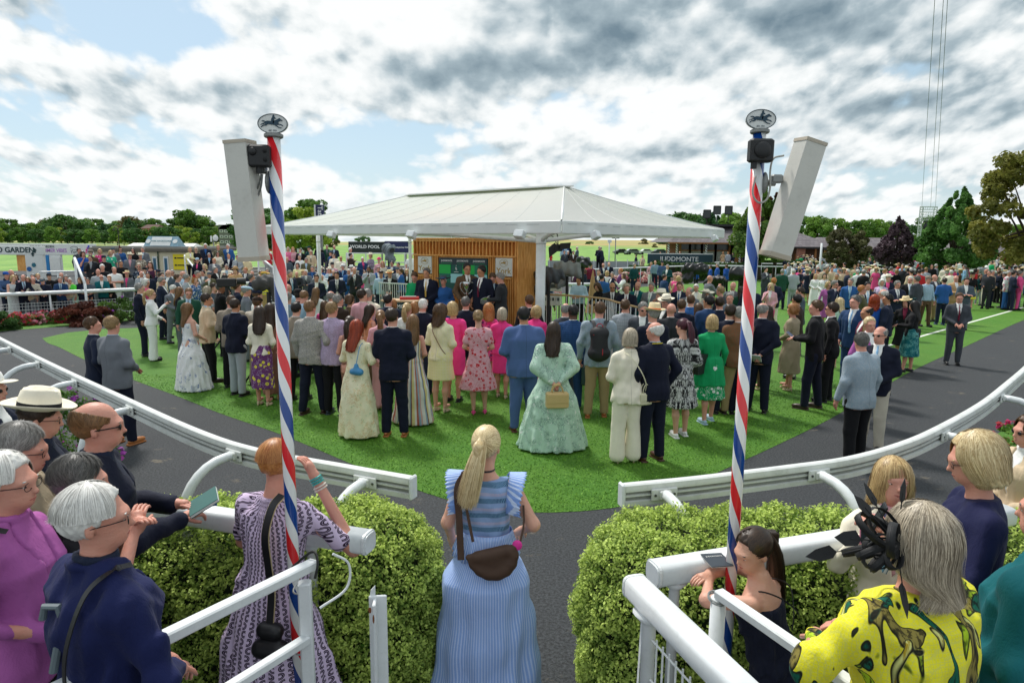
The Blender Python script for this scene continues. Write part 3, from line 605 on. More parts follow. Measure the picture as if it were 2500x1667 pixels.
# hats, in head space
def hat_parts(sp,kind,col,col2):
    H=sp['H']; out=[]
    def lz(prof,c,sx,sy,n=28,tilt=0):
        mb=MB(); mb.lathe(prof,(0,0,0),n,0,sx,sy); V=np.concatenate(mb.V)
        if tilt: V=V@np.array(Matrix.Rotation(R(tilt),3,'X')).T
        return V+np.array(c),mb.F
    c=(0,-.014,1.70)
    if kind in('panama','trilby','wide','boater'):
        bw={'panama':.155,'trilby':.135,'wide':.21,'boater':.15}[kind]; ch=.115 if kind!='wide' else .095
        pr=[(.06,ch-.012),(.02,ch-.030),(.0005,ch-.032)][::-1]
        prof=[(.086,.0),(.112,-.004),(bw-.01,.006),(bw,.014),(bw,.017),(bw-.012,.010),(.112,.003),(.090,.006),(.088,.05),(.080,ch-.012),(.064,ch),(.045,ch-.004),(.02,ch-.018),(.001,ch-.02)]
        V,F=lz(prof,c,.98,1.2); 
        # pinch of the crown and a lifted rim
        z=V[:,2]-c[2]; r=np.hypot(V[:,0],V[:,1]-c[1]); V[:,2]+=np.where(r>.115,.18*(np.abs(V[:,0])-.06).clip(0),0)-np.where((z>ch-.03)&(np.abs(V[:,0])<.03),.012,0)
        V[:,0]*=np.where((z>.04)&(V[:,1]>.0),.88,1)
        out.append(('hat',V,F,col)); V2,F2=lz([(.0905,.002),(.0915,.004),(.0905,.030),(.0895,.031)],c,.98,1.2); out.append(('hat_band',V2,F2,col2))
    elif kind=='cap':
        V,F=lz([(.088,-.012),(.090,.02),(.080,.058),(.05,.083),(.001,.09)],(0,-.012,1.695),.97,1.17); out.append(('cap',V,F,col))
        mb=MB(); mb.ell((0,.115,1.692),(.068,.075,.007),14,6); out.append(('cap_peak',np.concatenate(mb.V),mb.F,col2))
    elif kind=='flat':
        mb=MB(); mb.ell((0,.0,1.715),(.096,.128,.042),18,8); V=np.concatenate(mb.V); V[:,2]-=.14*(V[:,1].clip(0)); out.append(('flat_cap',V,mb.F,col))
        mb=MB(); mb.ell((0,.11,1.688),(.062,.045,.006),12,5); out.append(('cap_peak',np.concatenate(mb.V),mb.F,col))
    elif kind=='pill':
        mb=MB(); mb.ell((.03,.02,1.755),(.055,.055,.022),14,6)
        g=np.random.default_rng(3)
        for i in range(5):
            a=g.uniform(0,6.28); p=np.array([.03,.02,1.765]); q=p+np.array([.06*math.cos(a),.06*math.sin(a),.05]); mb.tube([p,(p+q)/2+np.array([0,0,.03]),q],[.012,.014,.002],5)
        out.append(('headpiece',np.concatenate(mb.V),mb.F,col))
    elif kind=='phones':
        mb=MB(); th=np.linspace(0,math.pi,9); mb.tube([(.088*math.cos(a),-.01,1.66+.118*math.sin(a)) for a in th],.008,6)
        for s in(-1,1): mb.ell((s*.09,-.008,1.63),(.018,.035,.04),10,6)
        out.append(('headphones',np.concatenate(mb.V),mb.F,col))
    return [(n,H(V),F,c) for n,V,F,c in out]
def glasses(sp,dark=True):
    H=sp['H']; mb=MB()
    for s in(-1,1):
        if dark: mb.ell((s*.031,.0915,1.630),(.025,.006,.0165),12,6)
        else:
            th=np.linspace(0,6.283,13); mb.tube([(s*.031+.023*math.cos(a),.097,1.628+.016*math.sin(a)) for a in th],.0016,4)
        mb.tube([(s*.052,.090,1.634),(s*.074,.05,1.636),(s*.080,-.01,1.632)],.003 if dark else .0018,4)
    mb.tube([(-.01,.099,1.632),(.01,.099,1.632)],.0025,4); return H(np.concatenate(mb.V)),mb.F
LH={0:.0115,1:.0165,2:.023,3:.034}
def person(sp,parent=None):
    """sp: dict. returns list of (name,V,F,attr,mats,mi,child-of-name) in metres for a 1.75 m figure facing +Y"""
    s=dict(DEF); s.update(sp); sp=s; h=LH[sp['lvl']]; ln=sp['lean']; sp['sh']=sh=lambda z:ln*np.maximum(np.asarray(z,float)-.95,0)
    sp['H']=HM(sp['yaw'],sp['pitch'],sp['tilt'],(0,float(sh(1.56)),0)); sp['arms']=armpts(sp,sh); g=np.random.default_rng(sp['seed']); fem=not sp['m']; w=sp['w']
    st=sp['stance']; dx=.10 if not fem else .075; legs={}
    heel=.05 if sp.get('shoe','').startswith('heel') else 0.
    for sd in(-1,1):
        fy=(st*.09*sd)+g.uniform(-.03,.03); x=sd*(dx+g.uniform(0,.03)+(w-1)*.08)
        legs[sd]=(np.array([sd*.088,-.005,.88]),np.array([sd*.092+.3*(x-sd*.092),fy*.6+.012,.49]),np.array([x,fy-.01,.085+heel]))
    sp['legs']=legs; out=[]
    face=sp.get('face',0); top,bot=sp.get('top'),sp.get('bot'); T=TM if sp['m'] else TF
    def scaled(off=0.,T=T): return [(z,a*(1+(w-1)*(1 if z<1.38 else .3))+off,b*(1+(w-1)*1.2*(1 if z<1.38 else .2))+off,c) for z,a,b,c in T]
    V,F,mi=body_mesh(sp,h,face and sp['lvl']<3); out.append(('body',V,F,cuvof(V),[skin(sp['skin'])]+(EYEM()+[hairm(sp['hair'][1] if sp['hair'][1] in HRC else 'grey')] if max(mi)>0 else []),mi,None))
    hs=sp['hair'][0]; nst={0:15000,1:1100,2:300,3:0}[sp['lvl']]
    if hs!='bald':
        V,F,A=hair_mesh(sp,h*.8,nst); out.append(('hair',V,F,A,[hairm(sp['hair'][1])],None,None))
    K=.035 if sp['lvl']<3 else .04
    am=.006 if sp['lvl'] else .0085
    def garment(nm,tabs,z0,sl,slr,mat,hem_cut=None,neck=1.455,extra=None,fold=None,off=0.,bare=False,k=K):
        f=Fld(h,k); off+=.010 if sp.get('bare') else 0; f.loft(scaled(off),sh=sh,z0=z0,fold=fold)
        if not bare:
            for a in sp['arms']:
                sx=a[0]; f.cap((a[3]*.045,-.012+float(sh(1.44)),1.447),sx,.042,slr[0]*.95)
                if sl: sleeve(f,a,slr[0],slr[1],slr[2],sl)
        if extra: extra(f)
        w1,w2=wr(sp['seed']+3,am if sp['lvl']<2 else am*.8,22),wr(sp['seed']+31,am*.45,52,.5); f.post=(lambda x,y,z:w1(x,y,z)+w2(x,y,z)) if sp['lvl']<2 else w1
        nz=neck
        f.cut(lambda x,y,z: z-nz-.1*np.abs(x)+.35*(y-float(sh(1.45))).clip(0)*(1 if face or True else 0))
        if hem_cut: f.cut(hem_cut)
        if nm=='jacket' and face and len(top)>3 and top[3]: f.cut(lambda x,y,z: np.where(y-sh(z)>.03,np.minimum(.052*np.clip((z-1.12)/.30,0,1)-np.abs(x),z-1.12),-1.))
        V,Q=f.mesh(); out.append((nm,V,Q,cuvof(V,w=np.full(len(V),1. if nm in('jacket','coat') else 0.)),[cloth(mat)],None,None)); return V
    ml=sp['m']; sr=(.064,.054,.043) if ml else (.054,.045,.037)
    sr=tuple(r*(1+(w-1)*.6) for r in sr)
    # ---- lower garment
    if bot:
        kind,bc=bot[0],bot[1]
        if kind in('t','w'):
            f=Fld(h,.03); f.loft([(z,a*(1+(w-1)*.75)-.014,b*(1+(w-1)*.8)-.016,c) for z,a,b,c in T if z<=1.05],sh=sh)
            kr,ar=(.074,.060) if kind=='t' else (.084,.100); tr=.098 if kind=='t' else .10
            if fem and kind=='t': kr,ar,tr=.066,.047,.095
            for sd in(-1,1):
                hp,kn,an=legs[sd]; f.cap(hp,kn,tr*(1+(w-1)*.7),kr*(1+(w-1)*.5),k=.02); f.cap(kn,an+np.array([0,0,-.03 if kind=='w' else -.01]),kr*(1+(w-1)*.5),ar,k=.02)
            f.post=wr(sp['seed']+9,am*.6,19,.8); zc=.055 if kind=='t' else .03
            f.cut(lambda x,y,z: zc-z)
            if len(bot)>2: f.cut(lambda x,y,z: bot[2]-z)
            V,Q=f.mesh(); out.append(('trousers',V,Q,cuvof(V),[cloth(bc)],None,None))
        else:
            hem=bot[2]; ah=bot[3] if len(bot)>3 else .23; nf=bot[4] if len(bot)>4 else 9; amp=bot[5] if len(bot)>5 else .05
            a1=.135*w+.012;hipa=(.182)*w; tab=[(1.08,a1,.105*w,0),(.93,hipa,.138*w,-.012),(.80,max(hipa,ah*.8),max(.135,ah*.62)*w,-.01)]+([(hem,ah*w,ah*.78*w,0)] if hem<.78 else [])
            if ah<.2: tab=[(1.08,a1,.105*w,0),(.92,hipa,.14*w,-.015),(.75,.172*w,.13*w,-.005),(hem,ah*w,ah*.8*w,0)]
            f=Fld(h,.02); f.loft(tab,fold=(nf,amp,sp['seed']%6,.95,hem),n=2.1,sh=sh); f.post=wr(sp['seed']+5,am*(.6 if sp['lvl'] else 1.1),20,.4)
            V,Q=f.mesh(); out.append(('skirt',V,Q,cuvof(V),[cloth(bc)],None,None))
    # ---- upper garment
    if top:
        kind,tc=top[0],top[1]
        if kind=='J':
            hem=top[2] if len(top)>2 else (.80 if ml else .86)
            def vent(f):
                if sp['lvl']<2 and ml: f.cap((0,-.17,hem-.05),(0,-.155,hem+.14),.010,.004,k=.006,sub=True)
                for q in range(9):
                    th=q/9*6.283; 
                ps=[(.068*math.sin(a),-.012-.066*math.cos(a)+float(sh(1.47)),1.468+.010*math.cos(a)) for a in np.linspace(-2.1,2.1,7)]
                for q in range(6): f.cap(ps[q],ps[q+1],.013,k=.012)
            garment('jacket',T,hem,.97,sr,tc,extra=vent,off=.004 if ml else .008,neck=1.49)
            if len(top)>3 and top[3]:
                f=Fld(h,.01); 
                ps=[(.060*math.sin(a),-.006-.058*math.cos(a)+float(sh(1.49)),1.492+.008*math.cos(a)) for a in np.linspace(-3,3,11)]
                for q in range(10): f.cap(ps[q],ps[q+1],.011,k=.01)
                if face:
                    f.loft(scaled(.001),sh=sh,z0=1.02,z1=1.485)
                    f.cut(lambda x,y,z: np.where(z<1.47,np.maximum(np.abs(x)-.060*np.clip((z-1.09)/.30,0,1),.03-(y-sh(z))),-1))
                V,Q=f.mesh(); out.append(('shirt',V,Q,cuvof(V),[cloth(top[3])],None,None))
            if face and len(top)>4 and top[4]:
                f=Fld(h*.8,.01)
                zs=[1.475,1.40,1.30,1.18,1.09]; tb=np.array(sorted(scaled(.006)))
                pt=[(0,float(np.interp(z,tb[:,0],tb[:,3])+np.interp(z,tb[:,0],tb[:,2])+sh(z)),z) for z in zs]; pt[0]=(0,.052+float(sh(1.475)),1.475)
                for q in range(4): f.cap(pt[q],pt[q+1],.013+.003*q,k=.01)
                V,Q=f.mesh(); out.append(('tie',V,Q,cuvof(V),[cloth(top[4])],None,None))
        elif kind in('S','T'):
            hem=top[2] if len(top)>2 else (.90 if ml else .93)
            garment('shirt' if ml else 'top',T,hem,.97 if kind=='S' else .36,tuple(r*.93 for r in sr),tc,neck=1.475 if ml else 1.45)
        elif kind=='V':  # sleeveless top
            garment('top',T,.95,0,sr,tc,neck=1.42,bare=True,k=.02,hem_cut=lambda x,y,z: np.abs(x)-.135*w)
        elif kind=='D':
            hem=top[2]; sl=top[3]; ah=top[4] if len(top)>4 else .26; nf=top[5] if len(top)>5 else 8; amp=top[6] if len(top)>6 else .06; puff=top[7] if len(top)>7 else 0
            tab=[(1.11,.128*w,.098*w,0),(1.0,.155*w,.118*w,-.006),(.90,.18*w,.135*w,-.012),(.72,max(.18,.18+.35*(ah-.18))*w,max(.14,.14+.4*(ah*.8-.14))*w,-.008)]+([(hem,ah*w,ah*.8*w,0)] if hem<.70 else [])
            def ex(f):
                f.loft(tab,fold=(nf,amp,sp['seed']%6,1.02,hem),n=2.1,sh=sh,z0=hem)
                if puff:
                    for a in sp['arms']: f.cap(a[0],a[1],.07,.085); f.cap(a[1],a[1]+(a[2]-a[1])*.75,.085,.05)
                if top[1].startswith('ruf'): pass
            nz=1.45 if sl else 1.40
            r=sr if not puff else (.07,.075,.05)
            garment('dress',T,1.02,sl,r if sl<=.5 or not puff else (.07,.08,.045),tc,extra=ex,neck=nz if not sp.get('bare') else 1.335,bare=not sl,k=.025)
        elif kind=='C':  # long coat-dress
            garment('coat',T,1.0,.97,sr,tc,extra=lambda f:f.loft([(1.06,.15*w,.125*w,0),(.9,.19*w,.15*w,-.01),(top[2],.225*w,.19*w,0)],fold=(6,.03,1.,.9,top[2]),n=2.2,z0=top[2]),neck=1.47)
    # ---- shoes
    sc=sp.get('shoe','black')
    mb=MB()
    if sp['lvl']<3 or not fem:
        for sd in(-1,1):
            an=legs[sd][2]
            if sc.startswith('heel'):
                mb.ell((an[0],an[1]+.065,.028),(.037,.085,.026),10,6); mb.ell((an[0],an[1]-.02,.06),(.028,.035,.028),8,5); mb.tube([(an[0],an[1]-.035,.05),(an[0],an[1]-.04,.0)],[.018,.008],6)
            else: mb.ell((an[0],an[1]+.06,.047),(.043,.135,.044),12,8); mb.box((an[0],an[1]+.055,.010),(.072,.245,.02))
        V=np.concatenate(mb.V); sm=[cloth(sc.replace('heel','') or 'beige') if sc.startswith('heel') else paint('leather '+sc,CL.get(sc,sc),.35,dirt=.1)]
        if sp['lvl']<2:
            k=len(V)//2; fa=[q for q in mb.F if q[0]<k]; fb=[tuple(i-k for i in q) for q in mb.F if q[0]>=k]
            for v_,f_ in((V[:k],fa),(V[k:],fb)): out.append(('shoe',v_,f_,cuvof(v_),sm,None,None))
        else: out.append(('shoes',V,mb.F,cuvof(V),sm,None,None))
    if sp.get('hat'):
        hk=sp['hat']
        for nm,V,F,c in hat_parts(sp,hk[0],hk[1],hk[2] if len(hk)>2 else 'black'): out.append((nm,V,F,cuvof(V),[cloth(c)],None,'hat' if nm=='hat_band' else ('cap' if nm=='cap_peak' and hk[0]=='cap' else 'flat_cap' if nm=='cap_peak' else None)))
    if sp.get('glass'):
        V,F=glasses(sp,sp['glass']=='sun'); out.append(('sunglasses' if sp['glass']=='sun' else 'glasses',V,F,None,[paint('black plastic','0d0d10',.15,dirt=0)],None,None))
    return out,sp
CACHE={}
def place(sp,pos,H,face,label,cat='person',group=None,key=None):
    e=thing('person',label,cat,pos,-R(face),group); s=H/1.75; e.scale=(s,s,s)
    if key is not None and key in CACHE: parts=CACHE[key]
    else:
        out,_=person(sp); parts=[(nm,rawmesh(nm,V,F,True,A,mi),mats,ch) for nm,V,F,A,mats,mi,ch in out if len(V)]
        if key is not None: CACHE[key]=parts
    made={}
    for nm,me,mats,ch in parts:
        m=mats
        if key is not None:
            if nm=='body': m=[skin(sp['skin'])]+list(mats[1:])
            elif nm=='hair': m=[hairm(sp['hair'][1])]
            elif nm in('jacket','top','dress','coat','shirt') and sp.get('top') and nm!='shirt': m=[cloth(sp['top'][1])]
            elif nm in('trousers','skirt'): m=[cloth(sp['bot'][1])]
            elif nm=='tie': m=[cloth(sp['top'][4])]
            elif nm=='shirt': m=[cloth(sp['top'][3] if sp['top'][0]=='J' else sp['top'][1])]
            elif nm=='hat': m=[cloth(sp['hat'][1])]
        made[nm]=link(nm,me,m,made.get(ch,e) if ch else e)
    return e
def proj(p):
    q=np.array(p,float)-np.array([0,0,HC]); k=q@FW; return 1250+FPX*(q@RT)/k, 833.5-FPX*(q@UP)/k
def cat(P,n=8):
    P=[np.array(p,float) for p in P]; P=[2*P[0]-P[1]]+P+[2*P[-1]-P[-2]]; out=[]
    for i in range(1,len(P)-2):
        a,b,c,d=P[i-1:i+3]
        for k in range(n):
            t=k/n; out.append(.5*((2*b)+(c-a)*t+(2*a-5*b+4*c-d)*t*t+(3*b-a-3*c+d)*t**3))
    out.append(P[-2]); return np.array(out)
WHITE=paint('white paint','dfe3e4',.3,dirt=.26,scale=5,spec=.5,dirtcol=hx('9aa09c'))
RAILW=paint('white aluminium','d9dcd9',.35,dirt=.35,scale=5,dirtcol=hx('8b8a80'))
GROOVE=paint('rail groove','8d8f8c',.6,dirt=.6,scale=12)
# ---------------- ground ----------------
def ground_mats():
    m,nt,b=newmat('asphalt'); t=NT(nt); o=t.obj(); n=t.noise(o,1.1,5,.6); g=t.noise(o,42,4,.8); v=t.vor(o,90); st=t.noise(t.mapv(o,(1,1.6,1)),2.3,7,.72,.4)
    c=t.mix(t.ss(g,.35,.68),hx('141618'),hx('464a4d')); c=t.mix(t.m('MULTIPLY',t.ss(n,.4,.7),.35),c,hx('292c31')); c=t.mix(t.m('MULTIPLY',t.ss(st,.60,.70),.42),c,hx('8d8069')); c=t.mix(t.m('MULTIPLY',t.ss(v,.12,.05),.45),c,hx('8b8f93'))
    t.ins(b,'Base Color',c); b.inputs['Roughness'].default_value=.85; t.bump(g,.7,.012,b); asph=m
    m,nt,b=newmat('mown lawn'); t=NT(nt); o=t.obj(); n=t.noise(o,.8,4,.6); f=t.noise(t.mapv(o,(1,1,1)),75,5,.8); n2=t.noise(o,7,5,.7); 
    c=t.mix(t.ss(f,.3,.7),hx('28540f'),hx('6c9e2c')); c=t.mix(t.m('MULTIPLY',t.ss(n,.35,.7),.5),c,hx('3a7519')); c=t.mix(t.m('MULTIPLY',t.ss(n2,.5,.75),.35),c,hx('6ba535'))
    t.ins(b,'Base Color',c); b.inputs['Roughness'].default_value=.7; b.inputs['Specular IOR Level'].default_value=.3; t.bump(f,.8,.03,b); lawn=m
    m,nt,b=newmat('racecourse field'); t=NT(nt); o=t.obj(); n=t.noise(t.mapv(o,(.3,1,1)),.02,5,.6); n2=t.noise(o,.25,4,.6)
    u,v,w=t.xyz(o); c=t.mix(t.ss(n2,.35,.65),hx('5f8c35'),hx('7fa347')); c=t.mix(t.m('MULTIPLY',t.ss(v,240,330),t.ss(n,.42,.58)),c,hx('a8915a')); c=t.mix(t.m('MULTIPLY',t.ss(v,300,380),.35),c,hx('9a9a58'))
    t.ins(b,'Base Color',c); b.inputs['Roughness'].default_value=.9; field=m
    m,nt,b=newmat('step concrete'); t=NT(nt); n=t.noise(t.obj(),3,6,.6); t.ins(b,'Base Color',t.mix(n,hx('6d6d69'),hx('9a9892'))); b.inputs['Roughness'].default_value=.85
    return asph,lawn,field,m
ASPH,LAWN,FIELD,CONC=ground_mats()
def fz(x,y): 
    return np.interp(y,[60,200,260,420,700,2500],[-.03,-.03,.4,5.0,6.,6.])*np.interp(x,[-400,-120,-20,300],[.12,.3,1,1])-.0 if y>200 else -.03
xs=list(np.linspace(-1500,-300,7))+list(np.linspace(-250,400,27))+[600,1000,1600]; ys=[-12,60,120,200,230,260,300,340,380,420,500,700,1200,2500]
V=[(x,y,fz(x,y)) for y in ys for x in xs]; nx=len(xs)
F=[(j*nx+i,j*nx+i+1,(j+1)*nx+i+1,(j+1)*nx+i) for j in range(len(ys)-1) for i in range(nx-1)]
tag(mkmesh('terrain',V,F,FIELD,None,True),kind='structure')
tag(mkmesh('asphalt',[(-45,-11,0),(70,-11,0),(70,96,0),(-45,56,0)],[(0,1,2,3)],ASPH),kind='structure')
def gpoly(name,pts,z,mat,kind='structure'):
    V=[(p[0],p[1],z) for p in pts]; return tag(mkmesh(name,V,[tuple(range(len(V)))],mat),kind=kind)
near=[(103,826),(118,838),(145,848),(204,877),(330,929),(435,968),(540,1010),(684,1060),(850,1129),(960,1175),(1090,1219),(1200,1244),(1318,1251),(1440,1246),(1541,1231),(1660,1196),(1764,1148),(1900,1085),(2020,1026),(2120,968),(2232,903),(2370,840),(2500,781),(2620,735)]
NP=[W(x,y) for x,y in near]
far=[W(2760,700),W(2560,684),W(2300,676),W(2100,674),W(1900,678),W(1750,690),W(1600,698)]+[np.array([3.,36,0]),np.array([-4.,30,0]),W(500,768),W(354,800),W(255,803),W(165,812)]
NPs=cat(NP,5); LAWNP=list(NPs)+far
gpoly('lawn',LAWNP,.004,LAWN)
W0=[W(x,y) for x,y in ((-120,822),(0,809),(165,796),(352,781),(500,766))]; W1=[W(x,y)+np.array([0,0,0]) for x,y in ((500,750),(352,757),(165,770),(0,782),(-120,792))]
gpoly('verge',W0+W1,.006,LAWN)
# white line painted on the lawn
l0,l1=W(2130,855),W(2560,733); d=(l1-l0)/np.linalg.norm(l1-l0); nn=np.array([-d[1],d[0],0])*.05
tag(mkmesh('painted_line',[(*(l0-nn)[:2],.008),(*(l0+nn)[:2],.008),(*(l1+nn*1.2)[:2],.008),(*(l1-nn*1.2)[:2],.008)],[(0,1,2,3)],paint('line paint','d8dcd0',.8,dirt=.3,scale=20)),kind='structure')
# short blades standing up along the near part of the lawn
def inside(P,poly):
    x,y=P[:,0],P[:,1]; c=np.zeros(len(P),bool); n=len(poly)
    for i in range(n):
        x1,y1=poly[i][:2];x2,y2=poly[i-1][:2]
        if y1==y2: continue
        k=((y1>y)!=(y2>y))&(x<(x2-x1)*(y-y1)/(y2-y1)+x1); c^=k
    return c
N=150000; yy=5.2+rng.random(N)**1.7*8.; P=np.stack([(rng.random(N)-.5)*yy*1.9,yy],1); P=P[inside(P,LAWNP)]; N=len(P)
a=rng.random(N)*6.28; hh=(.007+.010*rng.random(N)); ww=.0035+.0005*P[:,1]; c=np.stack([P[:,0],P[:,1],np.full(N,.004)],1); t1=np.stack([np.cos(a)*ww,np.sin(a)*ww,0*a],1); ln_=rng.normal(0,.012,(N,2))
V=np.stack([c-t1,c+t1,c+np.stack([ln_[:,0],ln_[:,1],hh],1)],1).reshape(-1,3)
m,nt,b=newmat('grass blade'); t=NT(nt); u,v,w=t.xyz(t.att('cuv')); c3=t.mix(w,hx('33690f'),hx('7eb03c')); t.ins(b,'Base Color',c3); b.inputs['Roughness'].default_value=.6; b.inputs['Specular IOR Level'].default_value=.25
GRASSM=m
tag(link('grass',rawmesh('grass',V,np.arange(3*N).reshape(-1,3),False,np.repeat(np.stack([0*a,0*a,rng.random(N)],1),3,0)),GRASSM),kind='stuff')
# ---------------- foliage ----------------
def leafm(name,c1,c2,tr=.3):
    k=('l',name)
    if k in MATS: return MATS[k]
    m,nt,b=newmat(name); t=NT(nt); u,v,w=t.xyz(t.att('cuv')); c=t.mix(w,hx(c1),hx(c2)); t.ins(b,'Base Color',c); b.inputs['Roughness'].default_value=.55; b.inputs['Specular IOR Level'].default_value=.3
    tl=t.nd('ShaderNodeBsdfTranslucent'); t.ins(tl,0,c); mx=t.nd('ShaderNodeMixShader'); mx.inputs[0].default_value=tr; out=nt.nodes['Material Output']
    t.L.new(b.outputs[0],mx.inputs[1]); t.L.new(tl.outputs[0],mx.inputs[2]); t.L.new(mx.outputs[0],out.inputs[0]); MATS[k]=m; return m
def leaves(P,Nn,size,rnd,asp=.55,g=rng,jit=.8):
    n=len(P); nn=Nn+g.normal(0,jit,(n,3)); nn/=np.linalg.norm(nn,axis=1)[:,None]; a=np.cross(nn,g.normal(size=(n,3))); a/=np.linalg.norm(a,axis=1)[:,None]; b=np.cross(nn,a)
    s=(size*(.7+.6*g.random(n)))[:,None] if np.isscalar(size) else size[:,None]; a=a*s;b=b*s*asp; fo=nn*s*.18
    V=np.stack([P-a,P+b+fo,P+a,P-b+fo],1).reshape(-1,3); return V,np.arange(4*n).reshape(-1,4),np.repeat(np.stack([0*rnd,0*rnd,rnd],1),4,0)
BARK=paint('bark','4b4036',.9,dirt=.5,scale=8,bump=.5)
def crown_pts(g,n,rx,ry,rz,nc,cs,hollow=.55):
    c=g.normal(size=(nc,3)); c/=np.linalg.norm(c,axis=1)[:,None]; c*=(hollow+(1-hollow)*g.random((nc,1))**.5); c=c[c[:,2]>-.75]; nc=len(c)
    k=g.integers(0,nc,n); off=g.normal(size=(n,3)); off/=np.linalg.norm(off,axis=1)[:,None]; r=cs*(.5+.5*g.random(nc))[k][:,None]*(.65+.35*g.random((n,1)))
    P=c[k]+off*r*np.array([1,1,.75]); tone=g.random(nc)[k]*.6+g.random(n)*.4
    return P*np.array([rx,ry,rz]),off,tone,c*np.array([rx,ry,rz])
def tree_mesh(seed,h,w,n,ls,trunk=.25,nc=45,cs=.34,cols=('2a4a16','55772a'),col3=None,shape='round'):
    g=np.random.default_rng(seed); zc=h*(trunk+(1-trunk)/2); P,Nn,tone,C=crown_pts(g,n,w/2,w/2,h*(1-trunk)/2,nc,cs)
    if shape=='cone':
        q=np.clip((P[:,2]/(h*(1-trunk)/2)+1)/2,0,1.1); f=1.35-1.05*q; P[:,:2]*=f[:,None]; q=(C[:,2]/(h*(1-trunk)/2)+1)/2; C[:,:2]*=(1.35-1.05*q)[:,None]
    P[:,2]+=zc; C[:,2]+=zc; V,F,A=leaves(P,Nn,ls,tone,.6,g)
    cr=rawmesh('crown',V,F,False,A); mb=MB(); r=h*.022+.03; mb.tube([(0,0,0),(0.02*h*g.normal()*.3,0,h*trunk),(0,0,zc),(0,0,h*.88)],[r,r*.85,r*.5,r*.12],7)
    for c in C[g.permutation(len(C))[:14]]:
        z0=h*trunk*.9+g.random()*(zc-h*trunk*.9)*.9; mb.tube([(0,0,z0),(c[0]*.5,c[1]*.5,z0+(c[2]-z0)*.55),c],[r*.4,r*.22,r*.06],5)
    V=np.concatenate(mb.V); return cr,rawmesh('trunk',V,mb.F,True),leafm('leaf %s %s'%cols,*cols)
TREES={}
def tree(key,loc,label,sc=1.,rz=0.,group=None,name='tree',mat=None,**k):
    if key not in TREES: TREES[key]=tree_mesh(**k)
    cr,tr,m=TREES[key]; e=thing(name,label,'tree',loc,rz,group); s=sc if not np.isscalar(sc) else (sc,sc,sc); e.scale=s
    link('crown',cr,mat or m,e); link('trunk',tr,BARK,e); return e
# near hedges
def hedge(label,x0,x1,y0,y1,h,round_left,n,seed):
    g=np.random.default_rng(seed); e=thing('boxwood_hedge',label,'hedge',((x0+x1)/2,(y0+y1)/2,0)); cx,cy=(x0+x1)/2,(y0+y1)/2; R_=.5
    def sd(P):
        # rounded plan, soft shoulders
        q=np.abs(P[:,:2]-[cx,cy])-np.array([(x1-x0)/2-R_,(y1-y0)/2-R_]); d=np.linalg.norm(np.maximum(q,0),axis=1)+np.minimum(q.max(1),0)-R_
        dz=P[:,2]-h; w=np.stack([d+.34,dz+.34],1); return np.linalg.norm(np.maximum(w,0),axis=1)+np.minimum(w.max(1),0)-.34
    f=Fld(.05,.02)
    def fn(x,y,z):
        sh=np.broadcast_shapes(x.shape,y.shape,z.shape); P=np.stack([np.broadcast_to(v,sh).ravel() for v in(x,y,z)],1); b=.03*np.sin(P[:,0]*7+np.sin(P[:,1]*9))*np.sin(P[:,1]*8+P[:,2]*6)
        return (sd(P)+b).reshape(sh)
    f._a(fn,(x0,y0,0),(x1,y1,h)); V,Q=f.mesh()
    # scatter leaves over the surface by area
    A,B,C_,D=V[Q[:,0]],V[Q[:,1]],V[Q[:,2]],V[Q[:,3]]; nr=np.cross(C_-A,D-B); ar=np.linalg.norm(nr,axis=1)/2; nr/=(2*ar[:,None]+1e-12)
    wgt=ar*np.where(A[:,2]<.05,0,1)*np.where((A[:,1]>y1-.12)&(nr[:,2]<.3),.1,1)*np.exp(-np.abs(A[:,0]-(x1 if round_left==0 else x0))/3.5)
    ns=n//5; k=g.choice(len(Q),ns,p=wgt/wgt.sum()); u,v=g.random((2,ns,1)); S=(A[k]*(1-u)*(1-v)+B[k]*u*(1-v)+C_[k]*u*v+D[k]*(1-u)*v)
    dep=g.random((ns,1))**.6*.075-.045+ .03*np.sin(S[:,:1]*19)*np.sin(S[:,1:2]*17+S[:,2:]*15); S=S+nr[k]*dep
    tip=g.normal(0,.35,(ns,3))+nr[k]*.7+np.array([0,0,.55]); tip/=np.linalg.norm(tip,axis=1)[:,None]
    P=[];Nn=[];T=[]
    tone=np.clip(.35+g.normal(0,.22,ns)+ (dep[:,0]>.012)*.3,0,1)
    for i in range(5):
        a=g.random(ns)*6.28; u1=np.cross(tip,[.3,.5,.8]); u1/=np.linalg.norm(u1,axis=1)[:,None]; v1=np.cross(tip,u1); rad=u1*np.cos(a)[:,None]+v1*np.sin(a)[:,None]
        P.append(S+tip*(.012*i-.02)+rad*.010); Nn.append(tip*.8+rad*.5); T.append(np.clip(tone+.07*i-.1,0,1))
    P=np.concatenate(P);Nn=np.concatenate(Nn);T=np.concatenate(T); Vv,F,At=leaves(P,Nn,.0108,T,.62,g,.35)
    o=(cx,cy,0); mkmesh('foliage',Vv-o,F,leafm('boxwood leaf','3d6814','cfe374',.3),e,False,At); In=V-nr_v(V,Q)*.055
    mkmesh('dark_core',In-o,Q,paint('twig shade','1c2a10',.9),e,True); return e  # solid core blocks see-through; its dark colour stands for shade between the leaves
def nr_v(V,Q):
    n=np.cross(V[Q[:,2]]-V[Q[:,0]],V[Q[:,3]]-V[Q[:,1]]); a=np.zeros_like(V)
    for i in range(4): np.add.at(a,Q[:,i],n)
    return a/(np.linalg.norm(a,axis=1)[:,None]+1e-12)
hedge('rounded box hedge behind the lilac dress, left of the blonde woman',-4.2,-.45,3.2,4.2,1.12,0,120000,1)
hedge('rounded box hedge behind the girl at the rail, right of the path',.45,5.2,3.05,4.12,1.12,1,120000,2)
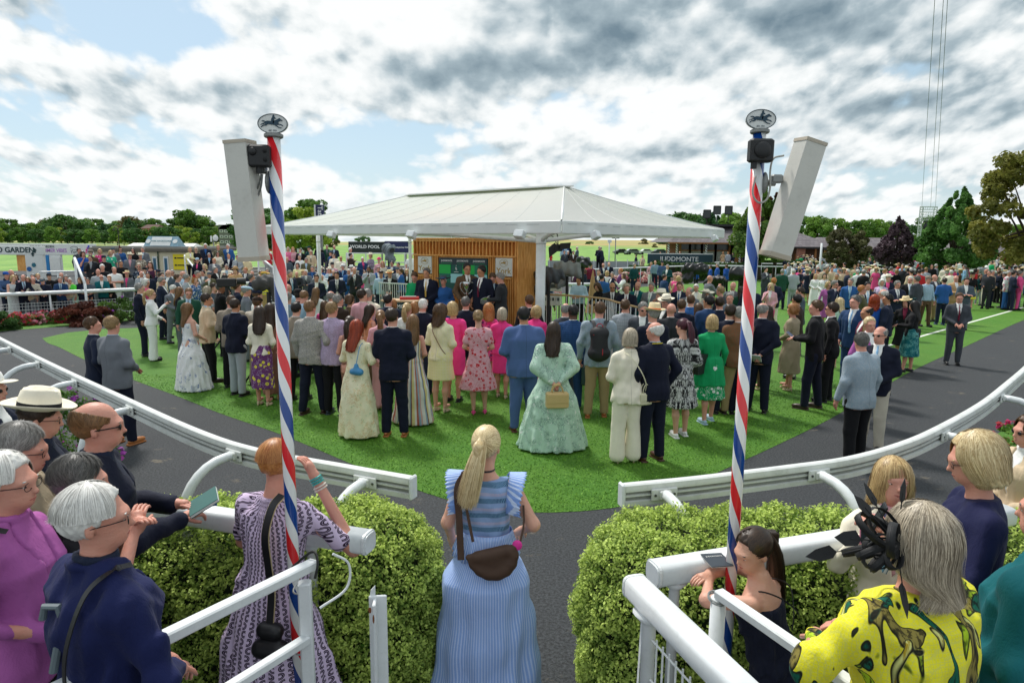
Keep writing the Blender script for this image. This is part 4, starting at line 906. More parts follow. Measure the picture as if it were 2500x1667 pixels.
# ---------------- running rails round the parade ring ----------------
PROF=[(-.035,-.03),(-.03,-.008),(-.015,0),(.02,0),(.034,-.008),(.038,-.035),(.038,-.05),(.014,-.052),(.014,-.074),(.030,-.077),(.030,-.088),(.014,-.091),(.014,-.116),(.038,-.118),(.038,-.150),(.02,-.156),(-.02,-.156),(-.035,-.146)]
def running_rail(label,px,att,z=1.22):
    P=cat([W(x,y,z) for x,y in px],7); e=thing('running_rail',label,'rail',(P[0][0],P[0][1],0)); o=np.array([P[0][0],P[0][1],0])
    mb=MB(); mb.sweep(P-o,PROF); mb.build('rail_beam',RAILW,e)
    g=MB(); q=np.array([(.0135,-.050),(.0165,-.050),(.0165,-.118),(.0135,-.118)]); g.sweep(P-o,[tuple(v) for v in q]); g.build('groove_lining',GROOVE,e)
    T=np.gradient(P,axis=0); T/=np.linalg.norm(T,axis=1)[:,None]
    for i,end in ((0,-1),(len(P)-1,1)):
        if 0<proj(P[i])[0]<2500:
            c=MB(); c.bbox(P[i]-o+T[i]*.012*end+np.array([0,0,-.078]),(.026,.085,.166),.01,rot=math.atan2(T[i][1],T[i][0])); c.build('end_cap',WHITE,e)
    pj=np.array([proj(p)[0] for p in P])
    for x in att:
        i=int(np.argmin(np.abs(pj-x))); A=P[i]-o; sd=np.cross(T[i],[0,0,1]); sd/=np.linalg.norm(sd); a0=math.atan2(T[i][1],T[i][0])
        br=MB(); br.bbox(A+sd*.045+[0,0,-.082],(.19,.018,.085),.006,rot=a0); br.bbox(A+sd*.062+[0,0,-.082],(.085,.03,.062),.008,rot=a0)
        s_=e; sp_=br.build('bracket',RAILW,e)
        b2=MB()
        for q in(-.07,.07): b2.cyl(A+sd*.052+T[i]*q+[0,0,-.082],A+sd*.060+T[i]*q+[0,0,-.082],.009,8)
        b2.build('bolt',paint('steel','6d6f70',.3,.9),sp_)
        th=np.linspace(0,math.pi/2,8); rr=.36; pts=[A+sd*.06+[0,0,-.082]]+[A+sd*(.12+rr*math.sin(t))+[0,0,-.082-rr*(1-math.cos(t))] for t in th]+[A+sd*(.12+rr)+[0,0,-z]]
        p=MB(); p.tube(pts,.036,14); p.build('support_post',WHITE,e,True)
    return e
running_rail('white running rail left of the path, grooved side towards the spectators',[(-90,778),(0,824),(120,884),(300,967),(480,1047),(627,1094),(850,1135),(1004,1162)],[28,98,182,330,575,902])
running_rail('white running rail right of the path, curving up past the blonde bob',[(1523,1180),(1680,1165),(1807,1150),(1930,1135),(2071,1115),(2190,1083),(2281,1046),(2392,985),(2455,937),(2520,880),(2600,800)],[1615,1990,2290,2440,2560])
# ---------------- spectator rails in the foreground ----------------
def fat_rail(label,a,b,posts,name='spectator_rail',rw=.062,rh=.056,ends=(0,1)):
    a,b=np.array(a),np.array(b); d=(b-a); L=np.linalg.norm(d); d/=L; e=thing(name,label,'rail',(a[0],a[1],0)); o=np.array([a[0],a[1],0])
    pr=[(rw*math.copysign(abs(math.cos(t))**.55,math.cos(t)),rh*math.copysign(abs(math.sin(t))**.55,math.sin(t))) for t in np.arange(20)/20*6.283]
    mb=MB(); mb.sweep([a-o,(a+b)/2-o,b-o],pr); mb.build('rail_beam',WHITE,e,True)
    for k in ends:
        p=[a,b][k]-o; s=-1 if k==0 else 1; c=MB(); c.sweep([p+d*s*.003,p+d*s*.016],[(x*1.03,y*1.03) for x,y in pr]); c.sweep([p+d*s*.016,p+d*s*.024],[(x*.9,y*.9) for x,y in pr]); c.build('end_cap',WHITE,e,False)
    for t in posts:
        p=a+d*L*t-o; m=MB(); m.tube([p-[0,0,rh],p-[0,0,rh+.03],p-[0,0,rh+.045],p-[0,0,.9]],[.062,.036,.026,.026],16); m.build('post',WHITE,e,True)
    return e
fat_rail('thick white rail under the arm of the woman in the lilac dress',W(330,1232,1.25)+[-1.2,.35,0],W(895,1322,1.25),[.88],ends=(1,))
fat_rail('thick white rail behind the girl, a race card on it',W(1602,1398,1.25),W(2075,1318,1.25)+[1.1,.35,0],[.045],ends=(0,))
# ---------------- handrails at the steps ----------------
def sq(mb,a,b,w,h=None):
    a,b=np.array(a,float),np.array(b,float); h=h or w; mb.sweep([a,b],[(-w/2,-h/2+.006),(-w/2+.006,-h/2),(w/2-.006,-h/2),(w/2,-h/2+.006),(w/2,h/2-.006),(w/2-.006,h/2),(-w/2+.006,h/2),(-w/2,h/2-.006)])
def handrail_left():
    top=W(742,1388,1.38); e=thing('handrail','square white tube handrail strapped to the striped pole at bottom left','handrail',(top[0],top[1],0)); o=np.array([top[0],top[1],0])
    far_=WD(130,1690,1.72)
    m=MB(); sq(m,far_-o,top-o+(top-far_)*.06,.052,.044); m.build('top_rail',WHITE,e)
    l1=WD(748,1560,top[1]-.02); dirn=far_-top; m=MB(); sq(m,l1-o+dirn*1.,l1-o,.046,.04); m.build('lower_rail',WHITE,e)
    m=MB(); m.bbox((0,0,.66),(.055,.055,1.32),.006,rot=.2); m.build('post',WHITE,e)
    q=WD(355,1600,2.0); m=MB(); m.bbox((q-o)*[1,1,0]+[0,0,.68],(.05,.05,1.45),.006,rot=.2); m.build('post',WHITE,e)
    s=MB(); s.tube([(.03*math.cos(t)-.03,.055*math.sin(t)+.04,1.27) for t in np.linspace(0,6.28,20)],.004,5); s.tube([(.035*math.cos(t)-.03,.058*math.sin(t)+.04,.98) for t in np.linspace(0,6.28,20)],.004,5); s.build('wire_strap',paint('galvanised','9a9d9b',.4,.6),e)
    c=MB(); c.tube(cat([(-.07,.05,1.36),(.02,.06,1.43),(.055,.02,1.40),(.05,-.01,1.34)],5),.006,6); c.build('black_cable_tie',paint('black rubber','141414',.6),e)
    c=MB(); c.tube(cat([(.1,.10,1.40),(.16,.14,1.33),(.15,.12,1.22),(.05,.04,1.17)],6),.006,6); c.build('white_cable',WHITE,e)
handrail_left()
def free_post():
    p=W(922,1447,1.33); e=thing('gate_post','white T-section gate post with rusty top, beside the left hedge','post',(p[0],p[1],0)); m=MB()
    m.bbox((0,0,.66),(.075,.012,1.32),.004,rot=.1); m.bbox((-.008,-.030,.655),(.014,.062,1.31),.004,rot=.1); m.poly([(-.035,0,1.31),(-.012,0,1.31),(-.012,0,1.36),(-.03,0,1.34)],(0,.012,0)); m.build('post',WHITE,e)
    m=MB(); m.ell((-.02,-.064,1.29),(.007,.003,.014),8,5); m.ell((-.006,-.063,1.25),(.004,.003,.02),8,5); m.build('rust_patch',paint('rust','7a4a2a',.9),e)
free_post()
def handrail_right():
    a=WD(1755,1448,2.55); b=WD(2120,1700,1.9); e=thing('handrail','slim white handrail from the striped pole past the girl in black','handrail',(a[0],a[1],0)); o=np.array([a[0],a[1],0])
    m=MB(); sq(m,a-o,b-o,.05,.04); m.build('top_rail',WHITE,e)
    m=MB(); sq(m,a-o-[0,0,.62],b-o-[0,0,.5],.046,.04); m.build('lower_rail',WHITE,e)
    m=MB(); m.tube([(0,0,a[2]-.02),(0,0,0)],.032,16); m.build('post',WHITE,e,True)
    s=MB(); 
    for z in(1.3,1.29): s.tube([(.036*math.cos(t),.05*math.sin(t)+.015,z) for t in np.linspace(0,6.28,20)],.004,5)
    s.build('wire_strap',paint('galvanised','9a9d9b',.4,.6),e)
handrail_right()
a=WD(1552,1432,2.30); b=WD(1950,1830,1.42)
e=fat_rail('fat rounded white handrail running down at the bottom right of the path',a,b,[.13],name='stair_handrail',rw=.048,rh=.045,ends=(0,))
m=MB(); o=np.array([a[0],a[1],0]); p=a+(b-a)*.07-o; sq(m,p-[0,0,.05],p-[0.02,0,.9],.03); m.build('post',WHITE,e)
m=MB(); d=(b-a)
for i in range(10):
    q=a+d*(.2+.05*i)-o; m.tube([q-[0,0,.12],q-[0,0,.75]],.004,5)
for z in(.14,.3,.46,.62): m.tube([a+d*.16-o-[0,0,z],a+d*.75-o-[0,0,z]],.004,5)
m.build('wire_mesh',WHITE,e)
# ---------------- striped poles with sign, junction box and column speaker ----------------
def stripe_mat(ph,pitch=.455):
    m,nt,b=newmat('barber stripes'); t=NT(nt); o=t.obj(); x,y,z=t.xyz(o); th=t.m('ARCTAN2',x,t.m('MULTIPLY',y,-1.)); f=t.m('FRACT',t.m('ADD',t.m('ADD',t.m('MULTIPLY',z,1/pitch),t.m('MULTIPLY',th,1/6.2832)),ph))
    c=t.mix(t.m('LESS_THAN',f,.26),hx('e3e4e2'),hx('0d3f8a')); c=t.mix(t.m('MULTIPLY',t.m('GREATER_THAN',f,.5),t.m('LESS_THAN',f,.76)),c,hx('d8262c'))
    n=t.noise(t.mapv(o,(1,1,.2)),14,6,.7); c=t.mix(t.m('MULTIPLY',t.ss(n,.6,.75),t.m('MULTIPLY',t.ss(z,1.2,.8),.8)),c,hx('b9b3a6')); t.ins(b,'Base Color',c); b.inputs['Roughness'].default_value=.22; b.inputs['Coat Weight'].default_value=.3; return m
HORSE=[(-1.0,.30),(-.82,.33),(-.62,.25),(-.45,.30),(-.1,.26),(.12,.29),(.35,.36),(.6,.50),(.70,.53),(.76,.46),(.95,.33),(.92,.26),(.78,.30),(.64,.26),(.52,.10),(.66,.02),(.88,-.04),(1.0,-.16),(.95,-.20),(.8,-.10),(.52,-.06),(.34,-.10),(.6,-.26),(.86,-.32),(.84,-.38),(.55,-.34),(.18,-.08),(-.2,-.04),(-.42,0),(-.6,-.14),(-.88,-.16),(-1.05,-.30),(-1.10,-.25),(-.92,-.10),(-.70,-.04),(-.62,.06),(-.92,-.02),(-1.1,-.08),(-1.12,-.03),(-.9,.06),(-.68,.16),(-.84,.24),(-1.0,.24)]
JOCK=[(-.12,.28),(-.06,.52),(.04,.62),(.05,.78),(.13,.84),(.21,.78),(.20,.66),(.36,.50),(.30,.46),(.14,.50),(.20,.26),(.12,.02),(.04,.02),(.06,.26)]
def emblem(parent,mat,sc,loc,M=None,th=.0015,name='horse_emblem'):
    m=MB(); Mx=np.eye(3) if M is None else np.asarray(M)
    for pl in(HORSE,JOCK):
        m.poly([Mx@(np.array([x*sc,0,z*sc]))+np.array(loc) for x,z in pl],Mx@np.array([0,-th,0]))
    return m.build(name,mat,parent)
NAVY=paint('navy print','16384a',.5)
STEEL=paint('cast steel','8a8c8a',.45,.7,dirt=.5)
def striped_pole(label,x,ztop,ph,side,dep=2.85):
    p=WD(x[0],x[1],dep); e=thing('striped_pole',label,'pole',(p[0],p[1],0)); m=MB(); m.tube([(0,0,0),(0,0,ztop/2),(0,0,ztop)],.0275,24); m.build('pole_shaft',stripe_mat(ph),e,True)
    m=MB(); m.lathe([(.036,0),(.040,.004),(.040,.014),(.034,.018)],(0,0,ztop),20); m.build('pole_cap',STEEL,e,False)
    s=MB(); th=np.arange(36)/36*6.2832; s.poly([(.064*math.cos(t),.006,ztop+.058+.041*math.sin(t)) for t in th],(0,-.012,0)); sg=s.build('oval_sign',paint('sign white','d5d7d4',.4),e)
    r=MB(); r.tube([(.063*math.cos(t),-.007,ztop+.058+.040*math.sin(t)) for t in np.append(th,0.0)],.0022,5); r.build('sign_rim',paint('grey print','5c666b',.5),sg)
    emblem(sg,NAVY,.046,(0,-.008,ztop+.056)); text('EST. 1731',.0085,NAVY,sg,(0,-.0078,ztop+.0295),(math.pi/2,0,0),.0006)
    return e,p
BLK=paint('black plastic box','191a1c',.5,dirt=.3)
def column_speaker(label,p0,rz,tilt,yaw,h,sgn):
    e=thing('column_speaker',label,'loudspeaker',p0); Rm=np.array(Matrix.Rotation(rz,3,'Z')@Matrix.Rotation(tilt,3,'X')@Matrix.Rotation(yaw,3,'Y'))
    m=MB(); pl=[(-.055,-.04),(.055,-.04),(.055,.05),(.03,.075),(-.03,.075),(-.055,.05)]; pl=[(-.062,-.055),(.062,-.055),(.062,.03),(.038,.06),(-.062,.06)]
    pl=[(-.052,-.045),(.046,-.045),(.046,.042),(-.052,.042)]
    def pr(z0,z1,s,mat,nm):
        q=MB(); q.poly([Rm@np.array([x*s,y*s,z0]) for x,y in pl][::1],Rm@np.array([0,0,z1-z0])); q.build(nm,mat,e)
    pr(-h/2,h/2,1.,paint('speaker cream','c9c8c0',.5,dirt=.25,scale=9),'cabinet'); pr(h/2,h/2+.014,1.05,paint('speaker beige','b4aa99',.6,dirt=.3),'end_plate'); pr(-h/2-.02,-h/2,1.05,paint('speaker beige','b4aa99',.6,dirt=.3),'end_plate')
    g=MB(); x=-.0535 if sgn<0 else .0475; q=Rm@np.array([x,0,0]); g.bbox(q,(.006,.076,h-.01),.002,M=Rm); 
    mm,nt,b=newmat('speaker grille'); t=NT(nt); o=t.obj(); n=t.noise(o,400,2,.5); n2=t.noise(t.mapv(o,(1,1,.15)),30,4,.6); t.ins(b,'Base Color',t.mix(t.ss(n,.4,.6),hx('6f695d'),hx('96907f'))); b.inputs['Roughness'].default_value=.8; g.build('grille',mm,e)
    return e
e1,p1=striped_pole('red white and blue striped pole in front of the lilac dress',(699,1000),3.235,.62,-1)
e2,p2=striped_pole('red white and blue striped pole behind the girl in black',(1811,1000),3.27,.10,1)
sp=WD(605,491,2.83); column_speaker('tall column loudspeaker on the left striped pole, grille facing left',sp,R(-8),R(2),R(-3.2),.475,-1)
sp=WD(1936,487,2.83); column_speaker('tilted column loudspeaker on the right striped pole, grille facing right',sp,R(12),R(3),R(13.5),.475,1)
def jbox(e,c,w,h,dome,rot=0.):
    m=MB(); m.bbox(c,(w,.05,h),.008,rot=rot); b=m.build('junction_box',BLK,e)
    if dome: d=MB(); d.ell((c[0],c[1]-.026,c[2]),(w*.36,.014,h*.36),18,10); d.build('box_lid',BLK,b,True)
    else:
        d=MB(); d.ell((c[0]-w*.22,c[1]-.024,c[2]+h*.18),(w*.2,.014,h*.2),14,8); d.build('box_lid',BLK,b,True)
        d=MB()
        for q in(.22,-.18): d.ell((c[0]+w*.34,c[1]-.024,c[2]+h*q),(.009,.006,.009),10,6)
        d.build('knockout',paint('black matte','0d0d0e',.7),b)
    g=MB(); g.tube([(c[0]-w*.25 if dome else c[0]-.004,c[1],c[2]-h/2),(c[0]-w*.25 if dome else c[0]-.004,c[1],c[2]-h/2-.026)],.013,10); g.build('cable_gland',BLK,b)
jbox(e1,(-.047,-.045,3.235-.082),.090,.092,False,.1)
jbox(e2,(-.010,-.050,3.27-.078),.100,.096,True)
m=MB(); m.tube(cat([(-.05,-.03,3.08),(-.07,-.02,3.03),(-.10,-.01,2.99),(-.13,.0,2.95)],5),.004,6); m.tube(cat([(-.045,-.03,3.08),(-.06,-.02,3.02),(-.09,-.01,2.97),(-.13,.0,2.96)],5),.004,6); m.build('cable',STEEL,e1,True)
m=MB(); m.bbox((-.07,.0,3.10),(.07,.03,.03),.006); m.ell((-.03,0,3.05),(.014,.03,.05),10,8); m.build('bracket',STEEL,e1)
m=MB(); m.bbox((.085,.0,3.082),(.05,.035,.036),.006); m.cyl((.02,0,3.065),(.08,0,3.065),.014,10); m.ell((.030,-.012,3.065),(.014,.022,.045),12,8); m.build('bracket',STEEL,e2)
m=MB(); m.tube(cat([(-.02,-.04,3.09),(-.028,-.04,3.02),(-.005,-.045,2.98),(.035,-.03,2.99),(.052,-.02,3.04),(.048,-.02,3.11),(.062,-.01,3.165),(.11,0,3.18)],6),.0042,7); m.build('cable',paint('grey cable','a5a49c',.5),e2,True)
# ---------------- canopy over the presentation stage ----------------
Nn_=np.array([.93,12.5]);Ll=np.array([-7.45,19.4]);Rr=np.array([5.98,18.5]); Ff=Ll+Rr-Nn_; Cc=(Nn_+Ff)/2; ua=(Ll-Nn_)/np.linalg.norm(Ll-Nn_); ub=(Rr-Nn_)/np.linalg.norm(Rr-Nn_)
ZE,ZB,ZR=3.23,2.98,4.27
def canopy():
    e=thing('canopy','large white tensile canopy over the presentation stage','canopy',(Cc[0],Cc[1],0)); o=np.array([Cc[0],Cc[1],0])
    A=Cc-ua*2.75-ub*.1;B=Cc+ua*3.2-ub*.1; V=[];F=[]
    def surf(P0,P1,Q0,Q1,n=14,m=10):
        b=len(V)
        for j in range(m+1):
            t=j/m
            for i in range(n+1):
                s=i/n; lo=P0*(1-s)+P1*s; hi=Q0*(1-s)+Q1*s; p=lo*(1-t)+hi*t; z=ZE+(ZR-ZE)*(t**1.16)-.05*math.sin(math.pi*s)*math.sin(math.pi*t); V.append((p[0]-o[0],p[1]-o[1],z))
        for j in range(m):
            for i in range(n): F.append((b+j*(n+1)+i,b+j*(n+1)+i+1,b+(j+1)*(n+1)+i+1,b+(j+1)*(n+1)+i))
    surf(Ll,Nn_,B,A); surf(Nn_,Rr,A,A); surf(Rr,Ff,A,B); surf(Ff,Ll,B,B)
    mm,nt,b=newmat('canopy fabric'); t=NT(nt); ob=t.obj(); n=t.noise(ob,1.2,5,.6); n2=t.noise(t.mapv(ob,(1,1,.4)),6,5,.7); t.ins(b,'Base Color',t.mix(t.m('MULTIPLY',t.ss(n2,.5,.75),.3),hx('e4e5e0'),hx('c6c6bd'))); b.inputs['Roughness'].default_value=.45
    tl=t.nd('ShaderNodeBsdfTranslucent'); t.ins(tl,0,hx('e4e5e0')); mx=t.nd('ShaderNodeMixShader'); mx.inputs[0].default_value=.42; t.L.new(b.outputs[0],mx.inputs[1]); t.L.new(tl.outputs[0],mx.inputs[2]); t.L.new(mx.outputs[0],nt.nodes['Material Output'].inputs[0])
    mkmesh('roof_fabric',V,F,mm,e,True)
    m=MB(); cs=[Nn_,Rr,Ff,Ll]
    for i in range(4):
        p,q=cs[i],cs[(i+1)%4]; d=(q-p)/np.linalg.norm(q-p); nrm=np.array([d[1],-d[0]]); mid=(p+q)/2-o[:2]; m.bbox((mid[0]+nrm[0]*.02,mid[1]+nrm[1]*.02,(ZE+ZB)/2),(np.linalg.norm(q-p)+.0,.05,ZE-ZB),.012,rot=math.atan2(d[1],d[0]))
    fa=m.build('fascia',paint('fascia white','d8dbd9',.35,dirt=.15,scale=2),e)
    m=MB()
    for i in (0,3):
        p,q=(cs[0],cs[1]) if i==0 else (cs[3],cs[0]); d=(q-p)/np.linalg.norm(q-p); nrm=np.array([d[1],-d[0]]); L=np.linalg.norm(q-p)
        for k in range(int(L/.55)):
            c=p+d*(.3+k*.55)+nrm*.048-o[:2]; m.bbox((c[0],c[1],ZE-.06+.012*math.sin(k*1.7)),(.32,.006,.006),.002,rot=math.atan2(d[1],d[0]))
    m.build('lacing',paint('grey seam','9aa0a2',.6),fa)
    # ridge cap above an open slot
    m=MB(); r0,r1=A-ua*.2-o[:2],B+ua*.2-o[:2]; w=.30
    pts=[r0-ua*.1,r0+ub*w+ua*.45,r1+ub*w-ua*.45,r1+ua*.1,r1-ub*w-ua*.45,r0-ub*w+ua*.45]
    m.poly([(p[0],p[1],ZR-.03) for p in pts],(0,0,.035)); m.build('ridge_cap',paint('cap white','dcdcd8',.4),e)
    m=MB()
    for P0,P1,Q0,Q1,k in((Ll,Nn_,B,A,9),(Nn_,Rr,A,A,6)):
        for i in range(1,k):
            s=i/k; L_=[]
            for j in range(11): t=j/10; p=(P0*(1-s)+P1*s)*(1-t)+(Q0*(1-s)+Q1*s)*t; L_.append((p[0]-o[0],p[1]-o[1],ZE+(ZR-ZE)*(t**1.16)-.05*math.sin(math.pi*s)*math.sin(math.pi*t)+.002))
            m.tube(L_,.004,4,False)
    for P0,Q0 in((Nn_,A),(Ll,B),(Rr,A)): m.tube([(*((P0*(1-t)+Q0*t)-o[:2]),ZE+(ZR-ZE)*t**1.16+.004) for t in np.linspace(0,1,9)],.016,5,False)
    m.build('fabric_seams',paint('seam grey','d0d2ce',.5),e)
    def post(x,y,r,h,nm='post'):
        m=MB(); m.tube([(x-o[0],y-o[1],0),(x-o[0],y-o[1],h)],r,24); m.lathe([(r+.006,0),(r+.01,.02),(r+.006,.04)],(x-o[0],y-o[1],h-.22),24); return m.build(nm,WHITE,e,True)
    post(.60,13.8,.105,3.0); q=WD(777,590,21.0); post(q[0],q[1],.06,2.98); q=WD(1001,600,20.5); post(q[0],q[1],.05,2.98)
    F4=Ff-ub*1.2-ua*1.5; post(F4[0],F4[1],.1,3.0); 
    for tgt in (Nn_+(Ll-Nn_)*.52+ub*.25,Nn_+(Rr-Nn_)*.36+ua*.2,Cc+ub*1.5,Nn_+ua*.4+ub*.4):
        a=np.array([.60-o[0],13.8-o[1],2.84]); b_=np.array([tgt[0]-o[0],tgt[1]-o[1],3.04]); md=(a+b_)/2+np.array([0,0,.03]); m=MB(); m.tube([a,md,b_],.045,12); m.build('strut',WHITE,e,True)
    # edge beams inside the fascia and rafters
    m=MB()
    for p,q in((Nn_,A),(Rr,A),(Ff,B),(Ll,B)): m.tube([(p[0]-o[0],p[1]-o[1],ZE-.05),(q[0]-o[0],q[1]-o[1],ZR-.1)],.03,8)
    m.build('rafters',WHITE,e,True)
    return e
canopy()
def edge_at(p,q,px,z):
    best=min(np.linspace(0,1,400),key=lambda t:abs(proj([*(p+(q-p)*t),z])[0]-px)); return p+(q-p)*best
for i,(px,p,q,w) in enumerate(((642,Ll,Nn_,'at the far left corner'),(822,Ll,Nn_,'left of the timber hut'),(1017,Ll,Nn_,'above the left of the timber hut'),(1281,Ll,Nn_,'beside the main post'),(1438,Nn_,Rr,'right of the main post'),(1731,Nn_,Rr,'at the far right corner'))):
    c=edge_at(p,q,px,3.); d=(q-p)/np.linalg.norm(q-p); n=np.array([d[1],-d[0]])
    c=c+n*.16; e=thing('floodlight','white box floodlight under the canopy edge, '+w,'floodlight',(c[0],c[1],2.93),math.atan2(d[1],d[0]),'floodlights along the canopy edge'); Mx=np.array(Matrix.Rotation(R(-28),3,'X')@Matrix.Rotation(R(10),3,'Z'))
    m=MB(); m.bbox((0,0,.03),(.21,.16,.15),.012,M=Mx); hd=m.build('lamp_housing',WHITE,e); m=MB(); m.bbox(Mx@np.array([0,-.0,-.048])+np.array([0,0,.03]),(.18,.13,.006),.002,M=Mx); m.build('lamp_glass',paint('lamp glass','b4bcbd',.15),hd)
    m=MB(); m.tube([(0,.05,.05),(0,.13,.07),(0,.16,.12)],.012,6); m.build('arm',WHITE,e)
# ---------------- stage, timber hut and its screen ----------------
B0=np.array([.08,15.4]);eu=np.array([-.863,.505]);ev=np.array([.505,.863]); HR=math.atan2(-.505,.863)
def hp_(s,d=0.): return B0+eu*s+ev*d
def wood():
    m,nt,b=newmat('larch timber'); t=NT(nt); o=t.obj(); g=t.noise(t.mapv(o,(14,14,1.2)),3,6,.7); n=t.noise(o,2.1,2,.5); c=t.mix(t.ss(g,.3,.7),hx('cf8436'),hx('f8c274')); c=t.mix(t.m('MULTIPLY',t.ss(n,.4,.7),.35),c,hx('b87030')); t.ins(b,'Base Color',c); b.inputs['Roughness'].default_value=.6; return m
WOOD=wood()
st_=[hp_(3.6,-.1),hp_(4.2,-1.9),hp_(1.2,-2.6),np.array([.9,13.2]),np.array([2.6,13.6]),np.array([3.1,16.4]),hp_(-1.2,1.6),hp_(3.6,1.6)]
m=MB(); m.poly([(*p,0) for p in st_][::-1],(0,0,.42)); tag(m.build('stage_platform',CONC),kind='structure')
def hut():
    e=thing('timber_hut','slatted orange timber hut with a green screen under the canopy','hut',(*B0,.42),HR); Wd,Dp,Hh=3.12,1.25,2.47   # local x = towards right corner (0), front faces -y
    def bx(mb,x0,x1,y0,y1,z0,z1): mb.box(((x0+x1)/2,(y0+y1)/2,(z0+z1)/2),(abs(x1-x0),abs(y1-y0),abs(z1-z0)))
    m=MB(); bx(m,-Wd+.03,-.03,.10,Dp,0,Hh-.03); m.build('back_wall',WOOD,e)
    m=MB(); bx(m,-Wd-.02,.02,-.02,.12,Hh-.03,Hh+.02); bx(m,-Wd-.02,.02,.12,Dp+.02,Hh-.028,Hh+.018); m.build('roof_edge',WOOD,e)
    m=MB(); n=31
    for i in range(n): x=-.02-i*(Wd-.04)/(n-1); bx(m,x-.012,x+.012,0.002,.098,2.07,Hh-.032)
    m.build('upper_fins',WOOD,e)
    m=MB(); bx(m,-Wd,0,-.012,.03,2.03,2.068); bx(m,-Wd,-.0,-.004,.03,Hh-.075,Hh-.04); m.build('rail_board',WOOD,e)
    m=MB()
    for x in list(np.linspace(-.03,-.09,2))+[-.62,-.67,-.72,-.77]+[-2.34,-2.39,-2.44,-2.49]+list(np.linspace(-3.0,-3.1,3)): bx(m,x-.010,x+.010,.004,.096,0,2.028)
    for x in np.linspace(-.15,-.58,9): bx(m,x-.009,x+.009,.01,.094,0,1.50)
    for x in np.linspace(-2.52,-2.95,9): bx(m,x-.009,x+.009,.01,.094,0,1.50)
    for x in np.linspace(-.84,-2.28,26): bx(m,x-.009,x+.009,.01,.094,0,1.05)
    m.build('wall_fins',WOOD,e)
    m=MB(); bx(m,-2.3,-.80,-.01,.05,1.055,1.10); bx(m,-.60,-.12,-.006,.05,1.505,1.54); bx(m,-2.98,-2.50,-.006,.05,1.505,1.54); m.build('sill_board',WOOD,e)
    m=MB()
    for k in range(24): y=.05+k*(Dp-.08)/23; bx(m,.0,.035,y-.015,y+.015,0,Hh-.03)
    m.build('side_slats',WOOD,e)
    # advertising screen
    sx0,sx1,sz0,sz1=-2.285,-.815,1.13,1.99; s=MB(); s.bbox(((sx0+sx1)/2,.02,(sz0+sz1)/2),(sx1-sx0,.03,sz1-sz0),.004); sc=s.build('screen',paint('screen dark teal','10564f',.5,dirt=0),e)
    hd=MB(); hd.box(((sx0+sx1)/2,.0,sz1-.085),(sx1-sx0-.01,.012,.165)); hd.build('screen_header',paint('header slate','26343f',.5,dirt=0),sc)
    cw=(sx1-sx0-.01)/4; rh=(sz1-sz0-.175)/3; cols={(0,0):'17b04a',(0,2):'17b04a',(1,1):'9fd8dc',(1,3):'9fd8dc',(0,3):'0f7a5a',(1,0):'0f6a58',(2,2):'17a14a'}
    for (r,c),cl in cols.items():
        q=MB(); q.box((sx0+.005+cw*(c+.5),.0,sz1-.172-rh*(r+.5)),(cw,.010,rh)); q.build('colour_block',paint('block '+cl,cl,.5,dirt=0),sc)
    LW=paint('lettering white','e6e8e6',.5,dirt=0)
    for k in range(3): text('JUDDMONTE',.058,LW,sc,(sx0+.25+k*.49,-.0085,sz1-.075),(math.pi/2,0,0),.001,bold=.001); q=MB(); q.box((sx0+.25+k*.49,-.008,sz1-.135),(.34,.004,.008)); q.build('underline',paint('line green','1fa566',.5),sc)
    for (r,c) in((0,1),(2,1),(0,3),(2,3)):
        cx=sx0+cw*(c+.5);cz=sz1-.172-rh*(r+.42); q=MB(); q.poly([(cx-.02,-.007,cz-.045),(cx-.026,-.007,cz+.02),(cx-.004,-.007,cz+.045),(cx-.010,-.007,cz)],(0,-.003,0)); q.poly([(cx+.006,-.007,cz-.045),(cx+.004,-.007,cz+.03),(cx+.018,-.007,cz+.02),(cx+.024,-.007,cz-.045)],(0,-.003,0)); q.ell((cx,-.008,cz+.075),(.008,.003,.012),8,5); q.build('crest',LW,sc); q=MB(); q.box((cx,-.008,cz-.085),(.13,.004,.012)); q.build('small_print',LW,sc)
    for x0,x1,z0,z1 in((-.57,-.10,1.575,2.01),(-2.955,-2.515,1.575,2.01)):
        q=MB(); q.bbox(((x0+x1)/2,.0,(z0+z1)/2),(x1-x0,.03,z1-z0),.004); pn=q.build('sign_panel',paint('panel white','d9dad6',.5),e); GD=paint('gold print','a8862f',.5,dirt=0); cx=(x0+x1)/2
        text('York',.20,GD,pn,(cx,-.0165,z0+.125),(math.pi/2,0,0),.001,bold=.002); text('RACECOURSE',.030,GD,pn,(cx,-.0165,z0+.025),(math.pi/2,0,0),.001)
        q=MB(); q.tube([(cx+.115*math.cos(t),-.017,z1-.115+.085*math.sin(t)) for t in np.linspace(0,6.2832,30)],.004,5); q.build('oval_ring',GD,pn); emblem(pn,GD,.085,(cx,-.0165,z1-.125),th=.003)
    return e
hut()
def balusters(label,pts,h,n,wood_top,name='stage_railing'):
    P=[np.array(p,float) for p in pts]; e=thing(name,label,'railing',(P[0][0],P[0][1],0)); o=np.array([P[0][0],P[0][1],0]); C_=cat(P,8); m=MB(); m.tube(C_-o,.024,10); m.build('top_rail',paint('pale wood rail','c9a878',.5) if wood_top else WHITE,e,True)
    L=np.concatenate([[0],np.cumsum(np.linalg.norm(np.diff(C_,axis=0),axis=1))]); 
    low=C_-o-[0,0,h-.08]; m=MB(); m.tube(low,.014,8); m.build('bottom_rail',WHITE,e)
    for k in range(n):
        s=L[-1]*(k+.5)/n; p=np.array([np.interp(s,L,C_[:,i]) for i in range(3)])-o; m=MB(); m.tube([p-[0,0,.02],p-[0,0,h-.08]],.013,6); m.build('baluster',WHITE,e)
    return e
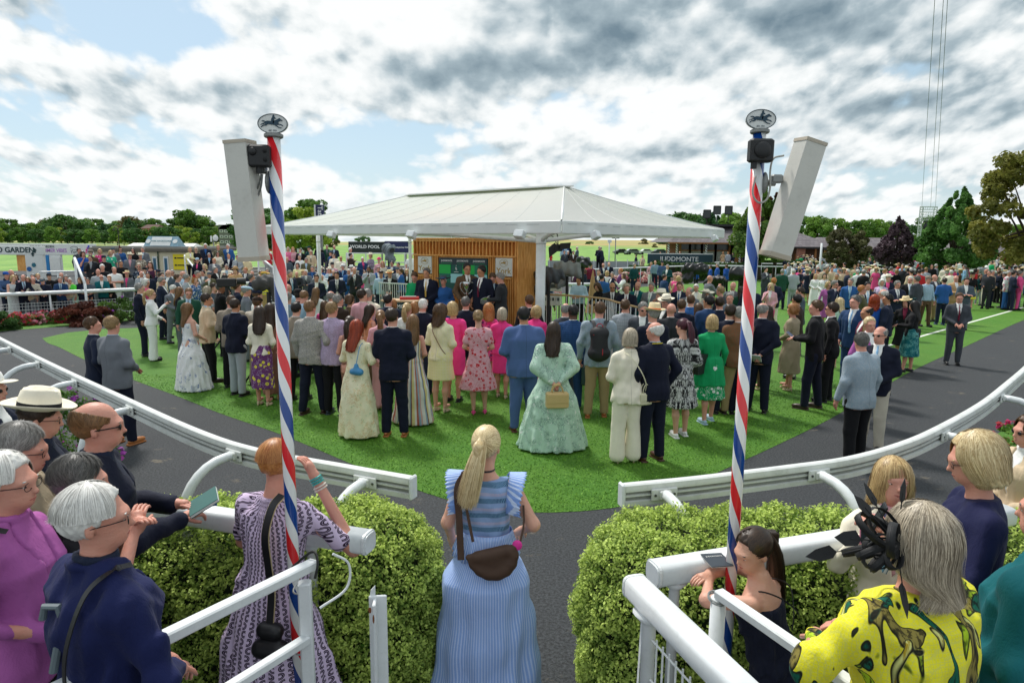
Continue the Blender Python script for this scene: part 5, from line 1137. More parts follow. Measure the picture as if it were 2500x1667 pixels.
balusters('white baluster railing with pale wood handrail, right of the main post',[W(1329,719,1.47),W(1397,722,1.47),W(1473,729,1.47),W(1507,738,1.47),W(1544,747,1.40),W(1566,753,1.33)],1.0,26,True)
balusters('white baluster railing left of the timber hut, behind the presenter',[W(924,690,1.47),W(960,692,1.47),W(999,694,1.47)],1.0,14,False)
tb=WD(983,731,14.1)
e=thing('presentation_table','dark green presentation table with pale wood top, in front of the stage','table',(tb[0],tb[1],0),R(-12))
m=MB(); m.bbox((0,0,tb[2]-.02),(.85,.45,.04),.008); m.build('table_top',paint('pale table wood','c2a27c',.5),e)
m=MB(); m.bbox((0,-.19,tb[2]-.46),(.80,.02,.83),.004); pn=m.build('front_panel',paint('green panel','1d3a3a',.5),e); text('JUDDMONTE',.12,paint('lettering white','e6e8e6',.5,dirt=0),pn,(0,-.2015,tb[2]-.14),(math.pi/2,0,0),.001)
for sx in(-.38,.38):
    for sy in(-.15,.2): m=MB(); m.tube([(sx,sy,tb[2]-.04),(sx,sy,0)],.02,8); m.build('leg',paint('green panel','1d3a3a',.5),e)
m=MB(); m.bbox((0,0,.03),(.42,.22,.06),.01); m.bbox((0,0,.066),(.30,.15,.012),.004,mi=1); o_=m.build('trophy_case',[paint('red case','b02a22',.5),paint('case lining','9a9c98',.6)]); o_.location=(tb[0]+.15,tb[1],tb[2]+.001); o_.rotation_euler=(0,0,R(8)); tag(o_,'red trophy case lying open on the presentation table','case')
# television light hanging under the canopy beside the post
q=WD(1360,605,14.6); e=thing('stage_light','black barn-door stage light hanging from the canopy beside the main post','stage light',q)
m=MB(); m.bbox((0,0,0),(.22,.18,.16),.02,rot=.4); m.build('lamp_body',BLK,e); m=MB(); m.poly([(-.18,-.1,-.22),(.0,-.1,-.08),(-.05,-.1,.12),(-.2,-.1,.0)],(0,.01,0)); m.poly([(.05,-.12,-.04),(.28,-.12,-.02),(.3,-.12,.12),(.06,-.12,.1)],(0,.01,0)); m.build('barn_door',BLK,e)
m=MB(); m.tube(cat([(0,0,.08),(-.1,.1,.25),(-.25,.15,.3),(-.3,0,.42)],5),.01,5); m.tube(cat([(.02,0,.08),(.0,.05,.3),(-.12,.1,.38),(-.2,.1,.45)],5),.012,5); m.build('cable',BLK,e)
# ---------------- far rails round the ring ----------------
def plain_rail(label,px,z=1.15,r=.05,step=2.4,mesh=False,name='perimeter_rail'):
    P=cat([W(x,y,z) for x,y in px],6); e=thing(name,label,'rail',(P[0][0],P[0][1],0)); o=np.array([P[0][0],P[0][1],0]); m=MB(); m.tube(P-o,r,10,flat=.8); m.build('rail_beam',WHITE,e,True)
    L=np.concatenate([[0],np.cumsum(np.linalg.norm(np.diff(P,axis=0),axis=1))]); n=max(2,int(L[-1]/step))
    for k in range(n+1):
        s=L[-1]*k/n; p=np.array([np.interp(s,L,P[:,i]) for i in range(3)])-o; m=MB(); m.tube([p-[0,0,.03],[p[0],p[1],0]],.03,8); m.build('post',WHITE,e,True)
    if mesh:
        m=MB(); zz=[.08,.2,.32,.44,.56,.66]
        for z_ in zz: m.tube([(p[0]-o[0],p[1]-o[1]+.06,z_) for p in P],.007,4,False)
        for s in np.arange(0,L[-1],.085): p=[np.interp(s,L,P[:,i]) for i in range(2)]; m.add([(p[0]-o[0]-.004,p[1]-o[1]+.06,.04),(p[0]-o[0]+.004,p[1]-o[1]+.06,.04),(p[0]-o[0]+.004,p[1]-o[1]+.06,.68),(p[0]-o[0]-.004,p[1]-o[1]+.06,.68)],[(0,1,2,3)])
        m.build('wire_mesh',WHITE,e)
    return e
plain_rail('thick white rail with wire mesh below, spectators leaning on it at far left',[(-130,728),(0,720),(120,715),(240,710),(342,706)],.985,.085,2.3,True)
plain_rail('thick white rail with wire mesh behind the two men in lanyards',[(560,694),(640,690),(723,686),(790,684),(852,682)],1.15,.085,2.6,True)
plain_rail('white rail behind the man with headphones',[(1325,694),(1390,694),(1458,694)],1.15,.08,2.)
plain_rail('long white perimeter rail across the far side of the ring',[(1425,659),(1520,655),(1663,650),(1750,649),(1830,650),(1950,652),(2060,656),(2240,659),(2400,663),(2540,667)],1.15,.07,3.2)
plain_rail('second white rail behind the far hedge on the right',[(1745,641),(1830,643),(1950,645),(2062,647),(2200,648),(2350,650)],1.15,.06,4.)
for i,(x0,x1,y,d) in enumerate(((-60,300,594,150),(650,1010,599,190),(1330,1660,603,170))):
    plain_rail(('white course rail across the grass beyond the signs on the left','white course rail on the racecourse behind the left crowd','white course rail on the racecourse behind the pavilion cars')[i],[(x0,y),((x0+x1)/2,y+1),(x1,y+2.5)],z=.9 if i!=1 else .9,r=.07,step=6)
# ---------------- flower bed along the left rail ----------------
FLW={}
def bush(label,loc,rx,ry,rz,n,cols,ls=.03,flow=None,seed=0,name='shrub',cat_='shrub',nc=26,cs=.4):
    g=np.random.default_rng(seed+50); e=thing(name,label,cat_,loc); P,Nn,tone,C=crown_pts(g,n,rx,ry,rz,nc,cs,.5); P[:,2]=np.abs(P[:,2]*.9+rz*.35); V,F,A=leaves(P,Nn,ls,tone,.5,g); link('foliage',rawmesh('foliage',V,F,False,A),leafm('leaf %s %s'%cols,*cols),e)
    m=MB()
    for i in range(7): a=g.uniform(0,6.28); m.tube([(0,0,0),(rx*.3*math.cos(a),ry*.3*math.sin(a),rz*.5),(rx*.6*math.cos(a),ry*.6*math.sin(a),rz*1.0)],[.012,.008,.003],4)
    m.build('stems',BARK,e,True)
    if flow:
        nf,fc,fs=flow
        for ci,c in enumerate(fc):
            k=nf//len(fc); q=g.integers(0,len(P),k); S=P[q]*1.06+[0,0,.02]; Nf=Nn[q]+[0,-.5,.8]; pts=[];nn=[]
            for j in range(5): a=j/5*6.28+g.random(k)*.3; off=np.stack([np.cos(a),.3*np.sin(a),np.sin(a)*.8],1)*fs*.55; pts.append(S+off); nn.append(Nf)
            V,F,A=leaves(np.concatenate(pts),np.concatenate(nn),fs*.6,g.random(5*k),.8,g,.4); link('flowers',rawmesh('flowers',V,F,False,A),leafm('petal '+c,c,c,.35),e)
    return e
g=np.random.default_rng(4)
PK=['d9708f','e8a3b2','b9304a','d4584a']
for i,x in enumerate(range(-20,225,27)):
    p=W(x,800-(x+20)*.075,0); bush(('red and pink','pale pink','deep red','magenta and rose')[i%4]+' bedding flowers by the mesh, '+('below the blue cap man','below the lace dress woman','below the seated balding man','below the grey waistcoat man','below the flat cap man','below the blue jacket man','below the lime green top','beside the dark red bush','at the right end of the bed','beyond')[i],(p[0],p[1],0),.42,.3,.30,900,('2c5a20','6a9440'),.035,(130,[PK[i%4],PK[(i+1)%4]],.055),i,'flower_clump','flowers')
for i,(x,y,rx,rz,cc,lb,fl) in enumerate(((205,793,.85,.55,('3d1d18','7a4434'),'dark red leaved bush in the bed below the left rail',None),(262,788,.5,.5,('4a2a20','6f5a3a'),'brownish low bush between the red bush and the green bush',(40,['9a4fb0'],.05)),(318,785,.95,.72,('2a4a1c','6d8f3f'),'large rounded green bush at the right end of the flower bed',(50,['9a4fb0'],.05)),(-15,808,.6,.5,('27421c','52763a'),'dark green bush at the left edge of the flower bed',None))):
    p=W(x,y,0); bush(lb,(p[0],p[1],0),rx,.6,rz,4200,cc,.05,fl,20+i)
p=WD(158,1035,7.2); bush('purple flowered bush between the panama hat and the ring',(p[0],p[1],0),.5,.4,.85,3500,('2d5a1e','7da34a'),.03,(160,['a13fa8','c457b5'],.035),31)
p=W(2530,1150,0); bush('pink flowered clump at the right edge beside the track',(p[0],p[1],.0),.6,.8,.42,3000,('2d5a1e','6f9a3a'),.035,(220,['c2185b','d8447e','b5222e'],.04),33)
gpoly('verge',[W(2400,1080),W(2700,900),W(2900,1150),W(2480,1300)],.006,LAWN)
for i,(x,y,rx,rz,cc,lb) in enumerate(((1548,689,1.1,.9,('26431a','557a30'),'low rounded bush by the far rail, left one'),(1600,685,1.4,1.2,('1d3815','3f6428'),'dark rounded bush by the far rail behind the grey suit'),(1672,684,.9,.8,('2a4a1c','66883c'),'small bush by the far rail beside the pink dress'),(2098,672,2.2,1.9,('22401a','4c7030'),'tall rounded shrub by the far rail behind the beige suit'),(2460,672,1.2,1.,('22401a','4c7030'),'low shrub by the rail at far right'))):
    p=W(x,y,0); bush(lb,(p[0],p[1],0),rx,1.,rz,2500,cc,.1,None,40+i)
for i,(x,y,c) in enumerate(((1520,690,'d88a9a'),(1575,691,'c74a5a'),(1640,688,'e6b3b0'),(2125,668,'d9a9a0'),(2165,667,'d9b3a5'),(2205,668,'cf9c95'))):
    p=W(x,y,0); bush(('pink roses','red roses','pale roses','blush hydrangeas beside the shrub','cream pink hydrangeas in the middle of the far bed','dusky hydrangeas at the right of the far bed')[i]+' by the far rail',(p[0],p[1],0),.9 if i<3 else 1.3,.6,.5 if i<3 else 1.0,900,('2c5a20','6a9440'),.08,(260,[c,'e8d0c0'],.16),60+i,'flower_clump','flowers')
def clipped(label,px,h,dep,seed):
    A,B=[W(x,y,0) for x,y in px]; d=B-A; L=np.linalg.norm(d); e=thing('clipped_hedge',label,'hedge',(A[0],A[1],0),math.atan2(d[1],d[0])); g=np.random.default_rng(seed); n=9000
    P=g.random((n,3))*[L,dep,h]; f=g.integers(0,3,n); P[f==0,1]=0; P[f==1,2]=h; P[f==2,1]=0; P+=g.normal(0,.04,(n,3)); Nn=np.where((f==1)[:,None],[0,0,1.],[0,-1.,0]); V,F,A_=leaves(P,Nn,.09,g.random(n),.6,g); link('foliage',rawmesh('foliage',V,F,False,A_),leafm('leaf hedge','1f3a14','4a6b2a'),e)
    m=MB(); m.box((L/2,dep/2+.05,h/2-.03),(L-.1,dep-.1,h-.1)); m.build('dark_core',paint('twig shade','1c2a10',.9),e)  # plain filler box, inner shade of the hedge put into its dark colour
clipped('long dark clipped hedge behind the blue jackets',[(1650,686),(1835,683)],1.25,1.2,5)
clipped('low clipped hedge behind the far rail, right of the speaker',[(1855,668),(2010,670)],1.2,1.,6)
# ---------------- terraces under the standing spectators ----------------
def y0_of(x): return np.interp(x,[-30,-16.4,-8.3,20],[22.,22.6,28.4,28.4])
SLOPE=.14
m=MB(); nstep=11
xsT=np.linspace(-14.6,-3.2,13)
for k in range(nstep):
    z=.126*(k+1); V=[];n=len(xsT)
    for x in xsT: y=y0_of(x)+.6+.9*k; V+= [(x,y,0),(x,y,z),(x,y+.9,z)]
    F=[];
    for i in range(n-1): F+=[(3*i,3*i+3,3*i+4,3*i+1),(3*i+1,3*i+4,3*i+5,3*i+2)]
    m.add(V,F)
    for i in(0,n-1): m.add([V[3*i],V[3*i+1],V[3*i+2],(V[3*i+2][0],V[3*i+2][1],0)],[(0,1,2,3)])
tag(m.build('viewing_steps',CONC),kind='structure')
def terrace_z(x,y):
    k=math.floor((y-y0_of(x)-.6)/.9); return max(0,.126*(k+1)) if -14.6<=x<=-3.2 else 0.
# rails beside the viewing steps
def stair_rail(label,a,b,h=1.0,bars=0):
    e=thing('stair_railing',label,'railing',(a[0],a[1],0)); a=np.array(a);b=np.array(b);o=np.array([a[0],a[1],0]); m=MB(); m.tube([a-o+[0,0,h],b-o+[0,0,h]],.045,8); m.build('top_rail',WHITE,e,True)
    for p in(a,b): m=MB(); m.tube([[*(p-o)[:2],0],p-o+[0,0,h]],.04,8); m.build('post',WHITE,e,True)
    if bars:
        m=MB()
        for k in range(1,bars): p=a+(b-a)*k/bars-o; m.tube([[p[0],p[1],p[2]],p+[0,0,h]],.012,5)
        m.build('bars',WHITE,e)
p=WD(184,650,24.); q=WD(207,690,22.); stair_rail('white sloping handrail at the left end of the viewing steps',[p[0],p[1],1.1],[q[0],q[1],.3])
p=WD(452,640,31.5); q=WD(486,674,28.); stair_rail('white sloping handrail between the two crowds on the steps',[p[0],p[1],1.05],[q[0],q[1],.35])
p=WD(630,633,31.); q=WD(668,655,28.5); stair_rail('white barred stair railing right of the left speaker',[p[0],p[1],1.1],[q[0],q[1],.6],1.,14)
# ---------------- signs and low buildings on the left ----------------
def wall_at(name,label,cat_,px0,px1,yt,yb,dep,th,mat,rz=None):
    a=WD(px0,yt,dep);b=WD(px1,yt,dep);c=WD((px0+px1)/2,yb,dep); e=thing(name,label,cat_,((a[0]+b[0])/2,dep,0)); zt=(a[2]+b[2])/2; zb=c[2]; w=b[0]-a[0]; m=MB(); m.bbox((0,th/2,(zt+zb)/2),(w,th,zt-zb),.02); m.build('board',mat,e); return e,w,zt,zb
DK=paint('print dark green','12363a',.5,dirt=0); VI=paint('print violet','b26fc4',.5,dirt=0); PW=paint('board white','dddfdd',.5,dirt=.2,scale=1)
D1=44.
e,w,zt,zb=wall_at('garden_entrance','white entrance arch reading garden with an arrow, at far left','entrance sign',-150,103,600,622,D1,.3,PW)
kx=FPX/D1/1.0
text('D GARDEN',.50,DK,e,(w*(( 2+73)/2+150-126.5)/253,-.012,(zt+zb)/2+.02),(math.pi/2,0,0),.004,bold=.012)
def arrow(par,x,z,s,th=-.02):
    m=MB(); m.poly([(x-s*.5,th,z),(x,th,z+s*.55),(x+s*.5,th,z),(x+s*.2,th,z),(x+s*.2,th,z-s*.5),(x-s*.2,th,z-s*.5),(x-s*.2,th,z)][::-1],(0,.015,0)); m.build('arrow',DK,par)
arrow(e,w*(84+150-126.5)/253,(zt+zb)/2,.30)
for x0,x1 in((60,103),(-150,-60)):
    a=WD(x0,622,D1);b=WD(x1,622,D1); m=MB(); ox=(WD(-23.5,600,D1))[0]; m.bbox(((a[0]+b[0])/2-ox,.15,zb/2),(b[0]-a[0],.29,zb),.01); m.build('pier',PW,e)
xx=WD(82,640,D1)[0]-WD(-23.5,600,D1)[0]; arrow(e,xx,1.75,.28); m=MB(); th=np.arange(16)/16*6.2832; m.poly([(xx+.17*(1 if i%2 else .72)*math.cos(t),-.02,1.02+.17*(1 if i%2 else .72)*math.sin(t)) for i,t in enumerate(th)],(0,.02,0)); m.build('rosette',paint('print teal','1f6a80',.5),e)
m=MB(); m.lathe([(.16,0),(.16,.02)],(xx-.33,-.02,.75),18,M=np.array(Matrix.Rotation(R(90),3,'X'))); m.build('round_sign',paint('print blue','1f5fa0',.5),e)
e,w,zt,zb=wall_at('summer_banner','long white banner wall with violet summer lettering, behind the garden arch','banner',-60,229,595,622,50.,.3,PW)
ox=WD(84.5,600,50.)[0]
text('SOUND GARDEN',.24,DK,e,(WD(102,600,50.)[0]-ox,-.012,zt-.22),(math.pi/2,0,0),.004,bold=.004); text('MMER VIBES',.40,VI,e,(WD(133,600,50.)[0]-ox,-.012,zt-.52),(math.pi/2,0,0),.004,bold=.002,sx=.85); text('York',.34,DK,e,(WD(181,600,50.)[0]-ox,-.012,zt-.60),(math.pi/2,0,0),.004)
m=MB(); m.tube([(WD(180,600,50.)[0]-ox+.27*math.cos(t),-.02,zt-.3+.12*math.sin(t)) for t in np.linspace(0,6.2832,20)],.012,4); m.build('oval_ring',DK,e)
for i,(dx,dz,c) in enumerate(((210,.45,'d43f8a'),(213,.30,'8a4fc0'),(216,.18,'3f4fc0'),(209,.62,'e0709a'),(214,.55,'b05fd0'))): m=MB(); m.ell((WD(dx,600,50.)[0]-ox,-.02,zt-dz),(.07,.02,.10),8,5); m.build('printed_flower',paint('print '+c,c,.5),e)
m=MB(); a=WD(103,640,50.)[0]-ox;b=WD(148,640,50.)[0]-ox; m.box(((a+b)/2,.12,zb/2),(b-a,.2,zb)); m.build('kiosk_front',PW,e); m=MB(); a=WD(103,640,50.)[0]-ox;b=WD(120,640,50.)[0]-ox; m.box(((a+b)/2,-.0,zb/2),(b-a,.06,zb-.02)); m.build('blue_doorway',paint('door blue','1f7fc0',.5),e)
m=MB(); a=WD(122,640,50.)[0]-ox;b=WD(147,640,50.)[0]-ox; m.box(((a+b)/2,-.03,zb/2-.1),(b-a,.06,zb-.2)); m.build('white_door',paint('door white','e1e2e0',.5),e)
m=MB(); m.lathe([(.14,0),(.14,.03)],(WD(97,625,50.)[0]-ox,-.1,zb-.1),16,M=np.array(Matrix.Rotation(R(90),3,'X'))); m.build('exit_sign',paint('safety green','1a8a4a',.5),e)
m=MB(); a=WD(35,640,50.)[0]-ox;b=WD(60,640,50.)[0]-ox; m.box(((a+b)/2,.3,1.1),(b-a,.1,1.6)); m.build('timber_panel',WOOD,e)
for i,(x,y) in enumerate(((40,655),(165,640),(180,628))): p=W(x,y+14,0); bush(('shrub with red flowers behind the garden arch','green shrub right of the white kiosk door','taller green shrub under the york lettering')[i],(p[0],min(p[1],43-i),0),1.,.8,1.1,1500,('2c4a1c','7a9a3a'),.11,(30,['b5222e'],.12) if i==0 else None,80+i)
plain_rail('white double rail behind the man in white shirt with green tie',[(95,664),(140,663),(184,662)],1.15,.05,1.5)
def racecourse_hut():
    D=40.; a=WD(228,607,D);b=WD(466,607,D); e=thing('ticket_building','cream flat roofed building with a white gable sign and yellow poster','building',((a[0]+b[0])/2,D,0)); w=b[0]-a[0]; zt=WD(400,613,D)[2]; ox=(a[0]+b[0])/2; CR=paint('cream render','d9cfb2',.8,dirt=.25,scale=1.5)
    m=MB(); m.box((0,3,zt/2),(w,6,zt)); wl=m.build('wall',CR,e)
    m=MB(); m.bbox((0,2.98,zt+.07),(w+.4,6.4,.22),.03); m.build('roof_edge',paint('stone coping','6f695e',.8,dirt=.5),e)
    m=MB(); m.box((0,3,zt+.22),(w+.1,6.1,.10)); m.build('roof',paint('roof felt','8a8a86',.9),e)
    for x in(379,406): X=WD(x,640,D)[0]-ox; m=MB(); m.box((X,-.02,zt-.98),(.30,.08,1.3)); f=m.build('window',PW,e); m=MB(); m.box((X,-.065,zt-1.0),(.17,.02,1.12)); m.build('pane',paint('window blue glass','33617c',.15),f)
    X=WD(388,640,D)[0]-ox; m=MB(); m.tube([(X,-.06,zt),(X,-.06,0)],.035,8); m.build('downpipe',paint('pipe green','17402c',.5),e)
    a1,b1=WD(424,640,D)[0]-ox,WD(462,640,D)[0]-ox; m=MB(); m.box(((a1+b1)/2,-.03,zt-.66),(b1-a1,.05,.95)); pn=m.build('yellow_poster',paint('poster yellow','e8d21c',.5,dirt=0),e)
    BK=paint('print black','15151a',.5,dirt=0)
    for dz in(.42,.86): m=MB(); m.box(((a1+b1)/2-.33,-.06,zt-dz),(.12,.01,.10)); m.box(((a1+b1)/2+.08,-.06,zt-dz),(.62,.01,.07)); m.build('printed_line',BK,pn)
    # gable sign
    xs_=[WD(x,600,D)[0]-ox for x in(343,428)]; h=WD(0,585,D)[2]-WD(0,610,D)[2]; z0=zt+.28; z1=z0+.62
    m=MB(); m.add([(xs_[0],.3,z0),(xs_[1],.3,z0),(xs_[1]-.16,.75,z1),(xs_[0]+.10,.75,z1),(xs_[0],1.3,z0),(xs_[1],1.3,z0)],[(0,1,2,3),(4,3,2,5),(1,5,2),(0,3,4),(0,4,5,1)]); sg=m.build('gable_sign',paint('sign pale blue','7f9fae',.5,dirt=.1),e)
    tl=math.atan2(z1-z0,.45); m=MB(); cx=(xs_[0]+xs_[1])/2-.05; m.bbox((cx,.5,(z0+z1)/2),(1.25,.02,.66),.004,M=np.array(Matrix.Rotation(tl-math.pi/2,3,'X'))); m.build('sign_face',PW,sg)
    text('YORK RACECOURSE',.145,paint('print grey teal','6b8f98',.5),sg,(cx,.475,(z0+z1)/2+.02),(tl,0,0),.006,sx=.95,bold=.003)
    for x in(.18,xs_[1]-xs_[0]-.3): m=MB(); m.lathe([(.15,0),(.15,.012)],(xs_[0]+x+.05,.485,(z0+z1)/2),18,M=np.array(Matrix.Rotation(tl,3,'X'))); m.build('round_badge',PW,sg)
    return e
racecourse_hut()
e=thing('marquee','low white marquee roof behind the ticket building','marquee',(WD(370,600,60.)[0],60,0)); m=MB(); a=WD(278,600,60.)[0]-WD(370,600,60.)[0];b=WD(458,600,60.)[0]-WD(370,600,60.)[0]; zt=WD(370,594,60.)[2]; m.add([(a,0,zt-.7),(b,0,zt-.7),(b-.4,2.5,zt),(a+.4,2.5,zt),(a,5,zt-.7),(b,5,zt-.7),(a,0,0),(b,0,0),(a,5,0),(b,5,0)],[(0,1,2,3),(4,3,2,5),(1,5,2),(0,3,4),(6,7,1,0),(7,9,5,1),(9,8,4,5),(8,6,0,4)]); m.build('canvas',PW,e)
# world pool board and the two banners
e,w,zt,zb=wall_at('advertising_board','black world pool advertising board left of the timber hut','advertising board',850,938,590,618,38.,.15,paint('board black green','16241f',.5,dirt=0)); text('WORLD POOL',.25,paint('lettering white','e6e8e6',.5,dirt=0),e,(-.08,-.012,(zt+zb)/2+.03),(math.pi/2,0,0),.004,bold=.006,sx=1.05)
for s in(-.9,.9): m=MB(); m.box((s,.08,zb/2),(.08,.08,zb)); m.build('leg',STEEL,e)
e,w,zt,zb=wall_at('advertising_board','navy board with small white lettering next to the world pool board','advertising board',938.5,1000,589,617,38.,.15,paint('board navy','1a2452',.5,dirt=0)); text('Hong Kong Jockey Club',.11,paint('lettering white','e6e8e6',.5,dirt=0),e,(.12,-.012,(zt+zb)/2-.02),(math.pi/2,0,0),.004,bold=.003)
for s in(-.5,.5): m=MB(); m.box((s,.08,zb/2),(.08,.08,zb)); m.build('leg',STEEL,e)
e,w,zt,zb=wall_at('advertising_board','long dark teal juddmonte board in front of the pavilion','advertising board',1582,1741,621,645,55.,.18,paint('board slate teal','22404a',.5,dirt=0)); text('JUDDMONTE',.54,paint('lettering white','e6e8e6',.5,dirt=0),e,(-.1,-.012,(zt+zb)/2),(math.pi/2,R(.49),0),.004,bold=.004,sx=1.02); m=MB(); m.box((0,-.015,zb+.06),(w-.1,.02,.04)); m.build('green_stripe',paint('stripe green','2fa36a',.5),e); m=MB(); m.box((0,.09,zt+.03),(w,.2,.07)); m.build('top_trim',WHITE,e)
for s in(-2.2,0,2.2): m=MB(); m.box((s,.1,zb/2),(.1,.1,zb)); m.build('leg',STEEL,e)
e,w,zt,zb=wall_at('banner_tower','tall navy vertical banner standing above the canopy on the left','banner',769,789,500,534,60.,.4,paint('board navy','1a2452',.5,dirt=0)); m=MB(); m.box((-w/2-.0,.1,(zt+zb)/2),(.12,.5,zt-zb)); m.build('pale_edge',PW,e); m=MB(); m.box((0,.2,zb/2),(.3,.3,zb)); m.build('mast',STEEL,e); text('Tatt',.62,PW,e,(.06,-.012,(zt+zb)/2),(math.pi/2,R(90),0),.004,bold=.01)
p=WD(688,520,30.); e=thing('flag_pole','thin dark red flagpole just right of the left striped pole','flagpole',(p[0],p[1],0)); m=MB(); m.box((0,0,2.1),(.05,.05,4.3)); m.build('shaft',paint('dark red','5b2028',.5),e); 
p=WD(2000,600,40.); q=WD(2007,583,40.); e=thing('sign_post','slim white post beside the dark tree','post',(p[0]+.15,p[1],0)); m=MB(); m.tube([(0,0,0),(0,0,WD(2050,594,40.)[2])],.06,10); m.build('shaft',WHITE,e,True)
p=WD(1488,590,60.); e=thing('lamp_post','thin white post with a flat white box, beyond the canopy','post',(p[0],p[1],0)); m=MB(); m.tube([(0,0,0),(0,0,3.1)],.05,8); m.build('shaft',WHITE,e,True); m=MB(); m.box((0,-.06,3.0),(.36,.08,.26)); m.build('sign_box',PW,e)
p=WD(1503,590,62.); e=thing('lamp_post','thin grey lamp post with two small heads, beyond the canopy','lamp post',(p[0],p[1],0)); m=MB(); m.tube([(0,0,0),(0,0,3.3)],.05,8); m.build('shaft',STEEL,e,True); m=MB(); m.box((-.2,0,3.3),(.3,.15,.07)); m.box((.2,0,3.3),(.3,.15,.07)); m.build('lamp_head',STEEL,e)
p=WD(291,600,70.); e=thing('lamp_post','black street lamp with hooked head before the left tree line','lamp post',(p[0],p[1],0)); m=MB(); z1=WD(0,556,70.)[2]+.1; m.tube(cat([(0,0,0),(0,0,z1-.5),(-.05,0,z1-.1),(-.3,0,z1),(-.45,0,z1-.15)],5),.05,6); m.build('shaft',BLK,e,True); m=MB(); m.ell((-.45,0,z1-.25),(.14,.14,.10),8,6); m.build('lamp_head',BLK,e)
p=WD(522,600,45.); e=thing('lamp_post','slim dark mast with a white floodlight cluster before the tree line','lamp post',(p[0],p[1],0)); z1=WD(520,585,45.)[2]; m=MB(); m.tube([(0,0,0),(0,0,z1)],.04,6); m.build('shaft',STEEL,e,True); m=MB(); m.ell((.15,0,z1+.1),(.2,.12,.22),8,6); m.box((-.15,0,z1+.05),(.08,.1,.4)); m.build('lamp_head',PW,e)
# ---------------- buildings on the right ----------------
def slate():
    m,nt,b=newmat('slate roof'); t=NT(nt); o=t.obj(); bk=t.nd('ShaderNodeTexBrick'); t.L.new(t.mapv(o,(1,1,1)),bk.inputs[0]); x,y,z=t.xyz(o); cb=t.comb(x,t.m('MULTIPLY',z,1.),0.); t.L.new(cb,bk.inputs[0]); bk.inputs['Scale'].default_value=1.; bk.inputs['Brick Width'].default_value=.5; bk.inputs['Row Height'].default_value=.22; bk.inputs['Mortar Size'].default_value=.018
    bk.inputs['Color1'].default_value=(*hx('575159'),1); bk.inputs['Color2'].default_value=(*hx('756f74'),1); bk.inputs['Mortar'].default_value=(*hx('37343a'),1); t.ins(b,'Base Color',t.mix(t.m('MULTIPLY',t.noise(o,.6,4,.6),.4),bk.outputs[0],hx('6a6259'))); b.inputs['Roughness'].default_value=.75; return m
SLATE=slate()
def brick():
    m,nt,b=newmat('red brick'); t=NT(nt); o=t.obj(); x,y,z=t.xyz(o); bk=t.nd('ShaderNodeTexBrick'); t.L.new(t.comb(t.m('ADD',x,y),z,0.),bk.inputs[0]); bk.inputs['Scale'].default_value=1.; bk.inputs['Brick Width'].default_value=.22; bk.inputs['Row Height'].default_value=.075; bk.inputs['Mortar Size'].default_value=.008
    bk.inputs['Color1'].default_value=(*hx('8a4a35'),1); bk.inputs['Color2'].default_value=(*hx('a8624a'),1); bk.inputs['Mortar'].default_value=(*hx('9a8f80'),1); t.ins(b,'Base Color',bk.outputs[0]); b.inputs['Roughness'].default_value=.85; return m
BRICK=brick(); DW=paint('dark timber','5a3d26',.7,dirt=.3); TW=paint('mid timber','95602f',.6,dirt=.25,scale=3)
def hip(mb,x0,x1,y0,y1,z0,z1,rx0,rx1,ov=.5):
    ym=(y0+y1)/2; a,b,c,d=(x0-ov,y0-ov,z0),(x1+ov,y0-ov,z0),(x1+ov,y1+ov,z0),(x0-ov,y1+ov,z0); e_,f=(rx0,ym,z1),(rx1,ym,z1); mb.add([a,b,c,d,e_,f],[(0,1,5,4),(1,2,5),(2,3,4,5),(3,0,4),(3,2,1,0)])
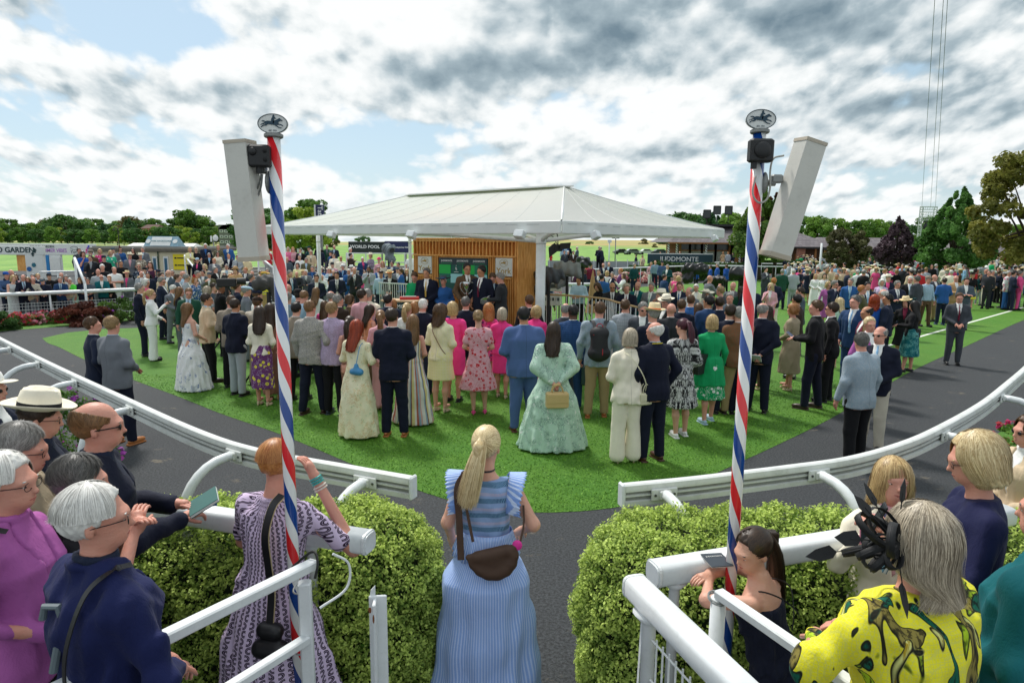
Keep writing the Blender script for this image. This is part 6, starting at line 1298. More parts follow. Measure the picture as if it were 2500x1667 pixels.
def pavilion():
    D=84.; X=lambda px: WD(px,600,D)[0]; ox=X(1640); e=thing('pavilion','slate roofed glazed timber pavilion with striped posts behind the teal board','building',(ox,D,0)); ze=WD(1700,592,D)[2]; zr=WD(1780,556,D)[2]+.3; x1=X(1880)-ox; 
    m=MB(); hip(m,-.4,x1,-1.2,9,ze,zr,X(1700)-ox,X(1808)-ox,.6); m.build('roof',SLATE,e)
    m=MB(); m.box((x1/2,-1.75,ze-.09),(x1+1.8,.12,.16)); m.build('fascia',TW,e)
    m=MB(); m.box((x1/2+1.5,6,ze/2-.15),(x1-3,6,ze-.3)); m.build('wall',paint('inner wall','3b3129',.8),e)
    m=MB(); m.box((.6,2.2,ze/2),(1.5,.4,ze)); m.box((X(1880)-ox-.4,2,ze/2),(1,.4,ze)); m.build('brick_pier',BRICK,e)
    GL=paint('dark glass','2b3636',.08,dirt=0); PN=paint('etched panel','a9aca2',.5,dirt=.2)
    xs_=[1668,1692,1722,1756,1790]
    for i in range(4):
        a,b=X(xs_[i])-ox,X(xs_[i+1])-ox; m=MB()
        for q in(a,b): m.box((q,1.4,ze/2),(.22,.24,ze))
        for zq in(.1,ze-1.05,ze-.12): m.box(((a+b)/2,1.4,zq),(b-a-.22,.2,.16))
        w_=m.build('window_frame',TW,e); m=MB(); m.box(((a+b)/2,1.5,ze-.6),(b-a-.2,.04,.8)); m.build('upper_pane',GL,w_); m=MB(); m.box(((a+b)/2,1.5,(ze-1.05)/2),(b-a-.2,.04,ze-1.2)); m.build('lower_panel',PN,w_)
        m=MB(); cx=(a+b)/2
        for k in range(5): an=k/5*6.2832+math.pi/2; m.tube([(cx+.42*math.cos(an)+.22*math.cos(t),1.46,.95+.42*math.sin(an)+.22*math.sin(t)) for t in np.linspace(0,6.28,10)],.018,4)
        m.tube([(cx+.16*math.cos(t),1.46,.95+.16*math.sin(t)) for t in np.linspace(0,6.28,10)],.02,4); m.build('rose_motif',paint('motif grey','54564f',.6),w_)
    m=MB(); m.box((X(1820)-ox,1.45,ze/2-.2),(2.2,.1,ze-.4)); m.build('doorway',paint('door dark','2a1d15',.6),e); m=MB(); m.box((X(1812)-ox,1.38,ze/2-.5),(.9,.06,ze-1.0)); m.build('door',TW,e)
    mm,nt,b=newmat('candy stripe'); t=NT(nt); o=t.obj(); x,y,z=t.xyz(o); f=t.m('FRACT',t.m('ADD',t.m('MULTIPLY',z,3.3),t.m('MULTIPLY',x,3.3))); t.ins(b,'Base Color',t.mix(t.m('LESS_THAN',f,.5),hx('2a2a2e'),hx('e0dfdc')))
    for px in(1628,1648,1719,1801): m=MB(); m.tube([(X(px)-ox,-1.0,0),(X(px)-ox,-1.0,ze)],.13,10); m.build('striped_column',mm,e)
    m=MB(); m.box(((X(1740)+X(1812))/2-ox,3,zr+.05),(4,2,.3)); m.build('roof_platform',BLK,e)
    return e,ox,zr
pe,pox,pzr=pavilion()
for i,(px,nm) in enumerate(((1725,'left one'),(1749,'middle one'),(1777,'right one'))):
    X=WD(px,550,83.)[0]; e=thing('broadcast_light','black framed square light on the pavilion roof, '+nm,'light panel',(X,83,pzr+.2),0,'light panels on the pavilion roof'); m=MB(); m.tube([(0,0,0),(0,0,1.1 if i else .7)],.04,6); m.build('stand',BLK,e); m=MB(); zc=(1.65 if i else 1.15)
    for a,b in(((-.45,0,zc-.5),(.45,0,zc-.5)),((-.45,0,zc+.5),(.45,0,zc+.5)),((-.45,0,zc-.5),(-.45,0,zc+.5)),((.45,0,zc-.5),(.45,0,zc+.5))): m.tube([a,b],.06,5)
    m.build('frame',BLK,e); m=MB(); m.box((0,.02,zc),(.8,.05,.9)); m.build('light_face',paint('light face','b9c4c6' if i==2 else '3a4042',.4),e)
def barn(label,D,px0,px1,ye,yr,rx0,rx1,dep=9.,openf=True,bricks=None):
    X=lambda px: WD(px,600,D)[0]; ox=X(px0); e=thing('stable_building',label,'building',(ox,D,0)); w=X(px1)-ox; ze=WD((px0+px1)/2,ye,D)[2]; zr=WD((px0+px1)/2,yr,D)[2]+.25
    m=MB(); hip(m,0,w,0,dep,ze,zr,X(rx0)-ox,X(rx1)-ox,.7); m.build('roof',SLATE,e); m=MB(); m.box((w/2,-.72,ze-.12),(w+1.4,.08,.18)); m.build('gutter',BLK,e)
    m=MB(); m.box((w/2,dep/2+.8,ze/2),(w-.5,dep-1.8,ze-.02)); m.build('wall',DW,e)
    n=max(2,int(w/3.))
    for k in range(n+1): m=MB(); m.box((w*k/n,-.1,ze/2-.1),(.22,.22,ze-.2)); m.build('timber_post',TW,e)
    for k in range(n):
        if k%2==0: m=MB(); a=w*(k+.15)/n; b=w*(k+.85)/n; m.box(((a+b)/2,1.62,(ze-.9)/2),(b-a,.1,ze-.9)); [m.box((a+(b-a)*(j+.5)/8,1.555,(ze-.9)/2),((b-a)/8-.04,.03,ze-.95)) for j in range(8)]; m.build('plank_door',TW,e)
    if bricks: m=MB(); m.box((bricks,-.05,ze/2),(.9,.5,ze-.05)); m.build('brick_pier',BRICK,e)
    return e
barn('slate hipped building with plank doors right of the right loudspeaker',80.,1950,2032,603,568,1965,1975,9,True,.3)
barn('long low slate roofed stables behind the copper tree',92.,2015,2262,608,584,2030,2225,9)
barn('low dark slate roofed building at far right edge',84.,2330,2660,617,590,2360,2640,7)
# camera crane tower
def tower():
    D=150.; X=lambda px: WD(px,560,D)[0]; ox=X(2262); e=thing('truss_tower','white lattice cable camera tower behind the green tree','tower',(ox,D,0)); z1=WD(2262,505,D)[2]; z2=WD(2262,530,D)[2]; z3=WD(2262,556,D)[2]; w=(X(2279)-X(2245))/2; WT=paint('truss white','b9bcc0',.5)
    for sx in(-1,1):
        m=MB(); 
        for dx in(-.35,.35): m.tube([(sx*w+dx-(.8 if sx<0 else 0)*0,0,0),(sx*w+dx,0,z1)],.11,5)
        n=26
        for k in range(n): z_=z1*k/n; m.tube([(sx*w-.35,0,z_),(sx*w+.35,0,z_+z1/n)] if k%2 else [(sx*w+.35,0,z_),(sx*w-.35,0,z_+z1/n)],.06,4)
        m.build('lattice_leg',WT,e)
    for z_ in(z1,z1-1.2,z2,z3): m=MB(); m.tube([(-w-.4,0,z_),(w+.4,0,z_)],.10,5); m.tube([(-w-.4,0,z_-.7),(w+.4,0,z_-.7)],.07,5); [m.tube([(-w+2*w*k/8,0,z_),(-w+2*w*(k+.5)/8,0,z_-.7)],.05,4) for k in range(8)]; m.build('cross_beam',WT,e)
    m=MB(); m.ell((-.4,-.4,z2-2.2),(.7,.6,.9),8,6); m.box((-.4,-.4,z2-1.1),(1.4,.4,.3)); m.build('camera_pod',BLK,e)
    for k,(px,py,bx) in enumerate(((2286,-60,-1.6),(2307,-60,.4),(2317,-60,1.5))):
        a=np.array([ox+bx,D,z1]); b=WD(px,py,70.); c=thing('cable','thin steel cable rising from the tower, '+('left one','middle one','right one')[k],'cable',(0,0,0),0,'cables above the tower'); m=MB(); m.tube([a,(a+b)/2-[0,0,.6],b],.028,4); m.build('wire',paint('wire grey','5c6468',.5),c)
tower()
# ---------------- trees ----------------
tg=np.random.default_rng(11)
TT=dict(a=dict(seed=1,h=10,w=9,n=5200,ls=.34,trunk=.08,cols=('35581f','79a045')),b=dict(seed=2,h=10,w=7,n=4800,ls=.33,trunk=.1,cols=('42692a','93b552')),c=dict(seed=3,h=10,w=11,n=5200,ls=.36,trunk=.05,cols=('2c4d26','5f8846')),d=dict(seed=4,h=10,w=8,n=4600,ls=.33,trunk=.08,cols=('5f5836','938c55')),e=dict(seed=5,h=10,w=8,n=4600,ls=.33,trunk=.12,cols=('64862c','b7c452')),f=dict(seed=6,h=10,w=6,n=4600,ls=.3,trunk=.04,shape='cone',cols=('2c5235','5d8752')))
KIND=dict(a='mid green',b='fresh green',c='dark green',d='olive brown',e='yellow green',f='dark conical')
prof=[(-40,546),(0,545),(30,543),(60,552),(95,547),(120,545),(165,532),(195,548),(225,540),(250,546),(290,552),(318,536),(345,545),(375,542),(405,556),(440,552),(460,522),(480,535),(512,552),(545,556),(600,552),(640,548),(690,572),(740,570),(800,574),(860,578)]
SEENT=set()
def far_tree(k,px,ytop,D,grp,where,base=0.):
    z=WD(px,ytop,D)[2]; x=WD(px,590,D)[0]; s=(z-base)/10.*1.12; tree('far'+k,(x,D,base),'%s tree %s'%(KIND[k],where),(s*tg.uniform(1.,1.3),s*1.1,s),tg.uniform(0,6),grp,**TT[k])
i=0; pts=[]
for px in range(-40,660,21):
    yt=np.interp(px,[p[0] for p in prof],[p[1] for p in prof])+tg.uniform(-3,4); pts.append((px,yt,'acbafcbdac'[i%10],330+tg.uniform(0,60))); i+=1
pts+=[(462,523,'a',320),(468,530,'c',325),(165,531,'c',310),(318,538,'f',320),(508,562,'e',290),(438,557,'e',300),(392,562,'b',285),(505,556,'a',350)]
for px in range(-30,660,26): pts.append((px+tg.uniform(-8,8),562+tg.uniform(-4,6),'cabcbe'[i%6],262+tg.uniform(0,20))); i+=1
LM=[(-100,'at the left edge beyond the garden arch'),(40,'above the garden lettering'),(95,'above the upward arrow'),(150,'above the violet lettering'),(215,'left of the hooked street lamp'),(275,'beside the hooked street lamp'),(330,'above the gable sign'),(400,'right of the gable sign'),(450,'left of the tallest crown'),(480,'beside the tallest crown'),(530,'by the grey apartment block'),(600,'behind the left loudspeaker'),(660,'left of the canopy tip')]
def where(px): return min(LM,key=lambda q:abs(q[0]-px))[1]
SIZE=['broad','slim','rounded','ragged','low','full crowned','leaning','bushy']
used={}
for j,(px,yt,k,D) in enumerate(sorted(pts)):
    w=where(px); front=' in front' if D<290 else ''; s0=w+front; q=used.get((k,s0),0); used[(k,s0)]=q+1; far_tree(k,px,yt,D,'trees of the far left tree line',(['','with the taller crown ','with the lower crown ','half hidden '][q%4]+s0).strip(),.3)
for j,(px,yt,k,D,w) in enumerate(((756,503,'a',120,'behind the tall navy banner'),(745,520,'e',112,'in front of the banner tree'),(722,540,'b',130,'left of the navy banner'),(700,577,'c',235,'under the canopy left edge'),(730,578,'a',230,'right of the left pole under the canopy'),(775,576,'c',228,'under the canopy beside the thin post'),(812,578,'d',232,'under the canopy, brownish'),(885,580,'c',225,'above the world pool board'),(632,516,'c',140,'between speaker and pole'),(645,560,'d',200,'low down between speaker and pole'))): far_tree(k,px,yt,D,'trees beyond the canopy',w)
for j,(px,yt,k,D,w) in enumerate(((1670,529,'c',150,'above the canopy right slope'),(1684,534,'c',155,'right of the other above the canopy slope'),(1722,527,'f',140,'slim, left of the roof lights'),(1738,530,'f',142,'slim, beside the roof lights'),(1795,533,'b',120,'left of the right striped pole'),(1975,540,'a',140,'above the hipped roof'),(1996,542,'b',135,'above the right slope of the hipped roof'),(2040,545,'b',150,'left of the dark bronze tree'),(2100,549,'a',140,'between bronze and copper trees'),(2130,547,'b',150,'left of the copper tree'),(2180,550,'b',160,'behind the copper tree'),(2225,556,'c',165,'left of the lattice tower'),(2268,541,'a',175,'behind the lattice tower'),(2395,560,'b',110,'between green tree and right edge tree'),(2420,556,'a',118,'above the far right roof'),(2470,560,'b',112,'at the right edge behind the roof'),(1600,597,'d',290,'low and brown in the distance under the canopy'),(1440,591,'c',330,'small, far off under the canopy'),(1570,586,'d',340,'far off on the brown bank'),(1620,584,'d',335,'far off on the bank beside the pavilion'),(1760,560,'b',130,'behind the pavilion roof'))): far_tree(k,px,yt,D,'trees beyond the far side',w)
def near_tree(label,px,ytop,D,w,n,ls,cols,shape='round',trunk=.2,seed=9,nc=60,cs=.28,dx=0):
    p=WD(px,600,D); z=WD(px,ytop,D)[2]; tree('n%d'%seed,(p[0]+dx,D,0),label,1.,0.,None,'tree',seed=seed,h=z,w=w,n=n,ls=ls,trunk=trunk,cols=cols,shape=shape,nc=nc,cs=cs)
near_tree('tall green tree turning red, behind the right striped pole',1858,446,52,4.6,15000,.13,('34582a','86a448'),'cone',.12,21,110,.24)
near_tree('same height reddish branch crown right of the right pole',1895,470,53.5,2.6,6000,.12,('4a2418','6f4a28'),'round',.15,22,60,.26)
near_tree('small dark bronze leaved tree in front of the long stables',2064,556,46,2.9,9000,.10,('403c28','76784e'),'round',.25,23,90,.25)
near_tree('dark purple copper leaved tree in front of the long stables',2190,530,44,2.6,9000,.11,('3a2c32','75606a'),'cone',.25,24,100,.24)
near_tree('bright green spreading tree beside the lattice tower',2330,463,40,4.3,22000,.11,('335c28','78a852'),'cone',.15,25,130,.22)
near_tree('large olive tree reaching in from the right edge',2530,340,30,5.4,22000,.11,('565c26','a39f4a'),'round',.2,26,150,.2)
# apartment block and gabled house beyond the course
e=thing('apartment_block','grey flat roofed apartment block beyond the left trees','building',(WD(552,570,230.)[0],230,0)); z1=WD(552,549,230.)[2]; m=MB(); m.box((0,3,z1/2),(5.2,6,z1)); m.build('wall',paint('block grey','6b6a66',.8),e); m=MB(); m.poly([(-2.9,0,z1-1.6),(2.9,0,z1-1.6),(2.9,0,z1),(-1.2,0,z1)],(0,6,0)); m.build('roof',paint('roof dark','4d4b4a',.8),e)
for r in range(4):
    for c in range(3): m=MB(); m.box((-1.6+c*1.6,-.08,z1-2.2-r*1.9),(1.2,.12,.9)); f=m.build('window',paint('frame white','c9c9c6',.6),e); m=MB(); m.box((-1.6+c*1.6,-.16,z1-2.2-r*1.9),(.7,.06,.45)); m.build('pane',paint('dark glass','2b3636',.08,dirt=0),f)
e=thing('gabled_house','white gabled house with dark roof beyond the canopy tip','house',(WD(703,545,160.)[0],160,0)); z1=WD(703,538,160.)[2]; z0=WD(703,550,160.)[2]; m=MB(); m.box((0,4,z0/2),(5,7,z0)); m.poly([(-1.6,-.1,z0),(1.6,-.1,z0),(0,-.1,z1-.1)],(0,.4,0)); m.build('wall',PW,e); m=MB(); m.add([(-3,-.2,z0-.1),(3,-.2,z0-.1),(3,8,z0-.1),(-3,8,z0-.1),(-2.2,4,z1),(2.2,4,z1)],[(0,1,5,4),(1,2,5),(2,3,4,5),(3,0,4)]); m.build('roof',paint('roof dark','4d4b4a',.8),e)
for sx in(-.5,.4): m=MB(); m.box((sx,-.15,z0-.3),(.5,.1,.7)); m.build('window',paint('dark glass','2b3636',.08,dirt=0),e)
# brick house among the left trees
e=thing('brick_house','red brick house half hidden in the left tree line','house',(WD(365,565,300.)[0],300,0)); z1=WD(365,548,300.)[2]; m=MB(); m.box((0,4,z1/2-.8),(7,8,z1-1.6)); m.build('wall',BRICK,e); m=MB(); m.add([(-4,-.5,z1-1.8),(4,-.5,z1-1.8),(4,8.5,z1-1.8),(-4,8.5,z1-1.8),(-3,4,z1),(3,4,z1)],[(0,1,5,4),(1,2,5),(2,3,4,5),(3,0,4)]); m.build('roof',paint('roof brown','5b4038',.8),e)
# ---------------- cars parked beyond the far rail ----------------
def car_parts():
    prof=[(-2.1,.35),(-2.12,.75),(-1.95,.92),(-1.3,.98),(-.75,1.42),(.6,1.45),(1.25,1.0),(1.95,.88),(2.12,.65),(2.1,.35)]
    b=MB(); b.poly([(x,-.86,z) for x,z in prof],(0,1.72,0)); w=MB(); w.poly([(-1.15,-.87,1.0),(-.7,-.87,1.37),(.52,-.87,1.39),(1.05,-.87,1.02)],(0,1.74,0)); w2=[]
    return b,w
CB,CW=car_parts(); cb=rawmesh('body',np.concatenate(CB.V),CB.F); cw=rawmesh('windows',np.concatenate(CW.V),CW.F); wm=MB(); wm.lathe([(.31,-.1),(.33,-.08),(.33,.08),(.31,.1)],(0,0,0),14,M=np.array(Matrix.Rotation(R(90),3,'X'))); cwh=rawmesh('wheel',np.concatenate(wm.V),wm.F)
cc=['b9bdc0','2a2d33','dfe0e0','6d7378','1d2c4a','c9ccce','8c1f22','3a3d40','d5d6d4','4a5560','e4e4e2','23262b']; cn=['silver','black','white','grey','navy','pale silver','red','charcoal','off-white','slate','bright white','near black']
for k in range(12):
    px=1492+k*13.2; y=612.5+(k%2)*3.5; p=W(px,y+4,0); e=thing('parked_car','small %s car in the row parked left of the pavilion%s'%(cn[k],', nearer row' if k%2 else ', farther row'),'car',(p[0],min(p[1],170),0),R(8),'cars parked on the course'); link('body',cb,paint('car '+cn[k],cc[k],.25,coat=.5),e); link('windows',cw,paint('car glass','15191c',.08,dirt=0),e)
    for sx in(-1.3,1.3):
        for sy in(-.8,.8): o=link('wheel',cwh,paint('tyre','141414',.8),e); o.location=(sx,sy,.33)
# ---------------- broadcast cameras ----------------
def tvcam(label,px,py,dep,rz,col,cover=True,sc=1.,shoulder=False):
    p=WD(px,py,dep); e=thing('broadcast_camera',label,'television camera',(p[0],p[1],0) if not shoulder else (p[0],p[1],p[2]),rz); z=p[2] if not shoulder else 0.
    CM=paint('rain cover '+col,col,.35 if col[0]<'4' else .7,dirt=.3,scale=8,bump=.4)
    if cover:
        f=Fld(.03,.06); f.cap((0,-.22*sc,z+.05),(0,.2*sc,z+.08),.15*sc,.17*sc); f.cap((0,.1*sc,z+.12),(0,.22*sc,z-.25*sc),.13*sc,.15*sc); f.ell((.05,-.15*sc,z+.14*sc),(.13*sc,.16*sc,.10*sc)); f.post=wr(int(px),.035,19); V,Q=f.mesh(); mkmesh('rain_cover',V,Q,CM,e,True)
    else: m=MB(); m.bbox((0,0,z),(.14,.42,.2),.02); m.build('camera_body',BLK,e)
    m=MB(); m.tube([(0,.22*sc,z+.03),(0,.42*sc,z+.03)],[.07*sc,.085*sc],12); m.build('lens',BLK,e)
    if not shoulder:
        m=MB(); m.tube([(0,0,z-.1),(0,0,.7)],.04,8); m.build('column',BLK,e)
        for k in range(3): a=k*2.094+.4; m=MB(); m.tube([(0,0,.75),(.55*math.cos(a),.55*math.sin(a),0)],.02,6); m.build('leg',BLK,e)
    return e
tvcam('grey rain covered television camera just left of the left pole',655,700,12.5,R(-60),'4a4a48',sc=.8)
tvcam('black television camera held up in the crowd left of the left pole',553,690,15.,R(-70),'1b1b1d',False)
tvcam('pale grey covered camera beside the main canopy post',1385,665,17.,R(60),'84898a',sc=1.1)
tvcam('dark grey covered camera beside the main canopy post',1340,680,16.,R(40),'474c52',sc=1.15)
tvcam('small black covered camera behind the pale grey one',1424,645,24.,R(20),'2a2c30',sc=1.1)
tvcam('tall black covered camera carried by a man in blue',1698,660,29.,R(90),'17181b',sc=1.5)
tvcam('large black covered camera left of the right striped pole',1806,672,25.,R(-60),'17181b',sc=1.5)
tvcam('low black covered camera in front of the blue jackets',1745,690,26.,R(-80),'1a1b1e',sc=1.2)
tvcam('grey covered camera on the platform before the world pool board',948,612,33.,R(-150),'6f7a80',sc=1.5)
q=WD(948,640,34.); e=thing('camera_platform','white scaffold camera platform below the world pool board','platform',(q[0],34,0)); m=MB(); m.box((0,0,1.35),(4.2,1.6,.1)); m.build('deck',STEEL,e)
for x in np.linspace(-2,2,5):
    m=MB(); m.tube([(x,-.78,0),(x,-.78,2.2)],.03,6); m.build('upright',WHITE,e)
for z_ in(1.75,2.2): m=MB(); m.tube([(-2,-.78,z_),(2,-.78,z_)],.03,6); m.build('guard_rail',WHITE,e)
q=WD(1349,640,19.); e=thing('equipment_trolley','white broadcast equipment trolley beside the main post','trolley',(q[0],19,0)); m=MB(); m.bbox((0,0,1.55),(.55,.4,.30),.02); m.bbox((0,0,1.15),(.5,.4,.35),.02); m.build('equipment_case',PW,e); m=MB(); [m.box((-.15+.15*k,-.21,1.17),(.10,.02,.09)) for k in range(3)]; m.box((0,-.21,1.56),(.4,.02,.12)); m.build('control_panel',paint('panel slate','3a4448',.5),e)
for sx in(-.22,.22): m=MB(); m.tube([(sx,0,1.),(sx,0,0)],.025,6); m.build('leg',STEEL,e)
q=WD(1447,690,21.); e=thing('folded_parasol','folded tan parasol standing behind the far rail','parasol',(q[0],21,0)); m=MB(); m.lathe([(.22,.55),(.16,.9),(.09,1.5),(.03,1.85),(.01,1.95)],(0,0,0),10); m.build('folded_canopy',cloth('tan'),e); m=MB(); m.tube([(0,0,0),(0,0,.6)],.025,6); m.build('pole',DW,e)
q=WD(1420,620,52.); e=thing('pale_fence','pale grey panelled fence behind the men on the platform','fence',(q[0],52,0)); m=MB(); m.box((1.,0,.75),(7.4,.08,1.3)); m.build('panel',paint('panel grey','9ba1a3',.5,dirt=.2),e)
for x in np.linspace(-2.6,4.6,9): m=MB(); m.box((x,-.06,.8),(.06,.06,1.5)); m.build('post',WHITE,e)
# blue and red hoardings far across the course
for k,(px,c,n_) in enumerate(((655,'b5222e','red'),(690,'b5222e','red'),(712,'2a3566','navy'),(733,'16241f','black'),(752,'2a4a66','blue'))): p=WD(px,601,165.); e=thing('hoarding','low %s advertising hoarding across the course, %s'%(n_,('left of the pole','right of the pole','after the red ones','left of the blue one','before the thin post')[k]),'hoarding',(p[0],165,0)); m=MB(); m.box((0,0,.6),(2.1,.1,.9)); m.build('panel',paint('hoard '+c,c,.5),e)
